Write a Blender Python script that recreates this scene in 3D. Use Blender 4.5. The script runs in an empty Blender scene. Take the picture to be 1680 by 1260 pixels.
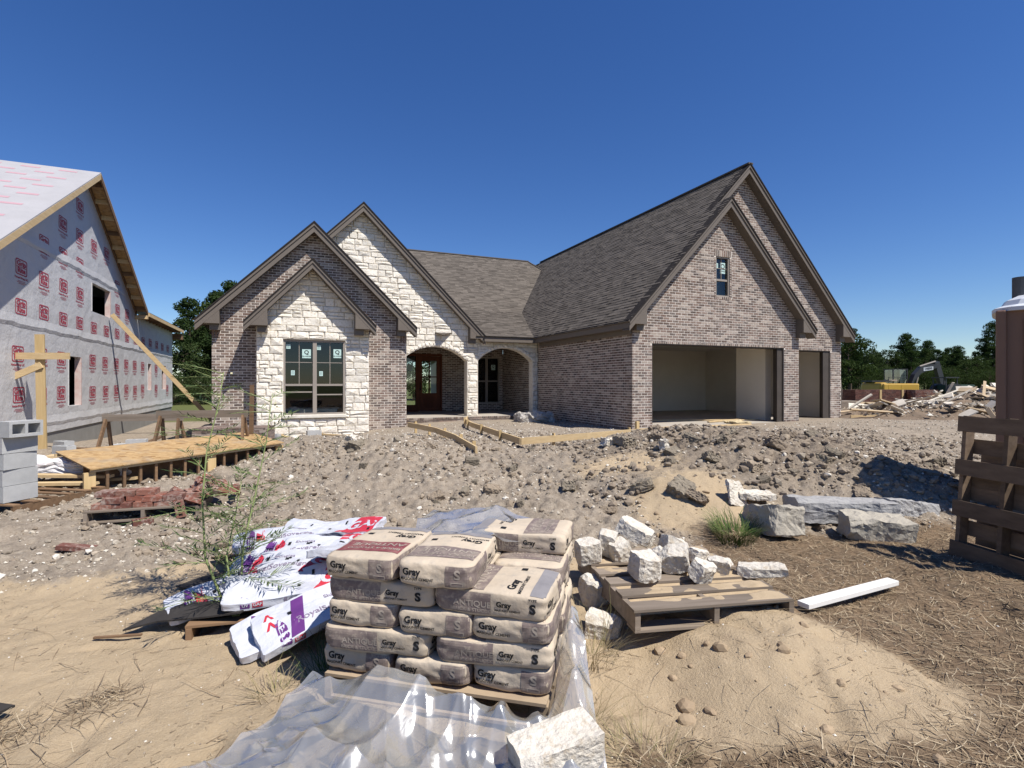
import bpy, bmesh, math, random
import numpy as np
from mathutils import Vector, Matrix, noise as mnoise
from mathutils.bvhtree import BVHTree

S = bpy.context.scene
COL = S.collection
R = math.radians
random.seed(7)
rng = np.random.default_rng(11)

# ------------------------------------------------------------------ camera
TH = R(23.0)                       # the camera looks 23 degrees right of the house's depth axis
EYE = 1.70
cam_d = bpy.data.cameras.new('camera')
cam = bpy.data.objects.new('camera', cam_d)
COL.objects.link(cam)
cam.location = (0, 0, EYE)
cam.rotation_euler = (R(90), 0, -TH)
cam_d.sensor_width = 36.0
cam_d.lens = 36.0 * 873 / 1680
cam_d.shift_y = -0.0012
cam_d.clip_start = 0.05
cam_d.clip_end = 4000
S.camera = cam

# ------------------------------------------------------------------ sky, sun, exposure
SUN = Vector((0.60, -1.0, 1.80)).normalized()       # towards the sun
world = bpy.data.worlds.new('World')
S.world = world
world.use_nodes = True
wn = world.node_tree
wn.nodes.clear()
sky = wn.nodes.new('ShaderNodeTexSky')
sky.sky_type = 'NISHITA'
sky.sun_disc = False
sky.sun_elevation = math.asin(SUN.z)
sky.sun_rotation = math.atan2(SUN.x, SUN.y)
sky.altitude = 100
sky.air_density = 1.0
sky.dust_density = 0.0
sky.ozone_density = 6.0
bg = wn.nodes.new('ShaderNodeBackground')
bg.inputs['Strength'].default_value = 0.088
wo = wn.nodes.new('ShaderNodeOutputWorld')
hs = wn.nodes.new('ShaderNodeHueSaturation')       # the clear, deep blue of a dry September noon
hs.inputs['Saturation'].default_value = 1.20
hs.inputs['Hue'].default_value = 0.512
wn.links.new(sky.outputs['Color'], hs.inputs['Color'])
wn.links.new(hs.outputs['Color'], bg.inputs['Color'])
wn.links.new(bg.outputs['Background'], wo.inputs['Surface'])
sd = bpy.data.lights.new('sun', 'SUN')
sd.energy = 5.0
sd.angle = R(0.53)
sd.color = (1.0, 0.955, 0.885)
sun = bpy.data.objects.new('sun', sd)
COL.objects.link(sun)
sun.rotation_euler = SUN.to_track_quat('Z', 'Y').to_euler()
sun.location = (10, -20, 40)
S.view_settings.view_transform = 'Standard'
S.view_settings.look = 'None'
S.view_settings.gamma = 1.0
S.view_settings.use_curve_mapping = False
S.view_settings.exposure = 0.42
S.cycles.max_bounces = 7
S.cycles.transparent_max_bounces = 16
S.cycles.caustics_reflective = False
S.cycles.caustics_refractive = False

# ------------------------------------------------------------------ helpers
def gp(l, d):
    """camera frame, mostly from image pixels (l to the right, d depth along the view) -> world X, Y"""
    return (l * math.cos(TH) + d * math.sin(TH), -l * math.sin(TH) + d * math.cos(TH))

def to_ld(x, y):
    c, s = math.cos(TH), math.sin(TH)
    return x * c - y * s, x * s + y * c

def tag(o, label=None, cat=None, group=None, kind=None):
    if label: o['label'] = label
    if cat: o['category'] = cat
    if group: o['group'] = group
    if kind: o['kind'] = kind
    return o

LOCAL = set()
def link_parent(o, parent):
    if parent is None: return
    o.parent = parent
    if parent.type == 'EMPTY' and parent.name not in LOCAL:
        o.matrix_parent_inverse = (Matrix.Translation(parent.location) @ parent.rotation_euler.to_matrix().to_4x4()).inverted()

def empty(name, loc, label, cat, group=None, rz=0.0):
    o = bpy.data.objects.new(name, None)
    o.empty_display_size = 0.2
    COL.objects.link(o)
    o.location = loc
    o.rotation_euler = (0, 0, rz)
    return tag(o, label, cat, group)

def mesh_from(name, v, f, rnd=None, smooth=False, mats=None):
    """v: (n,3) array, f: list of index tuples or (m,k) array"""
    me = bpy.data.meshes.new(name)
    v = np.asarray(v, dtype=np.float32)
    if isinstance(f, np.ndarray):
        m, k = f.shape
        me.vertices.add(len(v)); me.vertices.foreach_set('co', v.ravel())
        me.loops.add(m * k); me.loops.foreach_set('vertex_index', f.astype(np.int32).ravel())
        me.polygons.add(m)
        me.polygons.foreach_set('loop_start', np.arange(0, m * k, k, dtype=np.int32))
        try: me.polygons.foreach_set('loop_total', np.full(m, k, dtype=np.int32))
        except Exception: pass
    else:
        tot = np.fromiter((len(p) for p in f), dtype=np.int32, count=len(f))
        st = np.concatenate([[0], np.cumsum(tot)[:-1]]).astype(np.int32) if len(f) else np.zeros(0, np.int32)
        li = np.fromiter((i for p in f for i in p), dtype=np.int32, count=int(tot.sum()))
        m = len(f)
        me.vertices.add(len(v)); me.vertices.foreach_set('co', v.ravel())
        me.loops.add(len(li)); me.loops.foreach_set('vertex_index', li)
        me.polygons.add(m)
        me.polygons.foreach_set('loop_start', st)
        try: me.polygons.foreach_set('loop_total', tot)
        except Exception: pass
    me.polygons.foreach_set('use_smooth', np.full(m, bool(smooth)))
    me.update(calc_edges=True)
    if rnd is not None:
        a = me.attributes.new('rnd', 'FLOAT', 'FACE')
        a.data.foreach_set('value', np.asarray(rnd, dtype=np.float32))
    for q in (mats or []): me.materials.append(q)
    return me

def add_obj(name, me, parent=None, loc=None, rot=None):
    o = bpy.data.objects.new(name, me)
    COL.objects.link(o)
    if loc is not None: o.location = loc
    if rot is not None: o.rotation_euler = rot
    link_parent(o, parent)
    return o

BOXF = [(0, 3, 2, 1), (4, 5, 6, 7), (0, 1, 5, 4), (1, 2, 6, 5), (2, 3, 7, 6), (3, 0, 4, 7)]

class MB:
    """collects shapes of ONE part, then builds one mesh object"""
    def __init__(s): s.v = []; s.f = []; s.r = []
    def add(s, verts, faces, r=None):
        b = len(s.v)
        s.v.extend([tuple(p) for p in verts])
        s.f.extend([tuple(i + b for i in q) for q in faces])
        s.r.extend([random.random() if r is None else r] * len(faces))
        return s
    def box(s, c, size, rot=None, r=None):
        hx, hy, hz = size[0] / 2, size[1] / 2, size[2] / 2
        P = [(-hx, -hy, -hz), (hx, -hy, -hz), (hx, hy, -hz), (-hx, hy, -hz), (-hx, -hy, hz), (hx, -hy, hz), (hx, hy, hz), (-hx, hy, hz)]
        c = Vector(c)
        if rot is not None: P = [c + rot @ Vector(p) for p in P]
        else: P = [c + Vector(p) for p in P]
        return s.add(P, BOXF, r)
    def ab(s, a, b, r=None):
        return s.box([(p + q) / 2 for p, q in zip(a, b)], [abs(q - p) for p, q in zip(a, b)], None, r)
    def beam(s, p0, p1, w, h, up=(0, 0, 1), r=None):
        p0, p1 = Vector(p0), Vector(p1)
        y = (p1 - p0); L = y.length; y = y / L
        x = y.cross(Vector(up)).normalized(); z = x.cross(y)
        return s.box((p0 + p1) / 2, (w, L, h), Matrix((x, y, z)).transposed(), r)
    def extrude(s, pts, off, r=None):
        n = len(pts); off = Vector(off)
        P = [Vector(p) for p in pts]; Q = [p + off for p in P]
        fs = [tuple(range(n - 1, -1, -1)), tuple(range(n, 2 * n))]
        fs += [(i, (i + 1) % n, n + (i + 1) % n, n + i) for i in range(n)]
        return s.add(P + Q, fs, r)
    def tube(s, pts, rad, n=8, r=None, cap=True):
        pts = [Vector(p) for p in pts]
        if not isinstance(rad, (list, tuple)): rad = [rad] * len(pts)
        V = []; F = []
        up = Vector((0, 0, 1))
        for i, p in enumerate(pts):
            d = (pts[min(i + 1, len(pts) - 1)] - pts[max(i - 1, 0)]).normalized()
            a = d.cross(up)
            if a.length < 1e-3: a = d.cross(Vector((1, 0, 0)))
            a.normalize(); b = d.cross(a)
            for k in range(n):
                t = 2 * math.pi * k / n
                V.append(p + (a * math.cos(t) + b * math.sin(t)) * rad[i])
        for i in range(len(pts) - 1):
            for k in range(n):
                k2 = (k + 1) % n
                F.append((i * n + k, i * n + k2, (i + 1) * n + k2, (i + 1) * n + k))
        if cap:
            F.append(tuple(range(n))); F.append(tuple(range(len(V) - 1, len(V) - 1 - n, -1)))
        return s.add(V, F, r)
    def lathe(s, c, prof, n=20, r=None):
        V = []; F = []
        for rad, z in prof:
            for k in range(n):
                t = 2 * math.pi * k / n
                V.append((c[0] + rad * math.cos(t), c[1] + rad * math.sin(t), c[2] + z))
        m = len(prof)
        for i in range(m - 1):
            for k in range(n):
                k2 = (k + 1) % n
                F.append((i * n + k, i * n + k2, (i + 1) * n + k2, (i + 1) * n + k))
        F.append(tuple(range(n - 1, -1, -1))); F.append(tuple(range((m - 1) * n, m * n)))
        return s.add(V, F, r)
    def build(s, name, material, parent=None, smooth=False, label=None, cat=None, group=None, kind=None, bevel=0.0, raw=False):
        v = np.array([tuple(p) for p in s.v], dtype=np.float32).reshape(-1, 3)
        loc = None
        if parent is None and len(v) and kind != 'structure' and not raw:
            loc = Vector(((v[:, 0].min() + v[:, 0].max()) / 2, (v[:, 1].min() + v[:, 1].max()) / 2, v[:, 2].min()))
            v = v - np.array(loc, dtype=np.float32)
        me = mesh_from(name, v, s.f, s.r, smooth, [material] if material else None)
        bm = bmesh.new(); bm.from_mesh(me); bmesh.ops.recalc_face_normals(bm, faces=bm.faces); bm.to_mesh(me); bm.free()
        o = add_obj(name, me, parent, loc)
        if bevel:
            b = o.modifiers.new('bevel', 'BEVEL'); b.width = bevel; b.segments = 2; b.limit_method = 'ANGLE'
        return tag(o, label, cat, group, kind)

def copy_tree(o, parent=None):
    c = o.copy(); COL.objects.link(c)
    if parent is not None:
        c.parent = parent; c.matrix_parent_inverse = o.matrix_parent_inverse.copy()
    for ch in [k for k in KIDS.get(o.name, [])]: copy_tree(ch, c)
    return c
KIDS = {}
def kid(o, parent):
    KIDS.setdefault(parent.name, []).append(o); return o

# ------------------------------------------------------------------ numpy noise
def _hash(i, j, seed):
    n = (i.astype(np.int64) * 374761393 + j.astype(np.int64) * 668265263 + seed * 1442695041) & 0x7fffffff
    n = ((n ^ (n >> 13)) * 1274126177) & 0x7fffffff
    n = ((n ^ (n >> 16)) * 668265263) & 0x7fffffff
    return ((n >> 8) & 0xffff) / 65535.0
def vnoise(x, y, seed=0):
    i = np.floor(x); j = np.floor(y); fx = x - i; fy = y - j
    u = fx * fx * (3 - 2 * fx); w = fy * fy * (3 - 2 * fy)
    a = _hash(i, j, seed); b = _hash(i + 1, j, seed); c = _hash(i, j + 1, seed); d = _hash(i + 1, j + 1, seed)
    return (a + (b - a) * u) * (1 - w) + (c + (d - c) * u) * w
def fbm(x, y, oct=4, seed=0, gain=0.5):
    s = 0; a = 1.0; t = 0
    for k in range(oct):
        s = s + a * vnoise(x * 2 ** k + 17.3 * k, y * 2 ** k - 9.1 * k, seed + k); t += a; a *= gain
    return s / t
def sstep(a, b, x):
    t = np.clip((x - a) / (b - a), 0, 1); return t * t * (3 - 2 * t)

# ------------------------------------------------------------------ materials
class NT:
    def __init__(s, m):
        m.use_nodes = True; s.t = m.node_tree; s.t.nodes.clear()
        s.out = s.t.nodes.new('ShaderNodeOutputMaterial')
    def n(s, typ, **kw):
        x = s.t.nodes.new(typ)
        for k, v in kw.items(): setattr(x, k, v)
        return x
    def l(s, a, b): s.t.links.new(a, b)
    def val(s, sock, v):
        if isinstance(v, (int, float)): sock.default_value = v
        elif isinstance(v, (tuple, list)): sock.default_value = (*v, 1.0) if len(v) == 3 and len(sock.default_value) == 4 else v
        else: s.l(v, sock)
    def math(s, op, a, b=0.0, c=None, clamp=False):
        x = s.n('ShaderNodeMath', operation=op); x.use_clamp = clamp
        s.val(x.inputs[0], a); s.val(x.inputs[1], b)
        if c is not None: s.val(x.inputs[2], c)
        return x.outputs[0]
    def mix(s, f, a, b, blend='MIX'):
        x = s.n('ShaderNodeMixRGB', blend_type=blend)
        s.val(x.inputs['Fac'], f); s.val(x.inputs['Color1'], a); s.val(x.inputs['Color2'], b)
        return x.outputs['Color']
    def noise(s, scale, detail=5, rough=0.6, vec=None, dist=0.0):
        x = s.n('ShaderNodeTexNoise'); x.inputs['Scale'].default_value = scale; x.inputs['Detail'].default_value = detail
        x.inputs['Roughness'].default_value = rough; x.inputs['Distortion'].default_value = dist
        if vec is not None: s.l(vec, x.inputs['Vector'])
        return x.outputs['Fac']
    def ramp(s, f, a, b):
        x = s.n('ShaderNodeMapRange'); x.inputs['From Min'].default_value = a; x.inputs['From Max'].default_value = b
        s.val(x.inputs['Value'], f); return x.outputs['Result']
    def attr(s, name, out='Fac'):
        x = s.n('ShaderNodeAttribute', attribute_name=name); return x.outputs[out]
    def pos(s, scale=None, obj=False):
        p = s.n('ShaderNodeTexCoord').outputs['Object'] if obj else s.n('ShaderNodeNewGeometry').outputs['Position']
        if scale is None: return p
        m = s.n('ShaderNodeMapping'); m.inputs['Scale'].default_value = scale; s.l(p, m.inputs['Vector']); return m.outputs['Vector']
    def rnd(s):
        oi = s.n('ShaderNodeObjectInfo').outputs['Random']
        return s.math('FRACT', s.math('ADD', s.attr('rnd'), s.math('MULTIPLY', oi, 7.31)))
    def bsdf(s, color, rough=0.8, spec=0.3, metal=0.0, bump=None, bstr=0.3, bdist=0.01):
        p = s.n('ShaderNodeBsdfPrincipled')
        s.val(p.inputs['Base Color'], color); s.val(p.inputs['Roughness'], rough)
        p.inputs['Specular IOR Level'].default_value = spec; p.inputs['Metallic'].default_value = metal
        if bump is not None:
            b = s.n('ShaderNodeBump'); b.inputs['Strength'].default_value = bstr; b.inputs['Distance'].default_value = bdist
            s.l(bump, b.inputs['Height']); s.l(b.outputs['Normal'], p.inputs['Normal'])
        s.l(p.outputs['BSDF'], s.out.inputs['Surface'])
        return p

def mat(name, c1, c2=None, scale=6.0, rough=0.8, spec=0.3, rnd=0.0, bump=0.0, bscale=40.0, bdist=0.004, stretch=None, obj=False, metal=0.0, contrast=(0.3, 0.7), c3=None):
    m = bpy.data.materials.new(name); t = NT(m)
    vec = t.pos(stretch, obj)
    c2 = c2 or tuple(k * 0.72 for k in c1)
    col = t.mix(t.ramp(t.noise(scale, 6, 0.62, vec), *contrast), c1, c2)
    if c3 is not None: col = t.mix(t.math('MULTIPLY', t.ramp(t.noise(scale * 3.1, 4, 0.6, vec), 0.52, 0.66), 0.8), col, c3)
    if rnd:
        f = t.math('ADD', t.math('MULTIPLY', t.math('SUBTRACT', t.rnd(), 0.5), 2 * rnd), 1.0)
        cm = t.n('ShaderNodeCombineColor'); 
        for k in range(3): t.l(f, cm.inputs[k])
        col = t.mix(1.0, col, cm.outputs[0], 'MULTIPLY')
    h = t.noise(bscale, 5, 0.6, vec) if bump else None
    t.bsdf(col, rough, spec, metal, h, bump, bdist)
    return m

def brick_mat(name, cols, smear=(0.5, 0.45, 0.40), amt=0.35):
    m = bpy.data.materials.new(name); t = NT(m)
    cr = t.n('ShaderNodeValToRGB'); cr.color_ramp.interpolation = 'CONSTANT'
    e = cr.color_ramp.elements
    for k in range(len(cols) - 2): e.new(0.5)
    for k, c in enumerate(cols): e[k].position = k / len(cols); e[k].color = (*c, 1)
    t.l(t.rnd(), cr.inputs['Fac'])
    vec = t.pos()
    col = t.mix(t.math('MULTIPLY', t.noise(38, 4, 0.6, vec), 0.5), cr.outputs['Color'], (0.06, 0.05, 0.045))
    sm = t.math('MULTIPLY', t.ramp(t.math('ADD', t.math('MULTIPLY', t.noise(2.2, 3, 0.5, vec), 0.45), t.math('MULTIPLY', t.noise(26, 5, 0.65, vec), 0.75)), 0.55, 0.80), amt * 2, clamp=True)
    col = t.mix(sm, col, smear)
    t.bsdf(col, 0.9, 0.15, 0, t.noise(90, 4, 0.6, vec), 0.5, 0.003)
    return m

def wood_mat(name, c1, c2, axis='x', scale=1.0, rough=0.75, obj=True, rnd=0.15):
    st = {'x': (0.6, 9, 9), 'y': (9, 0.6, 9), 'z': (9, 9, 0.6)}[axis]
    st = tuple(k * scale for k in st)
    return mat(name, c1, c2, 2.2, rough, 0.25, rnd, 0.35, 5.0, 0.003, st, obj)

def osb_mat(name):
    m = bpy.data.materials.new(name); t = NT(m)
    v = t.n('ShaderNodeTexVoronoi'); v.inputs['Scale'].default_value = 13.0
    t.l(t.pos((1.0, 2.2, 2.2)), v.inputs['Vector'])
    sep = t.n('ShaderNodeSeparateColor'); t.l(v.outputs['Color'], sep.inputs[0])
    col = t.mix(sep.outputs[0], (0.33, 0.205, 0.09), (0.47, 0.32, 0.16))
    col = t.mix(t.ramp(sep.outputs[1], 0.8, 1.0), col, (0.25, 0.14, 0.055))
    col = t.mix(t.math('MULTIPLY', t.ramp(t.noise(3.2, 5, .65, t.pos()), .48, .68), .6), col, (0.30, 0.245, 0.18))
    t.bsdf(col, 0.8, 0.2, 0, sep.outputs[0], 0.4, 0.003)
    return m

def glass_mat(name, tint=(0.75, 0.82, 0.8), refl=0.03):
    m = bpy.data.materials.new(name); t = NT(m)
    tr = t.n('ShaderNodeBsdfTransparent'); tr.inputs[0].default_value = (*tint, 1)
    gl = t.n('ShaderNodeBsdfGlossy'); gl.inputs['Roughness'].default_value = 0.02
    lw = t.n('ShaderNodeFresnel'); lw.inputs['IOR'].default_value = 1.5
    mx = t.n('ShaderNodeMixShader')
    t.l(t.math('ADD', lw.outputs[0], refl), mx.inputs[0]); t.l(tr.outputs[0], mx.inputs[1]); t.l(gl.outputs[0], mx.inputs[2])
    t.l(mx.outputs[0], t.out.inputs['Surface'])
    return m

def leaf_mat(name, c1, c2, rnd=0.35):
    m = bpy.data.materials.new(name); t = NT(m)
    col = t.mix(t.rnd(), c1, c2)
    d = t.n('ShaderNodeBsdfDiffuse'); t.l(col, d.inputs['Color'])
    tl = t.n('ShaderNodeBsdfTranslucent'); t.l(t.mix(1.0, col, (0.9, 1.0, 0.5), 'MULTIPLY'), tl.inputs['Color'])
    mx = t.n('ShaderNodeMixShader'); mx.inputs[0].default_value = 0.28
    t.l(d.outputs[0], mx.inputs[1]); t.l(tl.outputs[0], mx.inputs[2]); t.l(mx.outputs[0], t.out.inputs['Surface'])
    return m

M = {}
M['brick'] = brick_mat('brown_brick', [(0.125, 0.085, 0.067), (0.21, 0.145, 0.114), (0.15, 0.108, 0.088), (0.27, 0.19, 0.152), (0.105, 0.078, 0.067), (0.19, 0.122, 0.094), (0.42, 0.345, 0.285)], (0.62, 0.555, 0.49), 0.20)
M['mortar'] = mat('mortar', (0.70, 0.635, 0.56), (0.61, 0.55, 0.485), 9, 0.95, 0.1, bump=0.4, bscale=120)
M['stone'] = mat('white_limestone', (0.82, 0.775, 0.69), (0.71, 0.655, 0.56), 5, 0.9, 0.15, 0.10, 0.9, 16, 0.02, c3=(0.58, 0.50, 0.38))
M['stone_mortar'] = mat('pale_mortar', (0.60, 0.55, 0.47), (0.50, 0.45, 0.38), 9, 0.95, 0.1)
M['trim'] = mat('taupe_paint', (0.150, 0.125, 0.102), (0.135, 0.112, 0.092), 3, 0.55, 0.35)
M['soffit'] = mat('taupe_soffit', (0.155, 0.13, 0.108), (0.14, 0.118, 0.097), 3, 0.6, 0.3)
M['shingle'] = mat('shingle_grain', (0.128, 0.111, 0.094), (0.108, 0.093, 0.079), 4.5, 0.95, 0.12, 0.24, 0.6, 160, 0.004)
M['shingle_edge'] = mat('shingle_edge', (0.035, 0.03, 0.028), None, 9, 0.9, 0.1)
M['frame'] = mat('window_vinyl', (0.30, 0.26, 0.22), (0.27, 0.235, 0.2), 3, 0.5, 0.35)
M['glass'] = glass_mat('window_glass')
M['shade_black'] = mat('shade_black', (0.02, 0.019, 0.018), None, 2, 0.95, 0.05)  # near-black colour stands in for the shade of unlit rooms
M['sticker'] = mat('sticker_paper', (0.50, 0.66, 0.62), (0.46, 0.62, 0.58), 4, 0.6, 0.2)
M['ink'] = mat('black_ink', (0.018, 0.018, 0.02), None, 4, 0.7, 0.2)
M['drywall'] = mat('drywall', (0.74, 0.69, 0.61), (0.68, 0.63, 0.55), 1.2, 0.95, 0.1)
M['concrete'] = mat('concrete', (0.42, 0.38, 0.33), (0.33, 0.30, 0.26), 1.6, 0.9, 0.2, bump=0.3, bscale=60, c3=(0.45, 0.38, 0.29))
M['door_wood'] = wood_mat('door_mahogany', (0.155, 0.055, 0.028), (0.10, 0.034, 0.018), 'z', obj=False)
M['pine'] = wood_mat('pine_lumber', (0.60, 0.455, 0.26), (0.48, 0.345, 0.18), 'x', obj=False)
M['pine_y'] = wood_mat('pine_lumber_y', (0.60, 0.455, 0.26), (0.48, 0.345, 0.18), 'y', obj=False)
M['pine_z'] = wood_mat('pine_lumber_z', (0.57, 0.42, 0.22), (0.45, 0.32, 0.15), 'z', obj=False)
M['old_wood'] = wood_mat('weathered_wood', (0.27, 0.22, 0.175), (0.17, 0.135, 0.10), 'x', obj=True, rnd=0.22)
M['brown_wood'] = wood_mat('brown_wood', (0.22, 0.135, 0.075), (0.14, 0.085, 0.048), 'x', obj=True, rnd=0.25)
M['osb'] = osb_mat('strand_board')
# ------------------------------------------------------------------ terrain
CP = [  # l, d, z
 (-3,1.5,0),(0,1.5,0),(3,1.5,0.02),(-6,3,0),(-3,3,0),(-1.2,3,0),(0,3,0),(0.45,3.1,-0.06),(0.75,2.95,-0.08),(1.1,2.8,-0.02),(2.5,3,0.03),(4,3,0.08),(6,3,0.1),
 (0.95,3.4,0.03),(1.4,3.34,0.20),(1.78,3.42,0.17),(1.3,3.0,0.13),(1.75,2.95,0.11),(1.5,2.6,0.04),(2.2,3.2,.05),(1.3,4.0,0.12),(0.7,4.3,0.06),
 (-6,4.2,0.02),(-4,4,0.0),(-2,4,0.0),(-0.5,4.2,0.03),(2.0,4.2,0.10),(3,4.2,0.12),(4,4.4,0.2),(5.2,4.4,0.2),
 (-7,5.6,0.05),(-5,5.6,0.08),(-3,5.5,0.05),(-1,5.5,0.10),(0.6,5.4,0.12),(2.0,5.4,0.12),(3,5.4,0.12),(4,5.4,0.17),(5.1,5.7,0.25),
 (2.05,6.3,0.50),(1.1,6.2,0.22),(0,6.2,0.2),(-1.5,6.2,0.14),(3.0,6.0,0.18),(3.9,6.1,0.22),(4.4,6.6,0.58),(2.5,5.9,0.30),
 (-7,7,0.12),(-5,7,0.12),(-3,7,0.15),(-1,7,0.30),(0,7,0.33),(1,7,0.42),(2.2,7.2,0.62),(3.3,6.9,0.66),(4.7,7.15,0.70),(3.9,7.0,.68),(6.5,7,0.35),
 (-7,8.5,0.15),(-4.5,8.5,0.18),(-3,8.5,0.28),(-1.5,8.4,0.50),(0,8.3,0.45),(1,8.5,0.55),(2.5,8.7,0.84),(4.3,8.8,0.82),(6.5,8.5,0.42),
 (-4.9,9.5,0.28),(-2.8,9.6,0.66),(-1.3,9.4,0.50),(-0.6,9.2,0.42),(0.3,9.4,0.42),(1.3,9.6,0.55),(2.7,9.9,0.80),(4.5,10,0.72),(7,10,0.55),
 (-4.5,11.2,0.50),(-2.5,11.5,0.42),(-0.4,11,0.40),(1.0,11,0.38),(2.5,11.5,0.46),(4.5,12,0.46),(7,12.5,0.52),(10,12,0.45),
 (-9,10,0.14),(-12,12,0.15),(-9,13,0.16),(-6,13,0.12),(-4,13,0.26),(-1,13.5,0.40),(1.5,13.5,0.34),(3.5,14,0.34),(6,15,0.36),(9,16,0.42),(13,16,0.42),
 (-15,16,-0.1),(-10,18,-0.1),(-6,19,0.12),(-2,17,0.36),(0,18,0.34),(5,18,0.34),(10,20,0.40),(16,20,0.40),(-20,24,-0.1),(-12,26,-0.1),(-4,26,0.15),(6,26,0.3),(18,26,0.4),
 (-30,40,0.0),(0,40,0.2),(30,40,0.4),(20,50,0.4),(-14,9,0.0),(-12,5,0.0),(10,5,0.2),(12,9,0.4)]
_cp = np.array([(*gp(l, d), z) for l, d, z in CP])
def _tps(r2): return r2 * np.log(r2 + 1e-9) * 0.5
_n = len(_cp)
_d2 = ((_cp[:, None, :2] - _cp[None, :, :2]) ** 2).sum(-1)
_A = np.zeros((_n + 3, _n + 3)); _A[:_n, :_n] = _tps(_d2) + np.eye(_n) * 0.05
_A[:_n, _n] = 1; _A[:_n, _n + 1:] = _cp[:, :2]; _A[_n, :_n] = 1; _A[_n + 1:, :_n] = _cp[:, :2].T
_W = np.linalg.solve(_A, np.concatenate([_cp[:, 2], np.zeros(3)]))

def base_h(x, y):
    x = np.asarray(x, float); y = np.asarray(y, float); sh = x.shape
    x = x.ravel(); y = y.ravel(); out = np.zeros(len(x))
    for a in range(0, len(x), 20000):
        xs = x[a:a + 20000]; ys = y[a:a + 20000]
        d2 = (xs[:, None] - _cp[None, :, 0]) ** 2 + (ys[:, None] - _cp[None, :, 1]) ** 2
        out[a:a + 20000] = _tps(d2) @ _W[:_n] + _W[_n] + xs * _W[_n + 1] + ys * _W[_n + 2]
    r = np.hypot(x - 3, y - 12)
    far = sstep(26, 42, r)
    return (np.clip(out, -0.35, 1.0) * (1 - far) + 0.32 * far).reshape(sh)

def zones(x, y):
    """sand, straw, grass weights"""
    c, s = math.cos(TH), math.sin(TH)
    l = x * c - y * s; d = x * s + y * c
    w = (fbm(x * 0.9, y * 0.9, 3, 5) - 0.5) * 1.3
    w2 = (fbm(x * 2.4, y * 2.4, 3, 15) - 0.5)
    sand = 1 - sstep(4.4, 5.3, d + w + w2 * .6 + np.clip(-l - 2.5, 0, 3) * 0.15)
    heap = np.exp(-(((l - 2.15) / 0.75) ** 2 + ((d - 6.05) / 0.62) ** 2) ** 1.2) + np.exp(-(((l - 1.5) / 0.9) ** 2 + ((d - 7.4) / .6) ** 2)) * .55
    sand = np.maximum(sand, np.clip(heap * 1.5 + w2 * .3, 0, 1))
    mound = np.exp(-((((l - 1.35) / 0.85) ** 2 + ((d - 3.15) / 0.62) ** 2)) ** 2)
    tongue = np.exp(-((((l - 1.9) / 0.7) ** 2 + ((d - 2.9) / 0.45) ** 2)) ** 2)
    straw = sstep(1.45, 2.0, l + w * .5 + w2 * .5) * sstep(5.9, 5.2, d + w * .4)
    low = sstep(0.35, .6, l + w2 * .3) * sstep(2.75, 2.45, d + w2 * .5 - .05 * l)
    straw = np.maximum(straw, low * 0.85) * (1 - np.clip(mound + tongue * .8, 0, 1))
    left = sstep(-2.0, -2.6, l + w2 * .5) * sstep(3.05, 2.6, d + w2 * .8) * .75
    straw = np.maximum(straw, left * sstep(.35, .6, fbm(x * 1.6, y * 1.6, 3, 77)))
    far = np.hypot(x - 3, y - 12)
    grass = sstep(30, 42, far + w * 4) + sstep(27, 31, y) * sstep(16, 12, x)
    return np.clip(sand, 0, 1), np.clip(straw, 0, 1), np.clip(grass, 0, 1), l, d

def rough_h(x, y, sand, straw, d):
    near = 1 - sstep(11, 20, d)
    dirt = np.clip(1 - sand - straw, 0, 1)
    pad = 1 - sstep(0.0, 1.2, np.minimum(y - 12.0, 30 - y)) * sstep(-3.2, -2.2, x) * sstep(20.5, 19.5, x) * .9
    wx = x + .5 * (fbm(x * 1.3, y * 1.3, 2, 81) - .5); wy = y + .5 * (fbm(x * 1.3, y * 1.3, 2, 82) - .5)
    cl = np.abs(fbm(wx * 2.6, wy * 2.6, 5, 31, .6) - 0.5) * 2
    cl2 = np.clip(fbm(x * 7.5, y * 7.5, 3, 41) - 0.52, 0, 1)
    h = dirt * near * (0.16 * (0.35 - cl) + 0.15 * cl2 + 0.05 * (fbm(x * 11, y * 11, 3, 71) - .5) + 0.020 * (fbm(x * 24, y * 24, 2, 8) - .5)) * pad
    h = h + sand * (0.055 * (fbm(x * 2.2, y * 2.2, 4, 51) - .5) + 0.020 * (fbm(x * 14, y * 14, 2, 52) - .5) - 0.16 * np.clip(fbm(wx * 3.6, wy * 3.6, 2, 54) - .60, 0, 1) + 0.06 * np.clip(fbm(x * 6, y * 6, 2, 53) - .7, 0, 1))
    h = h + straw * (0.05 * (fbm(x * 4, y * 4, 4, 61) - .5) + 0.02 * (fbm(x * 22, y * 22, 2, 62) - .5))
    return h

def ground_h(x, y):
    x = np.atleast_1d(np.asarray(x, float)); y = np.atleast_1d(np.asarray(y, float))
    sa, st, g, l, d = zones(x, y)
    return base_h(x, y) + rough_h(x, y, sa, st, d)
def gz(x, y): return float(ground_h(x, y)[0])
def on(l, d, dz=0.0):
    x, y = gp(l, d); return Vector((x, y, gz(x, y) + dz))
def bz(l, d, dz=0.0):
    x, y = gp(l, d); return Vector((x, y, float(base_h(np.array([x]), np.array([y]))[0]) + dz))

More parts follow.
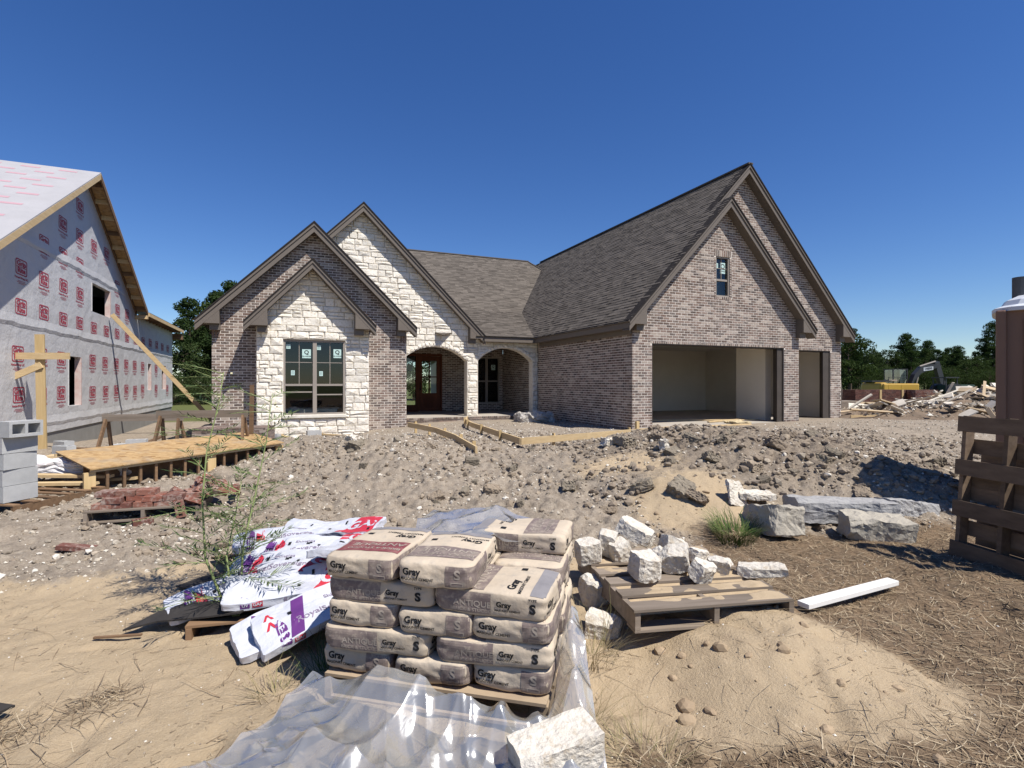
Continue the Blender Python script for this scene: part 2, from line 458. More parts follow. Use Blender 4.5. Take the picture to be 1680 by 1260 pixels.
def axis(segs):
    out = [np.arange(a, b, s) for a, b, s in segs]
    return np.concatenate(out + [np.array([segs[-1][1]])])
xs = axis([(-3000, -300, 450), (-300, -60, 40), (-60, -16, 4), (-16, -5, 0.35), (-5, -2, 0.06), (-2, 7.5, 0.024), (7.5, 12, 0.06), (12, 24, 0.3), (24, 60, 3), (60, 300, 40), (300, 3000, 450)])
ys = axis([(-600, -30, 80), (-30, -2, 4), (-2, 0.4, 0.4), (0.4, 6.6, 0.024), (6.6, 10.5, 0.045), (10.5, 15.5, 0.09), (15.5, 30, 0.35), (30, 70, 3), (70, 300, 30), (300, 3600, 400)])
GX, GY = np.meshgrid(xs, ys)
sa, st, gr, gl_, gd_ = zones(GX, GY)
GZ = base_h(GX, GY) + rough_h(GX, GY, sa, st, gd_)
nx, ny = len(xs), len(ys)
idx = np.arange(nx * ny).reshape(ny, nx)
F = np.stack([idx[:-1, :-1], idx[:-1, 1:], idx[1:, 1:], idx[1:, :-1]], -1).reshape(-1, 4)
dk = np.exp(-((((gl_ - 3.6) / 2.9) ** 2 + ((gd_ - 8.0) / 1.75) ** 2)) ** 2) + .5 * np.exp(-((((gl_ + 3.5) / 1.5) ** 2 + ((gd_ - 6.2) / .8) ** 2)))
gm = mesh_from('ground', np.stack([GX, GY, GZ], -1).reshape(-1, 3), F, None, True)
for nm, arr in (('sand', sa), ('straw', st), ('grass', gr), ('subsoil', dk)):
    a = gm.attributes.new(nm, 'FLOAT', 'POINT'); a.data.foreach_set('value', arr.astype(np.float32).ravel())

def ground_mat():
    m = bpy.data.materials.new('site_soil'); t = NT(m)
    v = t.pos()
    n1 = t.noise(1.3, 6, 0.6, v); n2 = t.noise(9, 6, 0.65, v); n3 = t.noise(48, 4, 0.6, v)
    dirt = t.mix(t.ramp(n1, 0.35, 0.65), (0.29, 0.238, 0.182), (0.215, 0.178, 0.138))
    dirt = t.mix(t.ramp(n2, 0.42, 0.7), dirt, (0.35, 0.295, 0.23))
    dirt = t.mix(t.math('MULTIPLY', t.ramp(n3, 0.55, 0.75), .7), dirt, (0.44, 0.385, 0.31))
    dirt = t.mix(t.math('MULTIPLY', t.ramp(n3, 0.45, 0.25), .6), dirt, (0.12, 0.092, 0.068))
    dirt = t.mix(t.math('MULTIPLY', t.ramp(t.math('ADD', t.attr('subsoil'), t.math('MULTIPLY', t.math('SUBTRACT', n2, .5), .8)), .3, .8), .5), dirt, t.mix(t.ramp(n3, .4, .7), (0.125, 0.097, 0.072), (0.26, 0.205, 0.15)))
    sand = t.mix(t.ramp(n1, 0.3, 0.7), (0.46, 0.355, 0.23), (0.385, 0.297, 0.192))
    sand = t.mix(t.math('MULTIPLY', t.ramp(n3, 0.5, 0.75), .45), sand, (0.51, 0.415, 0.29))
    sand = t.mix(t.math('MULTIPLY', t.ramp(n2, 0.56, 0.72), .45), sand, (0.33, 0.245, 0.165))
    straw = t.mix(t.ramp(n2, 0.35, 0.65), (0.21, 0.145, 0.09), (0.135, 0.098, 0.065))
    straw = t.mix(t.math('MULTIPLY', t.ramp(n3, 0.5, 0.7), .6), straw, (0.32, 0.23, 0.145))
    grass = t.mix(t.ramp(n2, 0.35, 0.65), (0.13, 0.135, 0.05), (0.085, 0.105, 0.035))
    jit = t.math('MULTIPLY', t.math('SUBTRACT', t.noise(14, 5, 0.7, v), 0.5), 0.9)
    def edge(a): return t.ramp(t.math('ADD', t.attr(a), jit), 0.32, 0.68)
    col = t.mix(edge('sand'), dirt, sand)
    col = t.mix(edge('straw'), col, straw)
    col = t.mix(edge('grass'), col, grass)
    h = t.math('ADD', t.math('MULTIPLY', n2, 0.45), t.math('MULTIPLY', t.noise(60, 6, 0.75, v), 0.7))
    t.bsdf(col, 0.95, 0.12, 0, h, 0.9, 0.026)
    return m
gm.materials.append(ground_mat())
tag(add_obj('ground', gm), kind='structure')
# ------------------------------------------------------------------ wall, stone and shingle fields
def clip(poly, a, b, c):
    out = []; n = len(poly)
    for i in range(n):
        p, q = poly[i], poly[(i + 1) % n]
        dp = a * p[0] + b * p[1] - c; dq = a * q[0] + b * q[1] - c
        if dp <= 0: out.append(p)
        if (dp < 0 < dq) or (dq < 0 < dp):
            t = dp / (dp - dq); out.append((p[0] + t * (q[0] - p[0]), p[1] + t * (q[1] - p[1])))
    return out
def area(p): return abs(sum(p[i][0] * p[(i + 1) % len(p)][1] - p[(i + 1) % len(p)][0] * p[i][1] for i in range(len(p)))) / 2 if len(p) > 2 else 0
def minus_rects(poly, holes):
    ps = [poly]
    for (u0, v0, u1, v1) in holes:
        nxt = []
        for p in ps:
            us = [k[0] for k in p]; vs = [k[1] for k in p]
            if max(us) <= u0 or min(us) >= u1 or max(vs) <= v0 or min(vs) >= v1: nxt.append(p); continue
            mid = clip(clip(p, -1, 0, -u0), 1, 0, u1)
            for q in (clip(p, 1, 0, u0), clip(p, -1, 0, -u1), clip(mid, 0, 1, v0), clip(mid, 0, -1, -v1)):
                if area(q) > 1e-5: nxt.append(q)
        ps = nxt
    return ps
def minus_arch(poly, arches, pad=0.0):
    """arch = (uc, halfwidth, v_spring, rise); segmental arch over a rectangular opening"""
    ps = [poly]
    for (uc, hw, vs, rise) in arches:
        Rr = (hw * hw + rise * rise) / (2 * rise); cv = vs + rise - Rr; Rp = Rr + pad
        hwp = hw + pad
        ps = minus_rects_list(ps, [(uc - hwp, -9, uc + hwp, vs)])
        nxt = []
        for p in ps:
            cu = sum(k[0] for k in p) / len(p); cvv = sum(k[1] for k in p) / len(p)
            if max(k[1] for k in p) <= vs or min((k[0] - uc) ** 2 + (k[1] - cv) ** 2 for k in p) > Rp * Rp * 1.2: nxt.append(p); continue
            du, dv = cu - uc, cvv - cv; L = math.hypot(du, dv); du /= L; dv /= L
            q = clip(p, -du, -dv, -(du * uc + dv * cv + Rp))
            if area(q) > 1e-5: nxt.append(q)
        ps = nxt
    return ps
def minus_rects_list(ps, holes):
    out = []
    for p in ps: out += minus_rects(p, holes)
    return out

class Frame:
    def __init__(s, O, u, v, n): s.O, s.u, s.v, s.n = Vector(O), Vector(u), Vector(v), Vector(n)
    def p(s, a, b, c=0.0): return s.O + s.u * a + s.v * b + s.n * c

def brick_tiles(rect, clips=(), holes=(), bl=0.225, bh=0.0775, gap=0.0185, off=0.0):
    u0, v0, u1, v1 = rect; out = []
    nr = int((v1 - v0) / bh) + 1
    for r in range(nr):
        a = u0 - (bl / 2 if r % 2 else 0) - off; vb = v0 + r * bh
        while a < u1:
            p = [(max(a, u0), vb), (min(a + bl - gap, u1), vb), (min(a + bl - gap, u1), min(vb + bh - gap, v1)), (max(a, u0), min(vb + bh - gap, v1))]
            a += bl
            if p[1][0] - p[0][0] < 0.015 or p[2][1] - p[1][1] < 0.012: continue
            A0 = area(p)
            for c in clips:
                p = clip(p, *c)
                if len(p) < 3: break
            if len(p) < 3: continue
            for q in minus_rects(p, holes):
                if area(q) > 2e-4: out.append((q, abs(area(q) - (bl - gap) * (bh - gap)) < 1e-5))
    return out

def soldier_tiles(u0, u1, v0, v1, w=0.0775, gap=0.0185):
    out = []; a = u0
    while a < u1 - 0.02:
        out.append(([(a, v0), (min(a + w - gap, u1), v0), (min(a + w - gap, u1), v1), (a, v1)], False)); a += w
    return out

def field(fr, tiles, depth=0.0045, jit=0.0015, name='brickwork', material=None, parent=None):
    mb = MB()
    for q, full in tiles:
        d = depth + random.uniform(-jit, jit)
        n = len(q)
        P = [fr.p(a, b, -0.004) for a, b in q] + [fr.p(a, b, d) for a, b in q]
        fs = [tuple(range(n, 2 * n))] + [(i, (i + 1) % n, n + (i + 1) % n, n + i) for i in range(n)]
        mb.add(P, fs)
    o = mb.build(name, material, parent)
    o['kind'] = 'stuff'
    return o

def backing(fr, polys, holes, thick, name, material, parent, arches=()):
    mb = MB()
    for p in polys:
        ps = minus_rects(p, holes)
        if arches:
            ps2 = []
            for q in ps:
                us = [k[0] for k in q]; a = min(us)
                while a < max(us):
                    st = clip(clip(q, -1, 0, -a), 1, 0, a + 0.1)
                    if area(st) > 1e-6: ps2 += minus_arch(st, arches)
                    a += 0.1
            ps = ps2
        for q in ps: mb.extrude([fr.p(a, b, 0) for a, b in q], fr.n * -thick)
    return mb.build(name, material, parent)

STONES = []      # every stone of the house: (frame, polygon)
def stone_tiles(rect, clips=(), holes=(), arches=(), base=0.2, gap=0.012):
    u0, v0, u1, v1 = rect; out = []; vb = v0
    while vb < v1:
        h = random.choice((0.17, 0.2, 0.2, 0.235)); a = u0 - random.uniform(0, 0.3)
        while a < u1:
            w = random.choice((0.26, 0.34, 0.42, 0.5, 0.6)); k = random.random()
            cells = [(vb, vb + h)] if k < 0.68 else [(vb, vb + h * 0.46), (vb + h * 0.46, vb + h)]
            for c0, c1 in cells:
                p = [(max(a, u0), c0), (min(a + w - gap, u1), c0), (min(a + w - gap, u1), min(c1 - gap, v1)), (max(a, u0), min(c1 - gap, v1))]
                if p[1][0] - p[0][0] < 0.03 or p[2][1] - p[1][1] < 0.03: continue
                for c in clips:
                    p = clip(p, *c)
                    if len(p) < 3: break
                if len(p) < 3: continue
                for q in minus_rects(p, holes):
                    for q2 in minus_arch(q, arches):
                        if area(q2) > 1.5e-3: out.append(q2)
            a += w
        vb += h
    return out
def stone_shape(fr, q, mb, d0=0.022, d1=0.05):
    """rock-faced stone: a low base, a bevelled rim and an uneven face"""
    n = len(q); cu = sum(k[0] for k in q) / n; cv = sum(k[1] for k in q) / n
    mw = min(max(k[0] for k in q) - min(k[0] for k in q), max(k[1] for k in q) - min(k[1] for k in q))
    ins = min(0.022, mw * 0.22)
    def toward(k):
        L = math.hypot(k[0] - cu, k[1] - cv) or 1
        t = ins * 1.4 / L; return (k[0] + (cu - k[0]) * t, k[1] + (cv - k[1]) * t)
    wob = lambda s=0.006: random.uniform(-s, s)
    A = [fr.p(a, b, -0.003) for a, b in q]
    B = [fr.p(a + wob(.004), b + wob(.004), random.uniform(0.008, d0)) for a, b in q]
    C = [fr.p(*toward((a, b)), random.uniform(d0, d1)) for a, b in q]
    c = fr.p(cu + wob(.05 * mw), cv + wob(.05 * mw), random.uniform(d0 + .01, d1 + 0.01))
    fs = []
    for i in range(n):
        j = (i + 1) % n
        fs += [(i, j, n + j, n + i), (n + i, n + j, 2 * n + j, 2 * n + i), (2 * n + i, 2 * n + j, 3 * n)]
    mb.add(A + B + C + [c], fs)

def shingles(name, parent, O, u, v, regions, expo=0.143, wmin=0.16, wmax=0.42, thick=0.012, pick=0):
    """courses of laminated tabs on a roof plane; regions are convex polygons in (u, v) with v up the slope"""
    O, u, v = Vector(O), Vector(u).normalized(), Vector(v).normalized(); n = u.cross(v).normalized()
    if n.z < 0: n = -n
    fr = Frame(O, u, v, n); tiles = []
    for reg in regions:
        us = [p[0] for p in reg]; vs = [p[1] for p in reg]
        r0 = int(math.floor(min(vs) / expo)); r1 = int(max(vs) / expo) + 1
        for r in range(r0, r1):
            a = min(us) - random.uniform(0, 0.3)
            while a < max(us):
                w = random.uniform(wmin, wmax)
                p = [(a, r * expo), (a + w, r * expo), (a + w, r * expo + expo * 1.06), (a, r * expo + expo * 1.06)]
                a += w
                m = len(reg); ok = True
                for i in range(m):
                    p0, p1 = reg[i], reg[(i + 1) % m]
                    ex, ey = p1[0] - p0[0], p1[1] - p0[1]
                    p = clip(p, ey, -ex, ey * p0[0] - ex * p0[1])
                    if len(p) < 3: ok = False; break
                if ok and area(p) > 1e-3:
                    tiles.append((p, r * expo, thick * random.choice((0.55, 0.7, 1.0, 1.5))))
    return fr, tiles
def shingle_add(mb, fr, t, expo=0.143):
    p, vb, th = t; n = len(p)
    top = [fr.p(a, b, 0.004 + th * (1 - 0.9 * (b - vb) / (expo * 1.06))) for a, b in p]
    bot = [fr.p(a, b, -0.004) for a, b in p]
    mb.add(bot + top, [tuple(range(n, 2 * n))] + [(i, (i + 1) % n, n + (i + 1) % n, n + i) for i in range(n)])

TEXT_CACHE = {}
def text_geo(body, size=1.0, bold=0.0, align='CENTER'):
    key = (body, size, bold, align)
    if key in TEXT_CACHE: return TEXT_CACHE[key]
    cu = bpy.data.curves.new('lettering', 'FONT'); cu.body = body; cu.size = size; cu.align_x = align; cu.align_y = 'CENTER'
    cu.resolution_u = 3; cu.offset = bold; cu.fill_mode = 'FRONT'
    o = bpy.data.objects.new('lettering', cu); COL.objects.link(o)
    dg = bpy.context.evaluated_depsgraph_get(); dg.update()
    me = bpy.data.meshes.new_from_object(o.evaluated_get(dg))
    V = [tuple(p.co) for p in me.vertices]; Fc = [tuple(p.vertices) for p in me.polygons]
    bpy.data.objects.remove(o); bpy.data.curves.remove(cu); bpy.data.meshes.remove(me)
    TEXT_CACHE[key] = (V, Fc); return V, Fc
def text_on(mb, fr, body, size, u, v, lift=0.003, bold=0.0, stretch=1.0, ang=0.0):
    V, Fc = text_geo(body, size, bold)
    c, s = math.cos(ang), math.sin(ang)
    mb.add([fr.p(u + (p[0] * stretch) * c - p[1] * s, v + (p[0] * stretch) * s + p[1] * c, lift) for p in V], Fc)

# ------------------------------------------------------------------ the brick house
UX, UZ, NY = (1, 0, 0), (0, 0, 1), (0, -1, 0)
house = empty('brick_house', (9, 17, 0.3), 'finished brick and white stone house with steep grey shingle roofs and open garage', 'house')
SL = 1.054; Z0 = 3.46

def gable_trim(xc, half, z0, slope, yf, yw, sides=(-1, 1), hv=0.30, returns=True, zcut=None):
    for s in sides:
        tip = xc + s * half
        zt = lambda x: z0 + slope * (half - abs(x - xc))
        xe = tip
        if zcut is not None and s in zcut: xe = zcut[s]
        def band(x0, x1, a, b): return [(x0, zt(x0) - a), (x1, zt(x1) - a), (x1, zt(x1) - b), (x0, zt(x0) - b)]
        def ex(mb, pts, ya, yb): mb.extrude([(p[0], ya, p[1]) for p in pts], (0, yb - ya, 0))
        m = MB(); ex(m, band(xc, xe, 0.03, hv), yf, yf + 0.035); m.build('rake_board', M['trim'], house)
        m = MB(); ex(m, band(xc, xe, 0.03, 0.12), yf - 0.03, yf - 0.001); m.build('rake_moulding', M['trim'], house)
        m = MB(); ex(m, band(xc, xe, hv - 0.05, hv - 0.03), yf + 0.036, yw + 0.05); m.build('soffit', M['soffit'], house)
        m = MB(); ex(m, band(xc, xe - s * 0.0, -0.022, 0.029), yf - 0.05, yf + 0.30); m.build('shingle_edge', M['shingle_edge'], house)
        if returns and xe == tip:
            w = 0.60; xi = tip - s * w; zb = z0 - 0.09
            m = MB(); ex(m, [(tip - s * .02, z0 - 0.035), (tip - s * .02, zb), (xi, zb), (xi, zt(xi) - hv + .04)], yf + 0.004, yw + 0.15)
            m.build('eave_return', M['trim'], house)
            m = MB(); m.ab((min(tip - s * .34, xi), yf + .14, zb - 0.17), (max(tip - s * .34, xi), yw + .04, zb - 0.001)); m.build('frieze_block', M['trim'], house)

# --- garage wing ---------------------------------------------------
GX0, GX1, GX2 = 9.17, 15.94, 18.88
GY, GYB = 12.75, 13.35
ZB = 0.02
GC, GH = 12.63, 3.76          # small gable centre and half span
BC, BH = 14.03, 5.16          # big gable
frG = Frame((0, GY + 0.012, 0), UX, UZ, NY)
zs = lambda xc, half: Z0 + SL * half + SL * 0  # ridge height
roof_clip = lambda xc, half: [(SL, 1, Z0 + SL * (half + xc) - 0.24), (-SL, 1, Z0 + SL * (half - xc) - 0.24)]
DOOR1 = (9.875, -1, 15.25, 2.86); WIN1 = (12.31, 4.39, 12.88, 5.65)
poly = [(GX0 + .016, ZB), (GX1, ZB), (GX1, 9), (GX0 + .016, 9)]
for c in roof_clip(GC, GH): poly = clip(poly, *c)
wall_g = backing(frG, [poly], [DOOR1, WIN1], 0.2, 'garage_wall', M['mortar'], house)
tg = brick_tiles((GX0, ZB, GX1, 8.0), roof_clip(GC, GH), [(DOOR1[0] - .06, -1, DOOR1[2] + .06, DOOR1[3] + 0.075), (WIN1[0] - .075, WIN1[1] - .075, WIN1[2] + .075, WIN1[3] + .2)])
extra = soldier_tiles(DOOR1[0] - .05, DOOR1[2] + .05, DOOR1[3], DOOR1[3] + 0.066)
extra += soldier_tiles(WIN1[0] - .07, WIN1[2] + .07, WIN1[3], WIN1[3] + 0.19) + soldier_tiles(WIN1[0] - .07, WIN1[2] + .07, WIN1[1] - 0.07, WIN1[1] - .001)
for k in range(16):
    for (a, b) in ((WIN1[0] - .07, WIN1[0]), (WIN1[2], WIN1[2] + .07)):
        extra.append(([(a, WIN1[1] + k * .0775), (b, WIN1[1] + k * .0775), (b, WIN1[1] + k * .0775 + .059), (a, WIN1[1] + k * .0775 + .059)], False))
for k in range(37):
    for (a, b) in ((DOOR1[0] - .055, DOOR1[0]), (DOOR1[2], DOOR1[2] + .055)):
        if k * .0775 + ZB + .059 < DOOR1[3]: extra.append(([(a, ZB + k * .0775), (b, ZB + k * .0775), (b, ZB + k * .0775 + .059), (a, ZB + k * .0775 + .059)], False))
# the bricks that show largest stand alone, the rest are one part
full = [q for q, f in tg if f]
full.sort(key=lambda q: (q[0][0] ** 2 + GY ** 2) * (1.0 if q[0][1] > 0.28 else 9))
solo = full[:300]; solo_ids = {id(q) for q in solo}
bm_ = MB().box((0, 0, 0), (0.2065, 0.014, 0.0590))
bme = mesh_from('brick', np.array([tuple(p) for p in bm_.v]), bm_.f, [0.0] * 6, False, [M['brick']])
for q in solo:
    o = bpy.data.objects.new('brick', bme); COL.objects.link(o)
    cu = sum(k[0] for k in q) / 4; cv = sum(k[1] for k in q) / 4
    o.location = (cu, GY + 0.0145 + random.uniform(-.001, .0015), cv); link_parent(o, wall_g)
field(frG, [t for t in tg if id(t[0]) not in solo_ids] + extra, material=M['brick'], parent=wall_g)
# big gable wall, set back
frB = Frame((0, GYB + 0.012, 0), UX, UZ, NY)
DOOR2 = (16.0, -1, 18.32, 2.86)
poly = [(GX0 + .3, 2.9), (GX1 - .05, 2.9), (GX1 - .05, ZB), (GX2, ZB), (GX2, 9), (GX0 + .3, 9)]
pa = [(GX1 - .05, ZB), (GX2, ZB), (GX2, 3.4), (GX1 - .05, 3.4)]
pb = [(GX0 + .3, 3.4), (GX2, 3.4), (GX2, 9), (GX0 + .3, 9)]
for c in roof_clip(BC, BH): pb = clip(pb, *c)
wall_b = backing(frB, [pa, pb], [DOOR2], 0.2, 'gable_wall', M['mortar'], house)
# only the strip to the right of the small gable's roof shows brick
tb = brick_tiles((12.4, 3.3, GX2, 9), roof_clip(BC, BH), []) + brick_tiles((GX1, ZB, GX2, 3.3), [], [(DOOR2[0] - .3, -1, DOOR2[2] + .055, DOOR2[3] + .075)])
tb = [t for t in tb if not (3.3 < sum(k[1] for k in t[0]) / len(t[0]) < Z0 + SL * (GH - abs(sum(k[0] for k in t[0]) / len(t[0]) - GC)) - 0.5)]
tb += soldier_tiles(GX1 + .01, DOOR2[2] + .05, DOOR2[3], DOOR2[3] + .066)
for k in range(36): tb.append(([(DOOR2[2], ZB + k * .0775), (DOOR2[2] + .05, ZB + k * .0775), (DOOR2[2] + .05, ZB + k * .0775 + .059), (DOOR2[2], ZB + k * .0775 + .059)], False))
field(frB, tb, material=M['brick'], parent=wall_b)
m = MB(); m.ab((GX1 - .2, GY + .213, ZB), (GX1 - .012, GYB + 0.01, 3.4)); m.build('wall_step', M['mortar'], house)
# left side wall of the wing
SY1 = 22.7
frS = Frame((GX0 + 0.012, 0, 0), (0, -1, 0), UZ, (-1, 0, 0))
wall_s = backing(frS, [[(-SY1, ZB), (-GY - .22, ZB), (-GY - .22, 3.42), (-SY1, 3.42)]], [], 0.2, 'side_wall', M['mortar'], house)
ts = brick_tiles((-SY1, ZB, -GY, 3.10), off=0.1) + soldier_tiles(-SY1, -GY - .001, 3.11, 3.30)
field(frS, ts, material=M['brick'], parent=wall_s)
# right side and back of the wing, plain brick
m = MB(); m.ab((GX2 - .2, GYB + .213, ZB), (GX2, 30, 3.42)); m.ab((GX0 + .02, 29.8, ZB), (GX2 - .2, 30, 3.42)); m.build('outer_wall', M['brick'], house)
gable_trim(GC, GH, Z0, SL, GY - 0.30, GY)
gable_trim(BC, BH, Z0, SL, GYB - 0.30, GYB, zcut={-1: 12.35})
# side eave of the wing
m = MB(); m.ab((GX0 - .30, GY - .26, Z0 - .22), (GX0 - .27, 18.70, Z0 - .02)); m.build('fascia', M['trim'], house)
m = MB(); m.ab((GX0 - .268, GY + .05, Z0 - .22), (GX0 + .05, 18.70, Z0 - .19)); m.build('soffit', M['soffit'], house)
m = MB(); m.ab((GX0 - .06, GY + .02, Z0 - .36), (GX0 - .014, 18.70, Z0 - .221)); m.build('frieze', M['trim'], house)
m = MB(); m.ab((GX0 - .335, GY - .3, Z0 - .018), (GX0 - .2, 18.70, Z0 + .008)); m.build('shingle_edge', M['shingle_edge'], house)

# garage interior
m = MB(); m.ab((GX0 + .22, GY - .9, ZB), (GX1 - .3, GY + .0, 0.36)); m.ab((GX0 + .22, GY + .001, ZB), (GX1 - .2, GYB, 0.40)); m.ab((GX0 + .22, GYB + .001, ZB), (GX2 - .2, 20.3, 0.40)); m.ab((GX1 - .01, GYB - .5, ZB), (18.5, GYB, .38)); m.build('garage_floor', M['concrete'], house)
m = MB(); m.ab((GX0 + .22, 20.0, .4), (GX2 - .2, 20.15, 3.2)); m.ab((GX0 + .213, GY + .22, .4), (GX0 + .24, 20, 3.2)); m.ab((GX2 - .23, GYB + .22, .4), (GX2 - .201, 20, 3.2)); m.build('drywall', M['drywall'], house)
m = MB(); m.ab((15.35, 13.6, .401), (15.62, 14.9, 3.2)); m.build('drywall_return', M['drywall'], house)
m = MB(); m.ab((GX0 + .22, GY + .22, 3.2), (GX1 - .2, GYB + .22, 3.25)); m.ab((GX0 + .22, GYB + .221, 3.2), (GX2 - .2, 20, 3.25)); m.build('garage_ceiling', M['drywall'], house)
M['jamb'] = mat('dark_jamb', (0.075, 0.062, 0.052), None, 3, 0.6, .3)
for (a, b, y) in ((DOOR1[0], DOOR1[2], GY), (GX1 + .0, DOOR2[2], GYB)):
    m = MB(); m.ab((b - .03, y + .03, .401), (b - .002, y + .42, 2.83)); m.ab((a + .002, y + .03, .401), (a + .03, y + .42, 2.83)); m.ab((a, y + .03, 2.831), (b, y + .42, 2.858)); m.build('door_jamb', M['jamb'], house)
for (xa, xb, ya) in ((DOOR2[2] - .34, DOOR2[2] - .031, GYB + .05), (DOOR1[2] - .26, DOOR1[2] - .031, GY + .06)): m = MB(); m.ab((xa, ya, .402), (xb, ya + .05, 2.83)); m.build('door_track', M['jamb'], house)

def window(fr, w, h, units=1, rows=2, cols=2, half=0.5, sink=0.06, sash=None, stickers=(), name='window'):
    """fr.O is the lower left corner of the opening in the wall face"""
    m = MB(); fw = 0.05
    def bar(m, a, b, c, d, n0=-sink, n1=-sink + .05): m.extrude([fr.p(a, b, n0), fr.p(c, b, n0), fr.p(c, d, n0), fr.p(a, d, n0)], fr.n * (n1 - n0))
    bar(m, 0, 0, fw, h); bar(m, w - fw, 0, w, h); bar(m, fw, h - fw, w - fw, h); bar(m, fw, 0, w - fw, fw)
    uw = w / units
    for k in range(1, units): bar(m, k * uw - .055, fw, k * uw + .055, h - fw, -sink, -sink + .045)
    win = m.build(name, M['frame'], house)
    mm = MB(); sm = MB()
    for k in range(units):
        a = k * uw + (fw if k == 0 else .055) ; b = (k + 1) * uw - (fw if k == units - 1 else .055)
        hv = h * half
        bar(sm, a, hv - .03, b, hv + .03, -sink - .01, -sink + .03)
        for r in range(1, rows): bar(mm, a, hv + .03 + (h - fw - hv) * r / rows - .009, b, hv + .03 + (h - fw - hv) * r / rows + .009, -sink - .02, -sink + .004)
        for c in range(1, cols): bar(mm, a + (b - a) * c / cols - .009, hv + .03, a + (b - a) * c / cols + .009, h - fw, -sink - .021, -sink + .003)
        if sash:
            bar(sm, a, sash[k] - .018, b, sash[k] + .018, -sink - .03, -sink + .012)
        g = MB()
        for q, (p0, p1) in enumerate(((fw, hv - .03), (hv + .03, h - fw))):
            g.add([fr.p(a, p0, -sink - .012), fr.p(b, p0, -sink - .012), fr.p(b, p1, -sink - .012), fr.p(a, p1, -sink - .012)], [(0, 1, 2, 3)])
        g.build('pane', M['glass'], win)
    sm.build('sash', M['frame'], win)
    if mm.v: mm.build('muntin', M['frame'], win)
    for (cx, cy, sw, sh, big) in stickers:
        s = MB(); s.extrude([fr.p(cx - sw / 2, cy - sh / 2, -sink - .010), fr.p(cx + sw / 2, cy - sh / 2, -sink - .010), fr.p(cx + sw / 2, cy + sh / 2, -sink - .010), fr.p(cx - sw / 2, cy + sh / 2, -sink - .010)], fr.n * .001)
        s.build('sticker', M['sticker'], win)
        if big:
            l = MB(); text_on(l, fr, 'Q', sh * .62, cx, cy + sh * .14, -sink - .0075, .004); text_on(l, fr, 'QUAKER', sh * .2, cx, cy - sh * .30, -sink - .0075, .001, 1.2); l.build('lettering', M['ink'], win)
        else:
            l = MB()
            for k in range(4): l.extrude([fr.p(cx - sw * .35, cy + sh * (.28 - .18 * k), -sink - .0075), fr.p(cx + sw * .3, cy + sh * (.28 - .18 * k), -sink - .0075), fr.p(cx + sw * .3, cy + sh * (.28 - .18 * k) + .008, -sink - .0075), fr.p(cx - sw * .35, cy + sh * (.28 - .18 * k) + .008, -sink - .0075)], fr.n * .0005)
            l.build('lettering', mat('grey_print', (.28, .34, .33)) if 'gp' not in M else M['gp'], win)
    return win
def dark_box(a, b, name='painted_dark_room'):
    """a near-black box behind a window, its darkness painted: five walls, open to the window"""
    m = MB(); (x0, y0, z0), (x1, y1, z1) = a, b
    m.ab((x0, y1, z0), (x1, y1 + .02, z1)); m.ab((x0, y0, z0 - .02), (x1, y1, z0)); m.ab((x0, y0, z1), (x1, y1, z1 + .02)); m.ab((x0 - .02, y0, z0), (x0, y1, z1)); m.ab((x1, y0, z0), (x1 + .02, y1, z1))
    return m.build(name, M['shade_black'], house)
M['gp'] = mat('grey_print', (.24, .30, .29))
M['white_sill'] = mat('sill_stone', (.70, .66, .58), (.6, .56, .48), 6, .9, .2, bump=.5, bscale=30)
window(Frame((WIN1[0], GY, WIN1[1]), UX, UZ, NY), WIN1[2] - WIN1[0], WIN1[3] - WIN1[1], 1, 2, 2, .42, .09, None, [(.36, .92, .2, .34, True), (.12, .98, .1, .16, False)])
dark_box((WIN1[0] - .3, GY + .24, WIN1[1] - .3), (WIN1[2] + .3, GY + 2.5, WIN1[3] + .2))

# --- left block ---------------------------------------------------
LX0, LX1, LY = -1.94, 3.59, 17.2
LC, LH, LS = 0.77, 3.09, 0.985
ZL = 3.45
lclip = [(LS, 1, ZL + LS * (LH + LC) - 0.24), (-LS, 1, ZL + LS * (LH - LC) - 0.24)]
frL = Frame((0, LY + .012, 0), UX, UZ, NY)
poly = [(LX0, ZB), (LX1, ZB), (LX1, 9), (LX0, 9)]
for c in lclip: poly = clip(poly, *c)
wall_l = backing(frL, [poly], [(-.2, 0.6, 1.8, 3.0)], .2, 'front_wall', M['mortar'], house)
tl = brick_tiles((LX0, ZB, LX1, 6.6), lclip, [])
BX0, BX1, BY = -0.75, 2.30, 16.6
BCc, BHh, BS, ZBp = 0.70, 1.78, 1.05, 3.38
tl = [t for t in tl if not (BX0 + .22 < sum(k[0] for k in t[0]) / len(t[0]) < BX1 - .22 and sum(k[1] for k in t[0]) / len(t[0]) < ZBp + BS * (BHh - abs(sum(k[0] for k in t[0]) / len(t[0]) - BCc)) - .35)]
field(frL, tl, material=M['brick'], parent=wall_l)
for s0, s1 in ((LX0, LX0 + .2), (LX1 - .2, LX1)):
    t = soldier_tiles(s0, s1, 3.0, 3.19); field(Frame((0, LY + .004, 0), UX, UZ, NY), t, .008, .001, 'soldier_course', M['brick'], wall_l)
m = MB(); m.ab((LX1 - .2, LY + .213, ZB), (LX1, 22.7, 3.42)); m.build('outer_wall', M['brick'], house)
m = MB(); m.ab((LX0, LY + .213, ZB), (LX0 + .2, 29.8, 3.42)); m.ab((LX0, 29.8, ZB), (3.2, 30, 3.42)); m.ab((7.8, 29.8, ZB), (GX0, 30, 3.42)); m.ab((3.2, 29.8, 2.9), (7.8, 30, 3.42)); m.build('rear_wall', M['brick'], house)
gable_trim(LC, LH, ZL, LS, LY - .33, LY)
